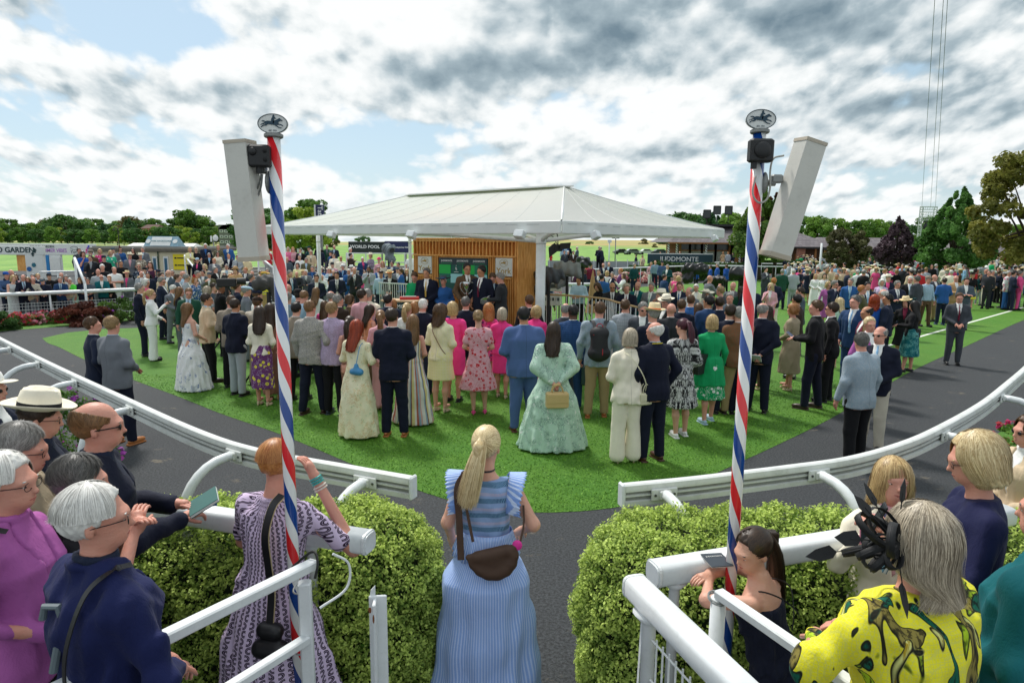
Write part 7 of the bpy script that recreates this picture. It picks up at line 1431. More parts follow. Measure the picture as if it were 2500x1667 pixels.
# ---------------- the crowd ----------------
# x y(head top, photo px) facing sex pose | top | lower | hair | options | label
LAWN_="""
229 771 50 m pocket|J navy white|t navy|short brown|sk=pink,lvl=1,feet=1065,H=1.8|person in plain navy suit with clear earpiece, beside the grey blazer at the lawn edge
275 769 25 m front|J grey lblue|t dnavy|short dblond|sk=pink,lvl=1,feet=1084,H=1.83,shoe=b0703c|person in mid grey blazer, dark jeans and tan brogues at the lawn edge
357 679 75 f down|D pink .42 .97 .2 6 .03|-|bob white|g=sun,feet=822|person in coral pink dress with white bob behind the white trouser suit
364 705 70 f phone|J white white|w white|pony blond|g=sun,feet=880,shoe=black|person in white trouser suit aiming a phone, black handbag on the arm
393 675 80 m down|J navy white|t dnavy|short grey|g=sun,sk=pink|person in navy suit and sunglasses behind the coral pink dress
417 694 95 m front|J grey white rblue|t grey|short white|sk=pink,feet=838,pitch=25|white-haired person in grey suit and bright blue tie looking down
438 700 80 f down|J black white|w grey|long lbrown||person in black top and grey wide trousers with long fair hair
459 702 165 m down|J dgreen lblue dgrey|t dnavy|short lbrown|sk=pink,g=clear,feet=880|person in bottle green blazer and glasses facing the camera
474 672 120 f chin|D floral:blue:white:white:14 .4 .97 .24|-|bob cop|hat=pill:red,sk=fair|person in blue floral dress with a large red headpiece
500 715 60 m read|J beige lblue|t black|short dbrown|g=clear,sk=tan,feet=932,H=1.8,shoe=30201a|person in beige blazer and black trousers reading a card
460 738 35 f front|D blots:white:blue:7 .02 0 .36 20 .05|-|longc lbrown|bare=1,feet=950,H=1.68,shoe=heelbeige|person in white maxi dress with blue blotted flowers, long wavy hair
504 698 20 f down|T floral:lgrey:white:grey:20|w grey|longc gblond||person with long silver blond curls beside the beige blazer
534 689 60 m chin|J black white|t black|fringe dgrey|sk=brown,H=1.8|balding person in black jacket with hand at the chin
571 728 20 m read|J dnavy lblue|t lgrey|short dbrown|sk=tan,feet=965,H=1.8,shoe=1a1412|person in dark navy blazer and pale grey trousers, looking at a phone
561 720 -10 m front|J tweed white|t black|short brown||person in pale fawn tweed jacket behind the navy blazer
579 688 45 m down|J navy white|t navy|short brown|sk=pink|person with swept brown hair in navy suit below the black television camera
600 695 60 m down|J grey white|t grey|short grey|hat=flat:lblue:lblue|person in a pale blue flat cap near the left speaker pole
596 708 40 f phone|T black|t black|updo blond|g=clear|person in black top with curly blond updo holding up a phone
625 704 50 m down|S white|t navy|short brown|hat=cap:navy:navy|person in white shirt and navy baseball cap beside the left pole
627 722 20 m down|J stone white|t beige|short brown|hat=flat:dbrown:dbrown,feet=938|person in pale stone tweed suit and brown flat cap
633 747 10 f front|J cream cream .92|k floral:purple:yellow:lilac:11 .32 .20 5 .02|long dbrown|feet=990,H=1.68,shoe=heelbeige|person in short cream jacket and purple floral pencil skirt, strappy heels
657 740 5 f down|D bronze .12 0 .19 6 .03|-|longc dbrown|feet=975,H=1.66,shoe=heeltan|person in long bronze satin dress partly behind the left pole
719 737 5 m front|J tweed white|t black|short black|feet=978,H=1.78|person in brown tweed jacket and black trousers right of the left pole
756 732 15 m pocket|J tweed:grey:stone white|t dnavy|short lbrown|sk=pink,feet=1010,H=1.84,shoe=3a2318|person in grey tweed blazer and navy trousers, hand in pocket
808 735 0 m front|J tweed:mauve:lilac lblue|t black|short dblond|sk=pink,feet=1012,H=1.83,shoe=23303f|person in mauve grey blazer and black trousers, spiky blond hair
792 734 0 f down|D pink .6 .97 .19 5 .02|-|long brown|feet=905,H=1.66,shoe=black|person in bright pink dress with long brown hair behind the mauve blazer
855 770 10 f front|V bronze|t bronze|pony dbrown|bare=1|bare-shouldered person with dark ponytail behind the red-haired one
868 780 25 f read|D sprig:eee6c4:c4923a:b9c79c:15 .04 .97 .28 9 .05|-|longc red|feet=1065,H=1.66,yaw=12|person with long red hair in cream and gold floral ruffled dress, blue shoulder bag
958 750 3 m front|J dnavy white|t dnavy|short dbrown|sk=pink,feet=1065,H=1.86,shoe=a5622f,w=1.08|tall person in navy suit and tan shoes at the front of the crowd
930 755 -5 f down|J lpink white|w lpink|pony lbrown|feet=1000,H=1.7|person in pale pink trouser suit with long ponytail
1005 767 8 f front|D multi:white .03 0 .34 16 .05|-|longc lbrown|bare=1,feet=1033,H=1.7|person in striped rainbow maxi dress with long light brown hair
900 743 40 f down|V stripe:orange:beige|t brown|long dbrown|H=1.62|person in striped sleeveless top with sunglasses on dark hair
886 705 20 m down|J lpink white|t grey|short dbrown|H=1.85|person in pale pink blazer with slick dark hair
897 704 10 m down|J cream white|t beige|short grey|H=1.85|person in cream jacket with grey hair behind the pale pink blazer
828 717 40 m down|J dbrown white|t black|short grey|H=1.78|person in dark brown jacket with wavy grey hair
807 709 20 m down|J navy white|t navy|fringe grey|H=1.75|person with thin white hair left of the dark brown jacket
853 718 70 f down|T brown|t brown|bob brown|g=sun|person with brown bob and sunglasses facing right, mid crowd
771 701 10 f down|T white|t white|long lbrown||person in white top with long straight light brown hair
741 708 30 m down|S lblue|t navy|short lbrown|pitch=20|person in pale shirt with rucksack straps, head bowed
703 693 10 m down|J lblue white|t navy|bald pink|sk=pink|bald person in pale blue jacket beside the left pole
700 712 15 m down|J steel white|t navy|short grey||person in steel blue jacket with grey hair beside the left pole
726 705 10 m down|J black white|t black|short black|hat=cap:black:black|person in a black cap behind the bowed head
948 717 20 m down|J navy white|t navy|short black||dark haired person in navy in front of the green table
957 730 5 f down|J cream white|t cream|bob ginger||person with strawberry blond hair before the green table
996 738 0 f down|T white|t white|pony blond||person in white with short blond ponytail right of the green table
1011 736 30 f down|D red .6 .5 .2|-|long ginger||person in red with auburn hair right of the green table
1032 728 5 m down|J dnavy white|t navy|short white|w=1.05|white-haired person in dark navy suit before the stage
1075 743 20 f front|J tweed:lemon:cream white .86|k check:lemon:cream .55 .21 6 .02|curlyl brown|feet=1005,H=1.68,shoe=heelbeige|person in pale yellow tweed jacket and skirt, brown curls, strap across the back
1107 735 10 f front|D hotpink .5 .97 .21 6 .025|-|bob blond|feet=980,H=1.68,shoe=black|person in hot pink dress with blond bob beside the pale yellow suit
1137 723 0 m down|J dnavy white|t navy|crop dgrey|sk=pink,H=1.8|person with cropped grey hair in dark navy suit before the trophy
1168 755 0 f front|D floral:lpink:red:red:15 .44 .3 .30 9 .04|-|bun dblond|feet=1010,H=1.68,shoe=heelpink|person in red flowered midi dress with hair pinned up
1194 741 15 f down|D floral:hotpink:purple:lilac:12 .6 .5 .2|-|curlyl cop||person with auburn curls in pink and purple print
1227 750 5 f front|J hotpink hotpink|k hotpink .5 .21 5 .02|bob gblond|H=1.66|person in hot pink jacket and skirt with tousled blond bob
1280 747 -3 m front|J bblue lblue|t bblue|crop black|w=1.28,sk=tan,feet=1050,H=1.82,shoe=5a2c18|stocky person in mid blue suit and brown shoes
1293 719 0 m down|J black white|t black|crop brown|sk=pink,H=1.8|person with shaved ginger head in black jacket beside the main post
1308 747 20 f down|J hotpink hotpink|t hotpink|curly blond|g=sun,H=1.66|person in pink jacket with curly short blond hair beside the main post
1353 785 -15 f back|D sprig:mint:dteal:white:17 .03 .97 .40 14 .05 1|-|longc dbrown|w=1.22,feet=1090,H=1.67|person in full length mint floral dress holding a straw handbag behind the back
1400 743 5 m down|J check:dblue:blue:28 white|t dblue|crop black|sk=dark,H=1.8,w=1.08,feet=1000,shoe=1d2733|person in blue checked suit holding a dark green briefcase
1381 738 5 m phone|J dgrey white|t dgrey|fringe grey|sk=pink|balding person in dark grey photographing with a phone
1464 735 8 m down|J steel:lgrey lblue|t khaki|short brown|sk=pink,w=1.1,feet=1018,H=1.82,shoe=a5622f|person in pale blue grey blazer and khaki trousers wearing a black rucksack
1528 729 20 m front|J check:lgrey:grey:18 white|t grey|short brown|sk=pink,H=1.82|person in light grey windowpane check jacket by the railing
1537 800 -5 f front|J cream cream .80|w cream|bob gblond .0|feet=1128,H=1.73,shoe=heelbeige,yaw=15,pitch=10|person in cream trouser suit with shoulder bag, head tilted
1603 783 -25 m pocket|J dnavy lblue|t dnavy|fringe white|sk=pink,feet=1125,H=1.79,shoe=4a281a,yaw=-30,w=1.06|bald person in dark navy jacket and jeans with yellow lanyard
1670 776 -5 f front|D snake:white:black .46 .97 .27 9 .05 1|-|pony burg|feet=1065,H=1.68,shoe=white,yaw=-25,pitch=15|person in black and white snakeskin print dress, burgundy ponytail
1740 767 -10 f down|C green .62|k floral:green:white:white:14 .40 .24 10 .05|bob blond|feet=1030,H=1.68,shoe=lblue,g=clear|person in emerald green coat over green leaf print skirt, black tote
1596 734 5 m front|J dnavy white|t khaki|short grey|hat=panama:straw:orange,feet=1030,H=1.86,shoe=4a281a|person in dark jacket and panama hat with orange band
1639 740 5 m down|J char white|t char|bald pink|sk=pink,w=1.1|bald person in charcoal suit beside the panama hat with orange band
1666 729 10 m down|J dnavy white|t navy|crop brown|sk=pink,g=clear|shaven-headed bearded person in navy behind the charcoal suit
1687 719 20 m down|J blue white|t navy|short brown||person in blue suit with wavy brown hair, right of the shaven head
1708 740 5 f down|D floral:plum:lilac:pink .5 0 .2|-|long brown|bare=1|person in dark floral sleeveless dress with long brown hair
1729 720 -20 m down|J dblue lblue|t navy|short black|sk=tan,g=clear,H=1.84|person in royal navy suit with glossy black hair
1759 723 10 m down|J navy white|t navy|short dbrown|sk=pink,H=1.82|person in dark navy suit next to the glossy black hair
1783 741 10 m down|J dnavy white|t dnavy|short dbrown|H=1.8,feet=1010|person in black suit holding a tablet behind the emerald coat
1807 747 -10 m chin|J tweed:rust:olive white|t khaki|short grey|w=1.12,feet=1013,H=1.8,shoe=33261f|person in brown tweed jacket and khaki trousers behind the right pole
1864 737 35 m back|J dnavy white|t dnavy|fringe grey|sk=pink,w=1.05,feet=1005,H=1.8,shoe=15120f|person in navy blazer holding a folded paper behind the back
1570 735 -160 m down|J dgrey white|t dgrey|short grey|g=sun,H=1.8,sk=pink|person in grey suit and sunglasses looking back towards the left
1938 741 -45 f front|C sand .36|-|curly ginger|feet=952,H=1.66,shoe=heelbeige|person in long khaki linen dress with short auburn curls
1950 717 -55 m down|J dbrown white|t stone|short black|sk=tan,H=1.8|bearded person in brown suit behind the khaki linen dress
1956 700 -70 m down|J slate white|t slate|short dbrown|g=clear,H=1.76|person in slate blazer and glasses behind the brown suit
1998 731 -55 m read|J black white|t dnavy|short brown|sk=pink,feet=998,H=1.86,shoe=241812|tall person in black suit holding a race booklet
2037 736 -60 m down|J black white|t black|short dbrown|g=sun,sk=pink,H=1.82|person in black suit and sunglasses right behind the booklet holder
2050 726 -20 f down|D mint .5 .5 .22|-|longc pblond|H=1.64|person with loose blond waves behind the black suits
2092 719 -130 m pocket|J dblue white sky|t dblue|short dgrey|sk=pink,H=1.88,smile=1|tall grinning person in open blue suit and pale blue tie
2124 771 175 f down|J magenta white|t burg|pony pblond|H=1.55,d=9.9|fair young person with hair tied back, facing the camera behind the grey blazer
2120 746 -80 m down|J burg white|t black|fringe black|sk=tan,H=1.75|person in wine jacket with receding dark hair
2137 720 10 f down|J rblue white|t blue|curlyl red|H=1.72|person with big curly red hair near the grinning tall one
2166 716 -60 m down|J navy white|t dnavy|short black|H=1.76,sk=tan|person in navy suit with thick black fringe
2157 704 -60 m down|J grey white|t grey|fringe white|sk=pink|balding white-haired person behind the black fringe
2154 681 -140 f down|J lilac white|t lilac|big white|sk=pink|person with huge white bouffant hair in lilac
2151 794 -150 m front|J dnavy white sky|t stone|fringe grey|g=sun,sk=pink,H=1.8,d=8.6|person in navy blazer, black sunglasses and yellow lanyard beside the pale grey blazer
2112 810 -12 m down|J steel:aqua lblue|t black|crop dgrey|sk=pink,H=1.82,w=1.14,d=7.9,yaw=20,shoe=8a5a30|stocky person in pale grey blazer and black jeans with back to the camera on the track
2214 719 -150 f down|J black burg|k black .5|bob black|hat=boater:straw:straw,H=1.6|person in straw boater hat and dark red scarf
2232 730 -60 f read|J black black .88|k sprig:teal:aqua .40 .25 10 .06|longc black|hat=pill:dteal,H=1.62,feet=908,shoe=black|person in black jacket and teal patterned skirt with teal headpiece
2307 677 10 m out|J blue white|t navy|short dbrown|feet=793,H=1.8,shoe=1b3566|person in bright blue suit seen from behind near the line
2344 713 -165 m front|J dgrey white burg|t dgrey|short brown|sk=pink,feet=890,H=1.82|bearded person in dark grey suit and burgundy tie alone on the track edge
2361 677 -165 m cross|J slate white|t grey|short dbrown|sk=pink|person in blue grey suit with arms folded behind the lone person
2335 672 -170 m read|J tan white|t tan|bald pink|g=clear,sk=pink|bald person in tan jacket and glasses holding a paper
2395 668 -170 f cross|J dteal black|t lgrey|pony brown|feet=745,shoe=white|person in dark green jacket, grey jeans and white trainers, arms folded
2409 656 -60 m down|J navy white|t cream|bald pink|sk=pink|bald person in navy jacket and cream trousers
2376 662 -170 f down|J black black|k yellow .5|bob blond|hat=wide:black:black|person in yellow dress and black jacket with black hat
2454 663 -60 m point|S dnavy|t black|short brown|hat=cap:white:white,feet=752|person in dark sweater and pale cap pointing left
2441 660 90 m out|S navy|t black|short brown|feet=740|person in navy sweater beside the pale cap
2469 656 -90 m down|J navy white|t black|short grey|g=sun|person in navy coat and sunglasses behind the pale cap
2490 659 -120 m cross|J grey white|t grey|crop dgrey|sk=brown|person in grey suit with folded arms at the far right
"""
MID_="""
2103 695 100 m phone|J olive white|t navy|short cop|g=sun|person in olive jacket and sunglasses turned right
2077 678 -160 m down|J blue lblue sky|t navy|short grey|sk=pink|
2119 687 -170 m down|J navy white sky|t navy|short black|sk=pink|
2037 683 150 m chin|J navy white|t navy|short grey|g=sun|
2022 686 -165 f down|D magenta .5 .97 .2|-|bob blond|g=sun|
1992 668 -170 f front|D white .1 .97 .24 9 .05|-|long blond|feet=752|person in long white dress with blond hair on the open lawn
2014 665 -150 f front|D floral:white:grey:grey:20 .2 .97 .22|-|bob dbrown|hat=pill:stone|
2044 666 -150 m front|J black white sky|t black|short grey|g=clear,sk=tan|
2052 654 -140 m down|J beige white|t beige|bald pink|sk=pink|
2191 684 -165 m cross|J navy white grey|t navy|short grey|g=clear,sk=pink|person in navy suit with arms crossed, glasses, grey tie
2223 674 -150 m down|J black white sky|t black|short white|g=sun,sk=pink|person in black suit and sunglasses facing the camera near the line
2241 672 -20 m down|J dgrey white|t black|short dgrey|H=1.85|person in charcoal suit seen from behind near the line
2170 666 -160 m down|J navy pink|t navy|short grey|hat=panama:cream:black|
2268 673 170 m down|S check:lblue:navy|t brown|short grey|hat=cap:tweed:tweed|person in blue checked shirt and cap with brown trousers
2283 670 170 m down|J dgrey white|t khaki|bald pink||
1939 656 -60 m read|J navy pink|t navy|short dbrown|feet=735|
1962 640 0 m down|J rblue white|t rblue|short grey|feet=720|
1911 656 10 m down|J dgreen white|t dnavy|short grey||
1870 651 150 m phone|J dgrey white|t dgrey|short black||
1890 677 10 m back|J navy white|t cream|short cop||
1873 745 -20 f down|T brown|t brown|longc dbrown||
1882 690 -150 f phone|J lpink white|t pink|long pblond|g=sun|
1835 690 -160 m down|J navy white|t navy|fringe pink|sk=pink|
1623 669 60 m down|J dblue white|t navy|short dbrown|feet=770|
1630 645 -150 m read|J dteal white|t navy|short grey||
1649 667 -150 f down|V pink|k pink .5|updo brown||
1657 672 20 f down|D pink .5 0 .2|-|bob blond||
1702 646 90 m down|J rblue rblue|t black|short brown|feet=702|
1735 647 -80 m down|J rblue rblue|t black|short dbrown|feet=705|
1752 642 -60 m down|J rblue rblue|t black|short grey||
1774 645 -40 m swing|J rblue rblue|t black|short brown|feet=715|
1732 672 80 m phone|S grey|t black|bald pink|sk=pink|
1660 687 -150 m front|J navy white blue|t navy|short brown|sk=pink,smile=1|person in navy suit with tousled brown hair smiling left
1683 699 -150 m down|J grey white|t grey|fringe grey|sk=pink|
1701 692 -160 f down|J cream white|t cream|bobs white|sk=pink|
1725 702 160 f down|J stone white|t stone|bob grey|hat=wide:cream:black|
1759 698 -60 m down|J navy white|t navy|short dblond|sk=pink|
1783 713 -160 m down|J slate white|t slate|short grey|sk=pink|
1790 688 -160 m down|J grey white|t grey|bald pink|sk=pink|
1809 699 10 f down|T dgreen|t dgreen|longc dbrown||
1612 701 -110 m chin|J dgrey white|t dgrey|short grey|hat=panama:cream:black|
1629 714 -120 m front|J black white|t black|short grey|hat=panama:cream:black|
1414 674 -150 m read|S lblue|t black|short dbrown|hat=phones:black,sk=tan|person in pale striped shirt wearing headphones by the railing
1468 692 -120 f rail|J black black|t black|curlyl brown|pitch=20|person in black with curly brown hair bending by the railing
1494 691 175 m rail|J char white slate|t char|bald pink|g=sun,lean=.3,sk=tan|bald person in sunglasses leaning over the wood handrail
1531 694 -170 m rail|J dnavy white burg|t navy|curly gblond|lean=.25,sk=pink,smile=1|person with greying curls laughing beside the handrail
1557 687 -150 m down|J teal white dteal|t navy|bald pink|sk=pink|
1590 688 -150 m down|J grey white mint|t grey|short grey|sk=pink|
1522 666 -100 f phone|J white white|t black|longc brown||person in white jacket with long brown hair behind the handrail
1495 663 -120 f down|J navy white|t navy|short grey|g=clear|
1482 660 10 f down|T white|t white|bob blond||
1515 654 -90 m down|J purple white|t navy|short cop||
1462 657 -160 m down|J navy white burg|t navy|short brown||
1470 668 10 m down|J blue white|t navy|short black||
1405 652 -120 m down|J plum white|t navy|short grey|g=clear|
1427 656 -60 f down|J navy black|t black|bob brown||
1364 655 100 f down|D floral:lpink:red:red:14 .4 .5 .22|-|curly blond||
1335 676 60 m down|S blue|t black|short brown|hat=cap:black:black|
1014 662 -165 m front|S green|t white|short brown|z=.42,d=15.5,sk=pink,pitch=22|person in green and pink racing silks holding a certificate
1042 653 -172 m front|J dnavy white gold|t dnavy|short dgrey|z=.42,d=15.2,sk=tan,smile=1|person in dark suit and yellow tie on the stage
1083 668 170 f front|C blue .30|-|bobs white|z=.42,d=15.2,hat=wide:slate:blue,sk=pink|person in blue coat dress and wide dark brimmed hat on stage
1140 641 170 m out|J brown white olive|t brown|short black|z=.42,d=15.0,sk=tan,g=clear|person in brown suit holding the tall silver trophy
1176 647 -160 m pocket|J dnavy white burg|t dnavy|short black|z=.42,d=14.7,sk=tan,smile=1|person in black pinstripe suit smiling on the stage
1203 664 -172 m read|J navy lblue pink|t navy|short brown|z=.42,d=14.8,sk=pink,pitch=25|person in navy suit bowing the head over a silver dish
1224 664 -75 m read|J char white|t char|short grey|z=.42,d=14.4,sk=pink,pitch=15,yaw=-15|grey-haired person in charcoal suit holding a booklet on stage
772 669 170 m front|J navy white|t navy|short dbrown|sk=pink,H=1.76|person in navy suit with yellow lanyard left of the bearded one
822 662 175 m front|J navy white dgrey|t navy|short dbrown|sk=pink,H=1.8|bearded person in navy suit with a lanyard badge
865 651 165 m chin|J char white grey|t char|fringe grey|H=1.85,sk=pink|person in charcoal suit with hand at the mouth
900 649 172 m mic|J lgrey white burg|t slate|crop black|sk=brown,H=1.84|person in light grey jacket speaking into a microphone
930 659 178 m down|S lblue|t navy|short brown|hat=flat:black:black|
952 656 -178 m front|J black white white|t grey|short grey|hat=panama:straw:orange,sk=pink|
978 654 -110 m down|J blue white burg|t navy|short brown|sk=pink|
706 659 120 m down|J navy white sky|t navy|short grey|H=1.82|
700 671 100 f down|J black white|t black|bob blond||
480 660 90 m phone|J grey white|t grey|short grey||
430 668 80 m down|J slate white|t grey|short brown||
452 668 75 m down|J lgrey white|t grey|short grey|g=sun|
395 664 80 m down|J beige white|t grey|short dbrown||
410 659 -160 m down|J slate white|t grey|bald pink|g=sun|
447 662 80 m down|J lblue white|t navy|bald pink||
525 650 100 m down|J black white|t black|short grey||
548 670 50 m down|J black white|t black|short black||
612 668 60 m down|J navy white|t navy|short dgrey||
645 660 90 f down|J yellow white|t tan|bob blond|hat=wide:gold:tan|
520 690 100 f chin|T slate|t black|short dbrown||
340 690 80 m down|J dnavy white|t dnavy|short grey||
"""
RAIL_="""
12 665 120 m rail|S denim|t navy|short grey|hat=cap:rblue:rblue
27 673 130 f rail|V silver|k lace:lgrey:white .2 .2|bob blond|sk=fair
53 671 140 m rail|J dnavy lblue plum|t dnavy|fringe grey|g=clear,sk=pink
78 677 140 m rail|S stone|t grey|fringe grey|g=clear,sk=pink
104 679 150 m rail|J dnavy navy|t dnavy|short grey|hat=flat:slate:slate,pitch=20
119 667 150 m down|J black black|t black|short grey|hat=cap:char:char
147 677 150 m rail|J dblue lblue slate|t navy|short grey|sk=pink
174 679 175 f rail|T lime|k floral:mint:red:teal:9 .2 .21|bobs white|g=sun,sk=pink
214 680 150 m rail|T slate|t navy|crop dgrey|g=sun,sk=pink
248 671 155 m rail|J teal white|t navy|fringe white|g=sun,sk=pink
269 674 160 f rail|V black|t black|pony ginger|
309 658 165 m front|J grey pink hotpink|t grey|short grey|hat=panama:straw:pink,sk=pink
339 680 140 f rail|J black black|t black|curly blond|
25 658 110 m down|J navy white|t navy|bald pink|sk=pink
80 668 150 m down|J navy white|t navy|short grey|sk=pink
92 667 150 f down|J blue white|t navy|bobs blond|
149 665 160 m down|J black white|t grey|bald pink|sk=pink
162 671 150 f down|J beige white|t grey|curly grey|
162 680 165 f down|J stone white|t grey|bobs white|
194 677 160 f down|J navy navy|t navy|long lbrown|
205 676 160 m down|J navy navy|t navy|bald pink|sk=pink
66 676 150 f down|J beige white|t grey|bob dblond|
37 668 140 f down|J lpink white|t grey|bob brown|g=sun
"""
STEP1_="""
201 613 120 m chin|T rblue|t grey|big dbrown|w=1.15,sk=pink
192 605 130 m down|J dgrey grey|t grey|short dbrown|
220 622 150 m chin|J char lgrey|t char|short dbrown|g=sun
220 608 150 m down|J brown white|t grey|short grey|hat=trilby:tweed:brown
243 607 150 f down|T floral:hotpink:white:red:12|t grey|bob blond|sk=pink
253 623 150 m front|J black black|t black|short dbrown|hat=cap:navy:navy
269 611 155 f down|T floral:jade:white:green:10|t grey|bob blond|g=sun
275 604 150 m down|J grey white|t grey|short grey|hat=cap:slate:slate
293 601 160 f chin|S blue|t blue|bob brown|hat=pill:burg,g=sun
316 614 165 m down|J grey lpink|t grey|short grey|hat=panama:cream:black,sk=pink
324 605 160 f down|T black|t black|longc black|g=sun
342 615 165 f front|T floral:tweed:cream:brown:14|t grey|short grey|hat=boater:cream:cream
348 602 160 m phone|J grey lblue|t grey|short grey|
249 644 160 m down|S black|t black|short white|sk=pink
239 656 150 m down|T lgrey|t grey|bald pink|sk=pink
278 650 160 m cross|T white|t white|fringe brown|sk=pink,w=1.1
294 635 155 m down|S black|t black|short dgrey|sk=tan
339 642 165 f down|D floral:dnavy:lgrey:sky:12 .5 .97 .2|-|bob gblond|g=sun
366 638 165 f phone|V plum|t navy|longc brown|
352 652 165 m down|J black white|t black|short grey|hat=cap:black:black
345 661 160 m down|J lgrey white|t grey|fringe white|sk=pink
360 664 150 m down|J navy white|t navy|short dbrown|
386 655 160 f down|J navy white|t navy|bob grey|hat=wide:navy:navy
420 658 160 m down|J dgrey white|t grey|short grey|g=sun
"""
STEP2_="""
463 603 150 f cross|J lemon white|t black|bob blond|sk=pink
478 603 160 f front|T black|t black|bob gblond|g=sun
501 594 165 m down|J navy blue|t navy|short white|g=sun,sk=pink
532 597 165 f down|D olive .5 .97 .2|-|bob blond|sk=pink
556 595 165 m down|J blue white navy|t blue|short white|sk=pink
481 629 165 f down|J dnavy pink|t navy|bobs blond|hat=cap:lblue:lblue,g=sun
510 617 165 m down|J black sky|t black|short grey|g=sun,sk=pink
522 630 165 m read|J grey white dgrey|t grey|short cop|g=sun
531 614 165 f phone|S cream|w tweed|bob dbrown|g=sun
558 620 170 m front|J dnavy white|t navy|short cop|H=1.5
579 622 170 m front|J lgrey lgrey navy|t grey|short brown|
601 622 175 m front|S straw|t straw|short brown|hat=trilby:brown:dbrown
553 644 165 m down|J cream lblue|t cream|short grey|g=sun
574 648 170 f down|T floral:bronze:cream:brown:12|t brown|longc dbrown|g=sun
499 644 160 f down|D floral:beige:red:olive:12 .5 .97 .2|-|bob pblond|
495 659 165 m phone|J slate white|t navy|short dbrown|g=clear
599 652 170 m down|J dgrey white navy|t grey|short cop|sk=pink
585 667 165 f down|J grey white|t grey|bob blond|g=sun
548 664 165 m down|S stone|t grey|short grey|sk=pink
562 668 165 f down|S beige|t grey|bob cop|
510 664 165 m down|J olive white|t grey|short grey|hat=cap:olive:olive
615 661 165 m down|J navy white|t navy|bald pink|sk=pink
636 660 170 m down|J grey white|t navy|short brown|
634 671 160 f down|J gold white|t tan|bob cop|
575 672 165 m down|S tan|t grey|short dbrown|hat=trilby:tan:brown
655 607 160 f down|J red black|t black|short cop|
652 602 160 m down|S white|t navy|short dbrown|
652 655 165 f down|J purple white|t grey|bob grey|
"""
STEP3_="""
703 603 165 f down|S check:pink:white:30|t navy|bob gblond|
715 603 160 f down|T lpink|t navy|long cop|
731 620 165 f down|S white|t white|bobs grey|hat=pill:purple
733 606 165 m down|J black white|t black|short dbrown|
754 599 165 f down|J dteal teal|t teal|bob blond|hat=wide:dteal:dteal
759 611 168 m down|J beige cream navy|t beige|big gblond|g=sun
780 604 170 m down|J navy lpink pink|t navy|short white|sk=pink
778 597 170 m down|J black white|t black|short grey|
798 597 170 m down|J dgreen grey|t grey|short grey|sk=pink
816 598 170 m front|J navy lblue navy|t navy|fringe grey|sk=pink
807 612 -140 m down|J navy blue|t navy|short brown|hat=cap:dteal:dteal
815 618 175 m front|J cream white dteal|t stone|short dbrown|g=sun
832 625 175 m down|J cream cream|t cream|bald pink|g=sun,sk=tan
855 604 120 m down|T white|t grey|short white|
856 617 110 m phone|S dbrown|t black|short black|
885 627 150 m read|J dblue pink burg|t navy|short white|sk=pink
904 615 -150 f read|S tweed:purple:lgrey|t olive|bob dblond|hat=boater:cream:cream
925 626 175 f down|S lpink|t white|short grey|hat=boater:pink:red
934 637 175 f front|D stripe:cream:tweed:40 .5 .97 .2|-|longc cop|g=sun
957 637 175 m down|J dblue white navy|t navy|short dbrown|g=sun
1003 618 160 m down|T white|t black|short white|sk=pink
972 640 175 m down|J navy white|t grey|short dbrown|
700 627 165 m down|S slate|t slate|bald pink|sk=pink
726 641 168 f down|S lemon|t cream|bob dbrown|
747 629 168 m down|J olive lblue|t brown|short dgrey|g=sun
762 649 165 m down|J dblue blue|t navy|crop dgrey|
783 648 170 m down|J blue white|t navy|short grey|hat=panama:cream:tan
804 651 168 f rail|J lblue white|t sky|bob cop|hat=panama:cream:purple
814 658 170 m down|T black|t black|fringe grey|g=clear
837 642 172 m chin|J dblue sky|t navy|short grey|hat=panama:white:navy
858 645 174 m down|J grey white|t grey|short grey|hat=boater:white:black
811 640 172 m down|J lpink white|t grey|short grey|hat=cap:slate:slate
748 659 165 m rail|J grey white navy|t grey|short white|sk=pink
726 664 165 m rail|S char|t grey|bald pink|sk=pink
740 655 165 f down|J lemon white|t cream|bob blond|hat=wide:straw:straw
778 657 165 m rail|S white|t grey|fringe white|sk=pink
786 672 165 m rail|S white|t grey|bald pink|sk=pink
850 657 165 m rail|J blue white|t blue|short white|g=clear,sk=pink
924 651 175 m down|J blue white|t navy|short brown|
775 665 165 m down|J grey white|t grey|short grey|
993 657 175 f down|J black white|t black|curly blond|
1000 649 175 m down|J black black|t black|short dbrown|sk=pink
890 660 170 m down|S pink|t grey|short brown|
970 652 175 m down|J grey white|t navy|short grey|hat=cap:navy:navy
"""
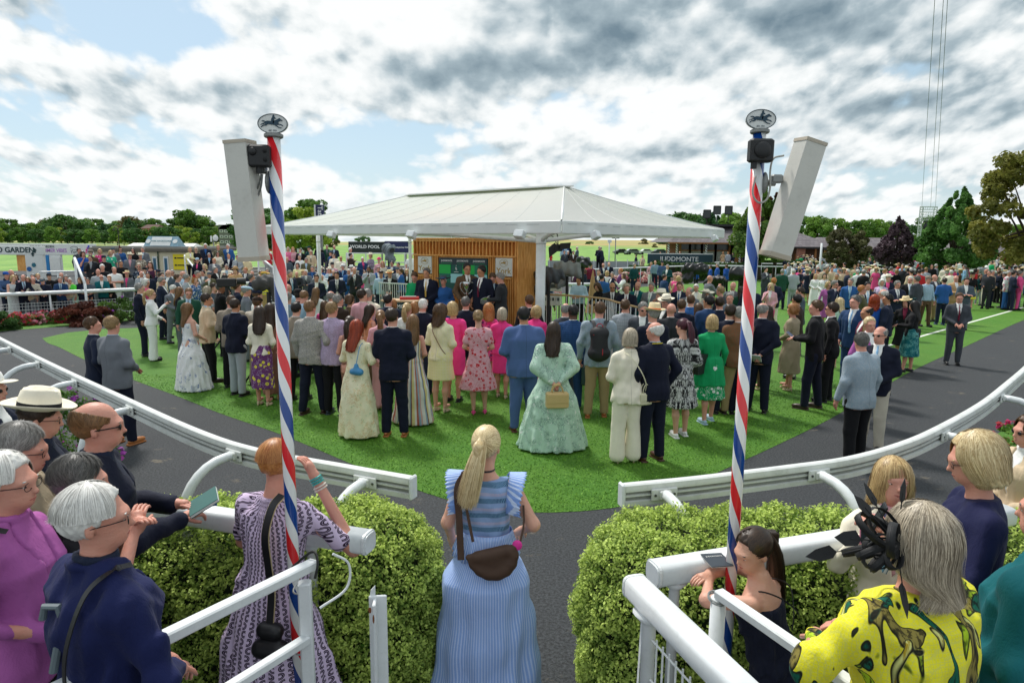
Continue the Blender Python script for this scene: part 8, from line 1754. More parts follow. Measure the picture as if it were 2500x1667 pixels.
PLAT_="""
1377 598 -160 m down|J lblue blue|t navy|bald pink|H=1.8,d=50,z=.9
1388 597 -150 m down|J dnavy blue|t navy|short white|d=51,z=.9
1378 611 150 m down|J dgrey grey|t dgrey|short dbrown|d=46,z=.35
1387 612 160 m down|J black black|t black|short white|d=46.5,z=.35
1400 612 180 m front|J dbrown white|t black|short black|d=45.5,z=.35
1409 601 -100 m down|J slate white|t slate|fringe white|d=48,z=.6
1463 602 10 m rail|J dnavy white|t black|short grey|lean=.3,d=47,z=.5
1471 603 -60 m rail|J navy white|t black|fringe grey|lean=.35,d=46.5,z=.5
1553 621 -70 m hip|J navy navy|t dnavy|short black|
1569 623 160 m chin|J beige white|t beige|short brown|
1549 642 150 m down|S dteal|t navy|short grey|
1612 610 170 m down|S black|t black|short brown|d=75
1590 640 170 f down|S lpink|t white|bob blond|
1600 636 170 m down|S steel|t navy|bald pink|
1617 637 170 m down|S denim|t navy|short grey|hat=cap:navy:navy
1660 609 175 m down|J black white|t black|fringe grey|d=78
1766 608 20 f down|D floral:tan:cream:brown .3 .5 .2|-|bob ginger|d=76
1778 611 10 m down|J lgrey white|t dgrey|short cop|d=75
1790 615 -40 m down|J dnavy white|t white|short black|d=74
1820 615 -165 m down|J dnavy white|t dnavy|fringe grey|d=78
1473 642 170 m down|J navy white|t navy|bald pink|g=sun
1487 640 -160 m down|J dnavy lblue|t navy|bald pink|
1435 643 160 f down|J red pink|t red|bobs blond|
1443 643 160 m down|S burg|t navy|bald pink|
1345 618 150 f down|T red|t red|short brown|
"""
CW_={'navy':'navy','dnavy':'dark navy','black':'black','char':'charcoal','grey':'grey','lgrey':'light grey','dgrey':'dark grey','white':'white','cream':'cream','beige':'beige','sand':'sand','tan':'tan','brown':'brown','dbrown':'dark brown','tweed':'tweed','olive':'olive','teal':'teal','dteal':'dark teal','green':'green','dgreen':'bottle green','mint':'mint','lime':'lime green','pink':'pink','hotpink':'hot pink','lpink':'pale pink','magenta':'magenta','purple':'purple','lilac':'lilac','mauve':'mauve','blue':'blue','rblue':'royal blue','sky':'sky blue','lblue':'pale blue','bblue':'mid blue','dblue':'deep blue','red':'red','burg':'burgundy','orange':'orange','yellow':'yellow','lemon':'lemon','bronze':'bronze','khaki':'khaki','rust':'rust','silver':'silver','gold':'mustard','stone':'stone','slate':'slate','denim':'denim blue','jade':'jade','aqua':'aqua','straw':'straw','peach':'peach','plum':'plum','steel':'steel blue'}
HW={'black':'black','dbrown':'dark','brown':'brown','lbrown':'light brown','blond':'blond','dblond':'dark blond','grey':'grey','dgrey':'dark grey','white':'white','ginger':'ginger','red':'red','burg':'burgundy','gblond':'ash blond','cop':'auburn','pblond':'pale blond','pink':'sandy'}
HS={'short':'short %s hair','crop':'cropped %s hair','fringe':'thinning %s hair','bob':'%s bob','bobs':'short %s bob','long':'long %s hair','longc':'long wavy %s hair','curly':'short %s curls','curlyl':'long %s curls','big':'bushy %s hair','pony':'%s ponytail','bun':'%s bun','updo':'pinned up %s hair'}
def cword(c):
    p=c.split(':'); 
    if len(p)==1: return CW_.get(c,'coloured')
    k={'floral':'flowered','check':'checked','stripe':'striped','tweed':'tweed','lace':'lace','steel':'pale blue','sprig':'sprigged','blots':'blotted'}.get(p[0],'patterned'); q=[CW_[x] for x in p if x in CW_]; return (q[0]+' '+k) if q else k
def desc(sp):
    t=sp['top']; b=sp['bot']; g={'J':'jacket','S':'shirt','T':'top','V':'sleeveless top','D':'dress','C':'coat dress'}[t[0]]
    s=cword(t[1])+' '+g
    if t[0]=='J' and sp['face'] and len(t)>4 and t[4]: s+=' with '+cword(t[4])+' tie'
    elif b and b[1]!=t[1]: s+=' and '+cword(b[1])+(' trousers' if b[0] in'tw' else ' skirt')
    h=sp['hair']; hw='bald head' if h[0]=='bald' else HS[h[0]]%HW.get(h[1],'fair')
    if sp.get('hat'): hw=cword(sp['hat'][1])+' '+{'panama':'panama hat','boater':'boater','wide':'wide hat','trilby':'trilby','cap':'cap','flat':'flat cap','pill':'headpiece','phones':'headphones'}[sp['hat'][0]]
    if sp.get('glass'): hw+=', '+('sunglasses' if sp['glass']=='sun' else 'glasses')
    return s,hw
PEOPLE=[]
def num(s):
    try: return float(s)
    except: return s
def parse(line,zone,terr,cells=0):
    f=line.split('|'); a=f[0].split(); x,y,fa=float(a[0]),float(a[1]),float(a[2]); m=a[3]=='m'; sp=dict(m=1 if m else 0,pose=(a[4],a[4]) if a[4] not in('hip','chin','mic','phone','pocket','point','out') else ((a[4],'down') if a[4] in('hip','pocket','point') else (('chin','cross') if a[4]=='chin' else (a[4],'front'))))
    if a[4]=='chin': sp['pose']=('chin','front')
    t=f[1].split(); top=[num(v) for v in t]
    if top[0]=='J':
        cs=[v for v in top[1:] if isinstance(v,str)]; hs=[v for v in top[1:] if not isinstance(v,str)]; top=['J',cs[0],hs[0] if hs else (.79 if m else .86),cs[1] if len(cs)>1 else 'white',cs[2] if len(cs)>2 else None]
        if top[1].startswith('steel:'): top[1]='tweed:'+{'lgrey':'lgrey:steel','aqua':'steel:lgrey'}[top[1].split(':')[1]]
    if top[0]=='S' and top[1]=='tweed': pass
    sp['top']=tuple(top); b=f[2].split(); sp['bot']=None if b[0]=='-' else tuple(num(v) for v in b)
    if sp['bot'] and sp['bot'][0]=='k' and len(sp['bot'])<3: sp['bot']=sp['bot']+(.5,)
    h=f[3].split(); sp['hair']=(h[0],h[1]); o={}
    for kv in (f[4].split(',') if len(f)>4 and f[4] else []):
        if '=' in kv: k,v=kv.split('=',1); o[k]=num(v)
    sp['skin']=o.get('sk','pink' if o.get('sk') is None and (int(x)%3==0) else 'fair') if not isinstance(o.get('sk'),float) else 'fair'
    for k in('w','lean','yaw','pitch','bare','smile'): 
        if k in o: sp[k]=o[k]
    if 'rail' in a[4] and 'lean' not in sp: sp['lean']=.22
    vg=np.random.default_rng(int(x*31+y*17)); sp.setdefault('yaw',float(vg.uniform(-22,22))); sp.setdefault('pitch',float(vg.uniform(-4,8))); sp['tilt']=float(vg.uniform(-5,5)); sp['stance']=float(vg.uniform(-.9,.9)); sp.setdefault('lean',float(vg.choice([0,0,.03,-.03,.05]))); sp.setdefault('w',1.+float(vg.choice([-.04,0,0,.06,.12]))); fa+=float(vg.uniform(-9,9))
    if 'g' in o: sp['glass']='sun' if o['g']=='sun' else 'clear'
    if 'hat' in o: sp['hat']=tuple(str(o['hat']).split(':'))
    sp['shoe']=str(o.get('shoe','black' if m else 'heelbeige')); 
    if isinstance(o.get('shoe'),float): sp['shoe']='3a2a20'
    H=o.get('H',(1.78 if m else 1.66)); z0=o.get('z',0.)
    hatx={'panama':.07,'boater':.07,'wide':.06,'trilby':.06,'flat':.01,'cap':.01,'pill':.03}.get(sp.get('hat',('',))[0],0.)
    if sp['hair'][0] in('bald',): hatx-=.012
    if 'rail' in a[4]: hatx-=.03
    if terr:
        d0=float(np.interp(x,[0,340,800,2500],[22.3,24.6,28.4,28.4])); dy=y-(592.6+(x-1250)*.00855); dep=(1.08+SLOPE*d0)/(SLOPE+max(dy,3)/FPX)
        for _ in range(3):
            p=WD(x,y,dep); 
        z0=max(0,float(terrace_z(p[0],p[1]))); H2=p[2]-hatx-z0
        if H2<1.45 or H2>1.95: 
            z0=max(0.,p[2]-hatx-H); H2=H
        H=H2
        # keep the feet on the tread
    elif zone=='at the left rail':
        p=WD(x,y,W(x,np.interp(x,[0,342],[720,706]),.985)[1]+(.42 if y>668 else 1.3)); H=min(max(p[2]-hatx,1.45),1.9)
    elif 'd' in o:
        p=WD(x,y,o['d']); 
        if 'z' not in o: H=p[2]-hatx
        else: (z0:=max(0,p[2]-hatx-H)) if 'H' in o or zone=='across the ring' else (H:=p[2]-hatx-z0)
        if H>1.95: H=1.95
        if H<1.45: H=max(H,1.2)
    elif 'feet' in o:
        g_=W(x,o['feet']); p=WD(x,y,g_[1]); H=min(max(p[2]-hatx,1.5 if not m else 1.6),1.98)
        p=W(x,y,H+hatx) if abs(H-(p[2]-hatx))>.02 else p
    else:
        p=W(x,y,z0+H+hatx)
    af=abs((fa+180)%360-180); sp['face']=1 if af>55 else 0
    d=p[1]; sp['lvl']=int(o.get('lvl',1 if d<13.2 else 2 if d<23 else 3)); sp['seed']=(int(x)*7+int(y)*3)%997 if sp['lvl']<3 else int(x)%3
    lab=f[5].strip() if len(f)>5 else ''
    PEOPLE.append(dict(sp=sp,pos=(p[0],p[1],z0),H=H,face=fa,lab=lab,zone=zone,x=x,y=y))
for txt,zone,terr in((LAWN_,'in the crowd on the lawn',0),(MID_,'beyond the main post',0),(RAIL_,'at the left rail',0),(STEP1_,'on the left steps',1),(STEP2_,'on the steps behind the speaker',1),(STEP3_,'on steps left of hut',1),(PLAT_,'across the ring',0)):
    for l in txt.strip().split('\n'): parse(l,zone,terr)
# labels: complete and tell apart
seen={}
for q in PEOPLE:
    if not q['lab']:
        s,h=desc(q['sp']); q['lab']='person in %s, %s, %s'%(s,h,q['zone'])
    q['lab']=' '.join(q['lab'].split()[:16])
def short(q): return cword(q['sp']['top'][1])+' '+{'J':'jacket','S':'shirt','T':'top','V':'top','D':'dress','C':'dress'}[q['sp']['top'][0]]
from collections import Counter
def dups(): c=Counter(q['lab'] for q in PEOPLE); return [q for q in PEOPLE if c[q['lab']]>1]
def nb(q,side):
    c=[r for r in PEOPLE if r is not q and (r['x']-q['x'])*side>2 and abs(r['y']-q['y'])<14 and abs(r['x']-q['x'])<40]; return min(c,key=lambda r:abs(r['x']-q['x'])) if c else None
for rnd_ in range(3):
    for q in dups():
        s,h=desc(q['sp']); t=short(q); l,r=nb(q,-1),nb(q,1); zz={'in the far right crowd':'far right','in the crowd on the lawn':'on the lawn'}.get(q['zone'],q['zone'])
        if rnd_==0 and r: q['lab']='person in %s, %s, left of a %s'%(t,h,short(r))
        elif rnd_==1 and l and r: q['lab']='person in %s, %s, between %s and %s'%(t,h.split(',')[0],short(l),short(r))
        elif l: q['lab']='person in %s, %s, right of a %s and %s'%(t,h.split(',')[0],short(l),('under a tree' if q['x']>2280 else 'by the rail'))
        q['lab']=' '.join(q['lab'].split()[:16])
for q in PEOPLE:
    w_=q['lab'].split()
    while w_[-1].strip(',') in('the','of','a','and','left','right','with','between','on','in','by','under','pale','dark','light','deep','navy','behind') : w_.pop()
    q['lab']=' '.join(w_).rstrip(',')
c=Counter(q['lab'] for q in PEOPLE)
for q in PEOPLE:
    sp=q['sp']; key=None
    if sp['lvl']==3: sp.update(lean=round(sp['lean']*4)/4,yaw=round(sp['yaw']/22)*22.,pitch=round(sp['pitch']/20)*20.,w=1.05,tilt=0.,stance=0.); key=(sp['yaw'],sp['pitch'],sp['m'],sp['pose'],sp['top'][0],len(sp['top'])>4 and bool(sp['top'][4]),sp['bot'][0] if sp['bot'] else 0,sp['top'][2:] if sp['top'][0] in 'DC' else 0,sp['hair'][0],sp.get('hat',('',))[0],sp['face'],sp.get('glass'),sp.get('lean',0),sp.get('w',1.))
    grp={'in the crowd on the lawn':'guests standing on the lawn round the stage','at the left rail':'spectators leaning on the left rail','on the left steps':'spectators on the left steps'}.get(q['zone'],'spectators '+q['zone'])
    q['obj']=place(sp,tuple(float(v) for v in q['pos']),q['H'],q['face'],q['lab'],'person',grp,key)
# ---------------- things carried in the crowd ----------------
def find(txt): return next(q for q in PEOPLE if txt in q['lab'])
def wl(q,v):
    o=q['obj']; s=o.scale[0]; a=o.rotation_euler[2]; c,d=math.cos(a),math.sin(a); v=np.array(v,float)*s; return np.array(o.location)+np.array([c*v[0]-d*v[1],d*v[0]+c*v[1],v[2]])
def hand(q,i):
    a=armpts({**DEF,**q['sp']},lambda z:q['sp'].get('lean',0)*np.maximum(z-.95,0))[i]; d=(a[2]-a[1]); d/=np.linalg.norm(d); return a[2]+d*.09
def held(name,label,cat_,q,v,rz=0.):
    p=wl(q,v); return thing(name,label,cat_,p,q['obj'].rotation_euler[2]+rz)
def flat(e,nm,size,mat,rx=0.,loc=(0,0,0),bv=.002,rz=0.):
    m=MB(); Mx=np.array(Matrix.Rotation(rz,3,'Z')@Matrix.Rotation(rx,3,'X')); m.bbox(loc,size,bv,M=Mx); return m.build(nm,mat,e)
SCR=paint('screen glass','20262c',.1,dirt=0); PAPER=paint('paper','d9dad6',.7,dirt=.1); BLEA=paint('black leather','17171a',.35,dirt=.2)
def strap(e,pts,w,mat,nm='strap',th=.0025,out=None):
    P=cat(pts,6); m=MB(); T=np.gradient(P,axis=0); T/=np.linalg.norm(T,axis=1)[:,None]; V=[]
    for i,p in enumerate(P):
        n=np.array([p[0],p[1]+.0,0]) if out is None else np.array(out,float); n=n/(np.linalg.norm(n)+1e-9); s=np.cross(T[i],n); s/=np.linalg.norm(s)+1e-9
        V+=[p-s*w/2,p+s*w/2,p+s*w/2+n*th,p-s*w/2+n*th]
    k=len(P); F=[(i*4+j,i*4+(j+1)%4,i*4+4+(j+1)%4,i*4+4+j) for i in range(k-1) for j in range(4)]+[(0,1,2,3),(k*4-1,k*4-2,k*4-3,k*4-4)]; m.add(V,F); return m.build(nm,mat,e)
def phone(q,label,i=0,case=None,off=(0,0,.03),rx=.5):
    h=hand(q,i); e=held('phone',label,'phone',q,h+np.array(off)); flat(e,'phone_body',(.075,.009,.15),paint('case '+case,case,.4) if case else BLK,rx); flat(e,'phone_screen',(.066,.002,.138),SCR,rx,(0,.006,.002),.001); return e
def booklet(q,label,i=0,col='2a3f66',off=(0,0,.03),rx=-.9,sz=(.14,.01,.2)):
    e=held('booklet',label,'booklet',q,hand(q,i)+np.array(off)); flat(e,'pages',sz,PAPER,rx,(0,0,0),.002); cm=paint('cover '+col,col,.4); flat(e,'cover',(sz[0],.003,sz[2]),cm,rx,tuple(np.array(Matrix.Rotation(rx,3,'X'))@np.array([0,-sz[1]*.62,0])),.001); flat(e,'cover',(sz[0],.003,sz[2]),cm,rx,tuple(np.array(Matrix.Rotation(rx,3,'X'))@np.array([0,sz[1]*.62,0])),.001); return e
q=find('white trouser suit aiming'); phone(q,'silver phone aimed by the person in the white trouser suit')
def handbag(e,w,h,d,mat,handle=True,hm=None,top=0.):
    m=MB(); m.bbox((0,0,0),(w,d,h),.015); b=m.build('bag_body',mat,e)
    m=MB(); m.bbox((0,-d/2-.003,h*.12),(w*.96,.008,h*.55),.004); m.build('flap',mat,b)
    if handle: 
        for s in((-1,1) if top==0 else (1,)): m=MB(); m.tube([(w*.25*math.cos(t),s*d*.3,h/2+.11*math.sin(t)) for t in np.linspace(0,math.pi,10)],.006,6); m.build('handle',hm or mat,e,True)
e=held('handbag','black handbag on the arm of the person in the white trouser suit','handbag',q,(-.20,-.02,1.02),R(80)); handbag(e,.28,.17,.09,BLEA)
q=find('long red hair'); e=held('shoulder_bag','small blue leather shoulder bag on the red-haired person','handbag',q,(.10,-.17,1.07)); f=Fld(.012,.03); f.cap((-.06,0,-.05),(.06,0,-.05),.045,.05); f.cap((0,0,.04),(0,0,-.03),.03,.05); V,Q=f.mesh(); mkmesh('bag_body',V,Q,paint('blue leather','3f86b4',.4,dirt=.1),e,True); strap(e,[(0,0,.05),(.02,.02,.18),(.03,.06,.30),(.03,.14,.345)],.012,paint('blue leather','3f86b4',.4,dirt=.1),out=(0,-1,0))
q=find('full length mint'); e=held('handbag','straw coloured handbag held behind the mint floral dress','handbag',q,(0,-.30,.74)); STR=paint('straw leather','c7ac74',.5,dirt=.15,scale=14); handbag(e,.30,.21,.12,STR)
for s in(-1,1):
    m=MB(); m.tube([(.075*math.cos(t),s*.03,.105+.10*math.sin(t)) for t in np.linspace(0,math.pi,12)],.008,6); m.build('handle',STR,e,True)
q=find('black rucksack'); e=held('rucksack','black rucksack with red trim on the pale blue grey blazer','rucksack',q,(0,-.235,1.20)); f=Fld(.014,.04); f.cap((-.06,0,.12),(.06,0,.12),.09,.09); f.cap((-.08,0,-.20),(.08,0,-.20),.10,.10); f.cap((0,0,.1),(0,0,-.2),.13,.14); f.cap((-.05,-.07,-.18),(.05,-.07,-.18),.07,.07,k=.01); f.cap((-.05,-.06,.0),(.05,-.06,.0),.055,k=.008); f.cut(lambda x,y,z: y-.06); V,Q=f.mesh(); b=mkmesh('bag_body',V,Q,paint('ballistic nylon','1b1b1f',.6,dirt=.2,bump=.3),e,True)
for s in(-1,1): strap(e,[(s*.07,-.03,.20),(s*.10,.08,.285),(s*.13,.22,.27),(s*.135,.33,.12)],.055,paint('ballistic nylon','1b1b1f',.6),'shoulder_strap',.012,(0,-.4,1))
m=MB(); m.tube([(.05*math.cos(t),-.03,.21+.06*math.sin(t)) for t in np.linspace(0,math.pi,8)],.008,6); m.build('grab_handle',paint('red trim','a8242c',.5),e)
m=MB(); m.box((.05,-.145,-.16),(.012,.006,.10)); m.box((-.09,-.10,.10),(.02,.006,.01)); m.build('red_tab',paint('red trim','a8242c',.5),b)
q=find('cream trouser suit'); e=held('shoulder_bag','cream box shoulder bag on the cream trouser suit','handbag',q,(.20,-.10,.86),R(15)); handbag(e,.19,.16,.08,paint('cream leather','d5cfae',.4)); strap(e,[(0,0,.08),(-.06,-.09,.22),(-.16,-.10,.40),(-.26,-.02,.56),(-.28,.08,.60)],.014,paint('cream leather','d5cfae',.4),out=(0,-1,0))
q=find('green briefcase'); h=hand(q,0); e=held('briefcase','dark green hard briefcase behind the mint floral dress','briefcase',q,(.27,-.02,.62),R(75)); m=MB(); m.bbox((0,0,0),(.42,.12,.32),.02); m.build('case_body',paint('case green','26403b',.4,dirt=.15),e); m=MB(); m.tube([(.06*math.cos(t),0,.16+.04*math.sin(t)) for t in np.linspace(0,math.pi,8)],.008,6); m.build('handle',BLK,e)
q=find('emerald green coat'); e=held('tote_bag','black leather tote hanging beside the emerald green coat','handbag',q,(-.23,-.12,.98),R(30)); m=MB(); m.poly([(-.13,-.04,-.15),(.13,-.04,-.15),(.16,-.04,.15),(-.16,-.04,.15)],(0,.08,0)); m.build('bag_body',BLEA,e); strap(e,[(-.08,0,.15),(-.02,.05,.33),(.03,.09,.42),(.06,.12,.36)],.02,BLEA,out=(-1,-.5,0))
q=find('pale yellow tweed'); strap(q['obj'],[(-.11,-.03,1.45),(-.06,-.15,1.35),(.02,-.16,1.2),(.10,-.145,1.06),(.15,-.10,.97)],.014,paint('tan leather','7a5c40',.5),'bag_strap',out=(0,-1,0))
q=find('jacket and teal skirt' if any('jacket and teal skirt' in p['lab'] for p in PEOPLE) else 'teal patterned skirt'); e=held('handbag','black handbag on the elbow beside the teal patterned skirt','handbag',q,(.24,-.05,.95),R(60)); handbag(e,.26,.2,.1,BLEA); phone(q,'phone held low by the person with the teal headpiece')
booklet(find('holding a race booklet'),'open race booklet held by the tall person in black'); booklet(find('beige blazer and black'),'white card held by the person in the beige blazer',col='c9ccd0'); booklet(find('folded paper behind'),'folded white race paper held behind the navy blazer',col='c9ccd0',rx=.9,off=(0,-.04,0))
phone(find('photographing with a phone'),'black phone raised before the railing'); phone(find('dark navy blazer and pale'),'phone held by the person in pale grey trousers',rx=-.7); e=phone(find('holding a tablet'),'dark tablet held beside the black suit',off=(-.05,0,-.1))
q=find('long red hair'); phone(q,'phone held up by the red-haired person',rx=.4)
booklet(find('racing silks'),'framed certificate held by the person in racing silks',col='9aa7a4',rx=.35,sz=(.26,.012,.19)); booklet(find('charcoal suit holding a booklet'),'white booklet held on stage over the silver dish',col='c9ccd0',rx=.9)
CHR=paint('silver plate','c9ccce',.15,1.,dirt=.1)
q=find('silver dish'); e=held('silver_dish','round silver dish on the stage held beside the bowed head','dish',q,(.12,.38,1.05)); m=MB(); m.lathe([(.02,0),(.10,.008),(.155,.03),(.16,.034),(.15,.03),(.02,.012)],(0,0,0),24,M=np.array(Matrix.Rotation(R(50),3,'X'))); m.build('dish',CHR,e,True)
q=find('silver trophy'); e=held('trophy','tall two handled silver trophy held on the stage','trophy',q,(.08,.30,.93)); m=MB(); m.lathe([(.075,0),(.08,.02),(.055,.04),(.05,.09),(.018,.12),(.014,.17),(.03,.20),(.018,.23),(.035,.27),(.075,.34),(.092,.42),(.095,.47),(.09,.475),(.08,.43),(.02,.36)],(0,0,0),20); m.build('cup',CHR,e,True)
for s in(-1,1): m=MB(); m.tube(cat([(s*.09,0,.46),(s*.15,0,.44),(s*.15,0,.33),(s*.09,0,.24),(s*.03,0,.19)],5),.008,6); m.build('handle',CHR,e,True)
q=find('speaking into a microphone'); e=held('microphone','black microphone at the mouth of the light grey jacket','microphone',q,hand(q,0)+[0,0,.02]); m=MB(); m.tube([(0,0,-.10),(0,0,.06)],.014,8); m.ell((0,0,.09),(.032,.032,.038),10,8); m.build('microphone_body',BLK,e,True)
def lanyard(txt,col='d9c32a'):
    q=find(txt); m=MB(); 
    for s in(-1,1): m.tube([(s*.07,.0,1.47),(s*.06,.11,1.38),(s*.03,.155,1.22),(0,.165,1.08)],.006,4)
    l=m.build('lanyard',paint('lanyard '+col,col,.5),q['obj']); m=MB(); m.box((0,.172,1.03),(.07,.004,.09)); m.build('badge',PAPER,l)
lanyard('yellow lanyard left'); lanyard('lanyard badge','c9ccd0')
q=find('dark jeans and yellow lanyard' if any('dark jeans and yellow' in p['lab'] for p in PEOPLE) else 'jeans with yellow lanyard'); m=MB(); m.tube([(.075*math.cos(t),-.008+.07*math.sin(t),1.475+.012*math.sin(t)*-1) for t in np.linspace(0,6.28,20)],.006,5); m.build('lanyard',paint('lanyard d9c32a','d9c32a',.5),q['obj'])
# ---------------- people in the foreground ----------------
def fore(x,y,dep,face,label,H,hatx=0.,**sp):
    p=WD(x,y,dep); k_=sp.get('lean',0)*.59*H/1.75; p=p-np.array([math.sin(R(face))*k_,math.cos(R(face))*k_,0]); s=dict(DEF); s.update(sp); s['face']=1; s['lvl']=0; s['seed']=int(x)%97+1; s.setdefault('shoe','black'); z0=p[2]-H-hatx
    q=dict(sp=s,H=H,lab=label,x=x,y=y); q['obj']=place(s,(float(p[0]),float(p[1]),float(z0)),H,face,label,'person','people standing at the near rails'); PEOPLE.append(q); return q
EARM=lambda ex,ey,ez,wx,wy,wz:((ex,ey,ez),(wx,wy,wz))
bl=fore(1188,1035,3.5,4,'person in striped blue and white dress with long blond ponytail walking down the path',1.67,m=0,w=1.04,pose=(EARM(.30,-.06,1.16,.20,.13,1.03),EARM(.24,-.05,1.15,.22,.08,.98)),top=('V','smock:blue'),bot=('k','stripe:8caae4:b6caf0:75',.02,.33,9,.055),hair=('pony','pblond'),pend=1.36,psx=-.075,skin='fair',yaw=8)
def ruffle(e,path,w0,w1,mat,nm,n=60,amp=.016,down=(0,0,-1)):
    P=cat(path,n//(len(path)-1)); T=np.gradient(P,axis=0); T/=np.linalg.norm(T,axis=1)[:,None]; V=[];m_=6;k=len(P)
    for i,p in enumerate(P):
        o=np.array([p[0],p[1]*1.0,0]); o/=np.linalg.norm(o)+1e-9
        for j in range(m_):
            t=j/(m_-1); ph=i*1.15; V.append(p+np.array(down)*t*w1*(1+.08*math.sin(ph*.5))+o*(w0*t+amp*t*math.sin(ph)))
    F=[(i*m_+j,(i+1)*m_+j,(i+1)*m_+j+1,i*m_+j+1) for i in range(k-1) for j in range(m_-1)]; V=np.array(V); o=mkmesh(nm,V,F,mat,e,True,cuvof(V)); md=o.modifiers.new('t','SOLIDIFY'); md.thickness=.002; return o
SB=cloth('stripe:7f9fdc:c3d4f2:75')
for s in(-1,1): ruffle(bl['obj'],[(s*.115,.07,1.41),(s*.135,.03,1.45),(s*.14,-.03,1.45),(s*.135,-.075,1.40),(s*.125,-.10,1.31),(s*.125,-.095,1.24)],.070,.065,SB,'sleeve_ruffle',100,.006,(s*.45,0,-.05))
ruffle(bl['obj'],[(.155*math.sin(t),-.005-.12*math.cos(t),1.10) for t in np.linspace(-3.1,3.1,24)],.045,.15,SB,'peplum',120,.010)
LE=paint('brown suede','4b3527',.65,dirt=.3,scale=12)
e=thing('crossbody_bag','dark brown suede crescent bag slung across the striped blue dress','handbag',wl(bl,(.07,-.215,1.00)),bl['obj'].rotation_euler[2]); f=Fld(.010,.02); a_=[(.135*math.sin(t),0,.09-.155*math.cos(t)) for t in np.linspace(-1.35,1.35,9)]
for i in range(8): r=[.022,.034,.044,.050,.050,.044,.034,.022][i]; f.cap(a_[i],a_[i+1],r*.8,r*.8)
f.cap((-.085,0,.045),(.085,0,.045),.034); f.ell((0,0,.0),(.10,.034,.06)); V,Q=f.mesh(); Mb=np.array(Matrix.Rotation(R(-16),3,'Y')); mkmesh('bag_body',V@Mb.T,Q,LE,e,True)
strap(e,[(-.12,.02,.10),(-.155,.06,.24),(-.19,.09,.40),(-.195,.14,.455)],.016,LE,'thin_strap',.003,(0,-1,0)); strap(e,[(-.175,.135,.455),(-.215,.085,.38),(-.205,.075,.22),(-.195,.055,.04),(-.19,.04,-.02)],.038,LE,'wide_strap',.003,(0,-1,0)); strap(e,[(.13,.01,.07),(.155,.07,.18),(.15,.12,.28)],.012,LE,'thin_strap',.003,(0,-1,0))
m=MB(); m.ell((.125,.0,.10),(.028,.014,.03),10,6); m.build('pink_scarf',paint('hot pink cloth','e0359a',.6),e)
m=MB(); m.tube([(.047*math.cos(t),-.008+.047*math.sin(t),1.475) for t in np.linspace(0,6.28,18)],.007,5); m.build('neck_ribbon',BLK,bl['obj'])
li=fore(668,1070,3.08,14,'person in lilac chain patterned dress with short ginger hair leaning on the thick rail',1.68,m=0,w=1.14,lean=.10,pose=(EARM(.34,.22,1.10,.13,.15,1.50),EARM(.27,.12,1.12,.12,.24,1.10)),top=('D','chain:d3c0dc:2b1a33',.25,.36,.30,9,.035),hair=('bobs','cop'),skin='pink',pitch=8)
e=held('shoulder_bag','black crossbody bag hanging behind the lilac dress','handbag',li,(.10,-.19,.80)); f=Fld(.012,.03); f.cap((-.05,0,-.06),(.05,0,-.06),.05); f.cap((-.03,0,.04),(.03,0,.04),.04); V,Q=f.mesh(); mkmesh('bag_body',V,Q,BLEA,e,True); strap(e,[(0,0,.08),(-.005,.03,.22),(-.02,.035,.36),(-.03,.04,.50),(-.02,.09,.62),(-.01,.16,.66)],.036,BLEA,out=(0,-1,0)); strap(e,[(0,.004,.08),(-.005,.034,.22),(-.02,.039,.36),(-.03,.044,.50),(-.02,.094,.62),(-.01,.16,.655)],.044,paint('strap cream','c9b48a',.6),'strap_edge',.0015,(0,-1,0))
m=MB(); h=hand(li,0); a=armpts({**DEF,**li['sp']},lambda z:.10*np.maximum(z-.95,0))[0]; d=(a[2]-a[1])/np.linalg.norm(a[2]-a[1])
def ring(mb,c,d,r,t):
    u=np.cross(d,[.3,.2,.9]); u/=np.linalg.norm(u); v=np.cross(d,u); mb.tube([c+u*r*math.cos(k)+v*r*math.sin(k) for k in np.linspace(0,6.283,16)],t,5)
for k in range(3): ring(m,a[2]-d*(.01+.014*k),d,.030,.006)
m.build('turquoise_bracelet',paint('turquoise','35a5a0',.3),li['obj']); m=MB(); ring(m,a[2]-d*.06,d,.033,.005); ring(m,a[2]-d*.075,d,.034,.005); m.build('pearl_bracelet',paint('pearl','d9cfc2',.25),li['obj'])
wh=fore(222,1172,1.88,34,'white-haired person in dark navy blazer with a black shoulder strap',1.62,m=0,w=1.26,yaw=26,pose=(EARM(.235,.05,1.12,.08,.17,.98),EARM(.235,.05,1.12,.08,.17,.98)),top=('J','161e4a',.80,'navy',None),bot=('t','dnavy'),hair=('bobs','white'),skin='pink',glass='clear')
strap(wh['obj'],[(.125,.05,1.47),(.13,-.02,1.475),(.125,-.10,1.42),(.12,-.165,1.25),(.115,-.17,1.05),(.11,-.165,.85)],.022,BLEA,'shoulder_strap',.004,(0,-1,0))
mg=fore(6,1097,2.2,84,'white-haired person in magenta blazer with glasses at the left edge',1.62,m=0,w=1.0,pose=('front','front'),top=('J','magenta',.80,'magenta',None),bot=('t','black'),hair=('bobs','white'),skin='pink',glass='clear')
strap(mg['obj'],[(.10,.05,1.46),(.11,-.02,1.475),(.105,-.10,1.40),(.10,-.15,1.2),(.09,-.155,.9)],.022,BLEA,'shoulder_strap',.004,(0,-1,0))
tr=fore(33,1028,2.75,68,'grey-haired person in a tan trench coat with glasses',1.72,m=1,w=1.1,pose=('front','front'),top=('J','sand',.6,'sand',None),bot=('t','navy'),hair=('short','grey'),skin='pink',glass='clear',pitch=8)
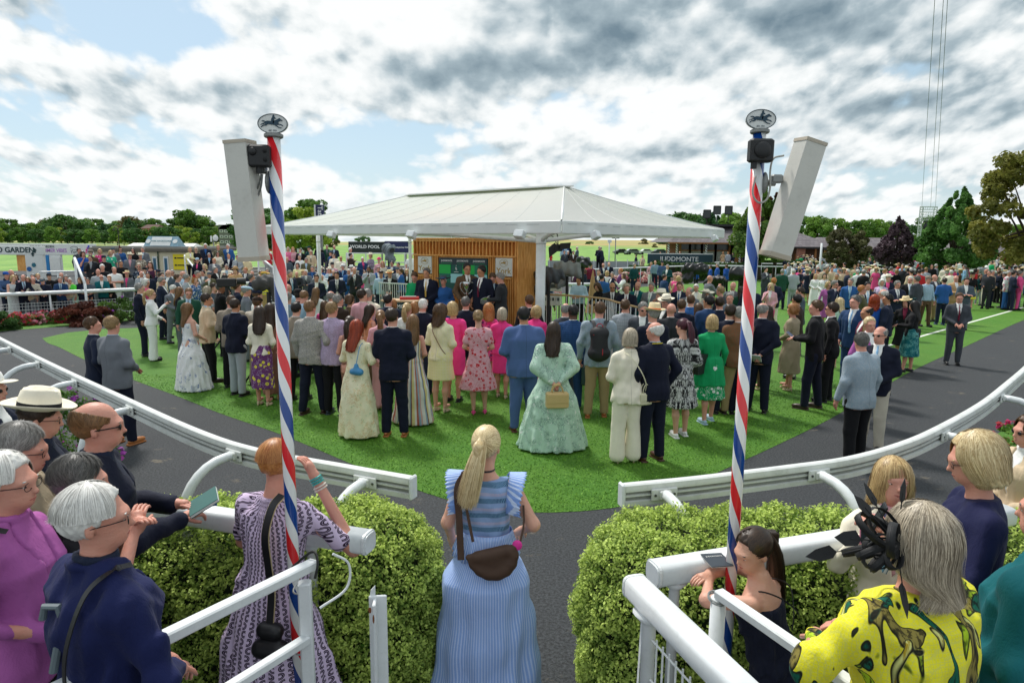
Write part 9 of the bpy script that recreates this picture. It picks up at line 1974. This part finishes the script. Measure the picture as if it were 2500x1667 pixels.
pa=fore(82,935,3.6,62,'person in cream panama hat with black band and navy jacket',1.74,hatx=.07,m=1,w=1.12,pose=('read','read'),top=('J','dnavy',.78,'navy',None),bot=('t','navy'),hair=('short','dbrown'),hat=('panama','cream','black'),skin='pink',glass='clear',pitch=10); phone(pa,'grey phone in the hands below the panama hat',case='5f7478',rx=-1.0)
ed=fore(-32,905,4.4,80,'white-haired person in a pale cap at the far left edge',1.72,m=1,pose=('front','front'),top=('J','navy',.78,'white',None),bot=('t','navy'),hair=('short','white'),hat=('cap','white','cream'),skin='pink',glass='sun')
co=fore(232,972,3.0,62,'balding person in dark navy coat holding a green race book over the rail',1.78,m=1,w=1.2,lean=.12,pose=(EARM(.27,.12,1.12,.10,.34,1.12),EARM(.27,.10,1.12,.08,.32,1.14)),top=('J','dnavy',.55,'navy',None),bot=('t','black'),hair=('fringe','lbrown'),skin='pink',glass='sun'); booklet(co,'dark green race book held over the rail with a blue pen',col='1f5c55',off=(0,.05,.05),rx=-1.1,sz=(.20,.012,.15)); e=held('pen','blue pen held over the rail beside the race book','pen',co,hand(co,0)+[.0,.03,.02]); m=MB(); m.tube([(-.02,-.04,0),(.04,.08,.02)],.005,6); m.build('pen_body',paint('blue plastic','1c4fa8',.3),e)
bk=fore(186,1105,2.5,60,'person in black short sleeved top with clasped hands resting an elbow on the rail',1.64,m=0,w=1.12,lean=.12,pose=(EARM(.27,.15,1.12,.03,.20,1.37),EARM(.25,.12,1.12,.0,.21,1.36)),top=('T','black',.8),bot=('t','black'),hair=('short','dgrey'),skin='pink')
gi=fore(1852,1284,2.72,-48,'person in navy strappy dress with tied back brown hair resting folded arms on the handrail',1.45,m=0,w=.96,lean=.22,yaw=-62,pitch=12,pose=(EARM(.25,.22,1.36,-.04,.28,1.39),EARM(.27,.20,1.36,.0,.30,1.38)),bare=1,top=('D','dnavy',.02,0,.31,12,.06),hair=('pony','dbrown'),pend=1.22,psx=.05,skin='fair')
for s in(-1,1): strap(gi['obj'],[(s*.075,.11,1.36),(s*.09,.07,1.43),(s*.075,-.03,1.43),(-s*.02,-.09,1.34),(-s*.06,-.10,1.27)],.008,BLK,'dress_strap',.003)
p=W(1750,1366,1.315); e=thing('race_card','dark race card lying on the thick white rail behind the right pole','booklet',p,R(8)); flat(e,'cover',(.11,.13,.004),paint('race card slate','28323c',.4,dirt=0)); flat(e,'pages',(.107,.127,.003),PAPER,0,(0,0,-.004),.001); text('JUDDMONTE',.014,PAPER,e,(0,.03,.0035),(0,0,0),.0003)
lg=fore(2190,1118,3.15,-165,'long fair-haired person in cream coat facing the camera, holding a pink phone',1.68,m=0,w=1.05,pose=(EARM(.27,.10,1.16,.20,.24,1.36),EARM(.25,.05,1.15,.1,.25,1.10)),top=('J','cream',.5,'lpink',None),bot=('t','beige'),hair=('longc','blond'),skin='pink',pitch=-14,mess=2.); phone(lg,'pink flamingo patterned phone case held up beside the thick rail',case='d98ba6',rx=.2); booklet(lg,'race newspaper tucked in the arm of the cream coat',1,'c9ccd0',rx=.2,sz=(.22,.01,.28),off=(0,0,-.05))
nb_=fore(2405,1050,2.6,-68,'person in navy top with smooth blond bob looking at a phone',1.67,m=0,w=1.1,pose=(EARM(.25,.05,1.16,.12,.32,1.22),EARM(.25,.05,1.15,.10,.30,1.24)),top=('S','161a40',.85),bot=('t','navy'),hair=('bob','pblond'),skin='pink',glass='clear',pitch=12); phone(nb_,'black phone held by the person with the smooth blond bob',1,rx=.4); booklet(nb_,'race programme under the arm of the navy top',0,'3a6a7a',off=(0,-.12,-.12),rx=.3,sz=(.16,.012,.22))
be=fore(2520,1010,4.4,-85,'person in beige coat and sunglasses at the right edge',1.68,m=0,pose=('front','front'),top=('J','beige',.7,'white',None),bot=('t','beige'),hair=('bob','brown'),skin='pink',glass='sun')
te=fore(2590,1165,2.15,-35,'person in dark teal jacket cut off by the right edge',1.76,m=1,w=1.22,pose=('front','front'),top=('J','teal',.7,'teal',None),bot=('t','navy'),hair=('short','grey'),skin='pink')
ye=fore(2250,1222,1.90,-22,'person in yellow palm leaf print top with silver blond hair and a black feather fascinator',1.66,m=0,w=1.46,lean=.06,pose=(EARM(.26,.05,1.14,.12,.26,1.10),EARM(.27,.12,1.17,.12,.24,1.12)),top=('S','palm:e8e02a',.8),bot=('t','white'),hair=('long','gblond',1.47),skin='pink',yaw=-12,mess=2.2)
g=np.random.default_rng(8); H=ye['sp'].get('H') or HM(-12,0,0,(0,.06*(1.56-.95),0)); c=np.array([-.100,.02,1.645]); FB=paint('fascinator black','121315',.6)
fz_=thing('fascinator','black looped fascinator with feathers in the silver blond hair','headpiece',wl(ye,H(c)),ye['obj'].rotation_euler[2])
fz_.scale=(1.15,1.15,1.15)
for i in range(11):
    a=g.uniform(0,6.28); b=g.uniform(-.9,1.2); r=g.uniform(.045,.085); u=np.array([-abs(math.cos(a))*.8-.2,math.sin(a)*.8,b]); u/=np.linalg.norm(u); v=np.cross(u,g.normal(size=3)); v/=np.linalg.norm(v); P=[u*r*(1-math.cos(t))*.9+v*r*.55*math.sin(t) for t in np.linspace(0,6.28,14)]
    m=MB(); m.tube(P,.006,5,flat=.25); m.tubes=1; o=m.build('ribbon_loop',FB,fz_,True)
    P=np.array(P); n=np.cross(u,v); V=np.concatenate([P-n*.010,P+n*.010]); k=len(P); F=[(j,j+1,k+j+1,k+j) for j in range(k-1)]; w_=rawmesh('ribbon_loop',V,F,True); w=link('ribbon_loop',w_,FB,fz_); md=w.modifiers.new('t','SOLIDIFY'); md.thickness=.0015
for i,(dx,dy,dz,L) in enumerate(((-.09,.03,.10,.08),(-.03,.06,.11,.07),(-.17,0,.04,.10),(-.20,.05,-.02,.09),(.05,.03,.12,.07),(-.06,-.08,-.10,.09),(.08,-.05,-.02,.06))):
    t=np.array([dx,dy,dz]); d=t/np.linalg.norm(t); s=np.cross(d,[.2,-1,.3]); s/=np.linalg.norm(s); m=MB(); m.tube([(0,0,0),t],.0016,4); pr=[t-d*L*.4+s*L*0,t-d*.2*L+s*L*.22,t+d*.25*L+s*L*.16,t+d*L*.6,t+d*.2*L-s*L*.2,t-d*.25*L-s*L*.16]; m.poly(pr,np.cross(d,s)*.0015); m.build('feather',FB,fz_)
m=MB(); q=WD(130,1640,1.75); e=thing('folded_umbrella','dark grey folding chair handle behind the navy blazer, at bottom left','umbrella',q); m.tube([(0,0,0),(.03,.02,.16)],.012,8); m.tube([(.03,.02,.16),(.02,.02,.20),(-.02,.02,.20),(-.03,.02,.16)],.011,8); m.build('handle',paint('grey plastic','5f6b70',.4),e)
# ---------------- the mass of guests too many to count on the far right ----------------
def crowd_mass(n):
    g=np.random.default_rng(77); arche=[]
    for i in range(8):
        m_=i%2==0; sp=dict(m=int(m_),pose=('front','down') if i%3 else ('down','down'),lvl=3,seed=i,hair=('short','grey') if m_ else ('bob','blond'),top=('J','navy',.79,'white',None) if m_ else ('D','red',.5,.5,.21),bot=('t','navy') if m_ else None,skin='pink',shoe='black'); 
        if i%4==3: sp['hat']=('wide','cream','black')
        LH[3]=.052; arche.append(person(sp)[0]); LH[3]=.034
    pal=['navy','black','char','blue','grey','white','beige','red','pink','sky','cream','brown','lgrey','green','floral:white:pink:red:9','dblue']; mats=[cloth(c) for c in pal]+[skin('pink'),hairm('grey'),hairm('dbrown'),hairm('blond'),hairm('white'),cloth('straw')]; nm=len(pal); V=[];F=[];mi=[];off=0
    for k in range(n):
        x=g.uniform(1915,2560); row=g.random(); hor=592.6+(x-1250)*.00855; H=1.77 if k%2==0 else 1.66; y=hor+19+40*row**1.6; p=W(x,y,H); a=g.uniform(0,6.28); c,s=math.cos(a),math.sin(a); Rm=np.array([[c,-s,0],[s,c,0],[0,0,1]])*(H/1.75); tc=g.integers(nm); tc=tc if g.random()<.55 else g.choice([0,1,2,5,6,12]); bc=tc if g.random()<.35 else g.choice([0,1,2,3,6]); hc=nm+1+g.integers(4)
        for nme,v,f,A,_,_2,ch in arche[(k%2)+2*g.integers(4)]:
            if not len(v): continue
            mm=nm if nme=='body' else hc if nme=='hair' else nm+5 if nme=='hat' else bc if nme in('trousers','skirt') else 1 if nme in('shoes','hat_band') else 5 if nme=='shirt' else tc
            V.append(v@Rm.T+[p[0],p[1],0]); fl=[tuple(q+off for q in t) for t in (f.tolist() if isinstance(f,np.ndarray) else f)]; F+=fl; mi+=[mm]*len(fl); off+=len(v)
    V=np.concatenate(V); me=rawmesh('crowd',V,F,True,cuvof(V),mi); return tag(link('crowd',me,mats),'dense mass of race guests before the slate roofed stables','crowd',kind='stuff')
crowd_mass(340)
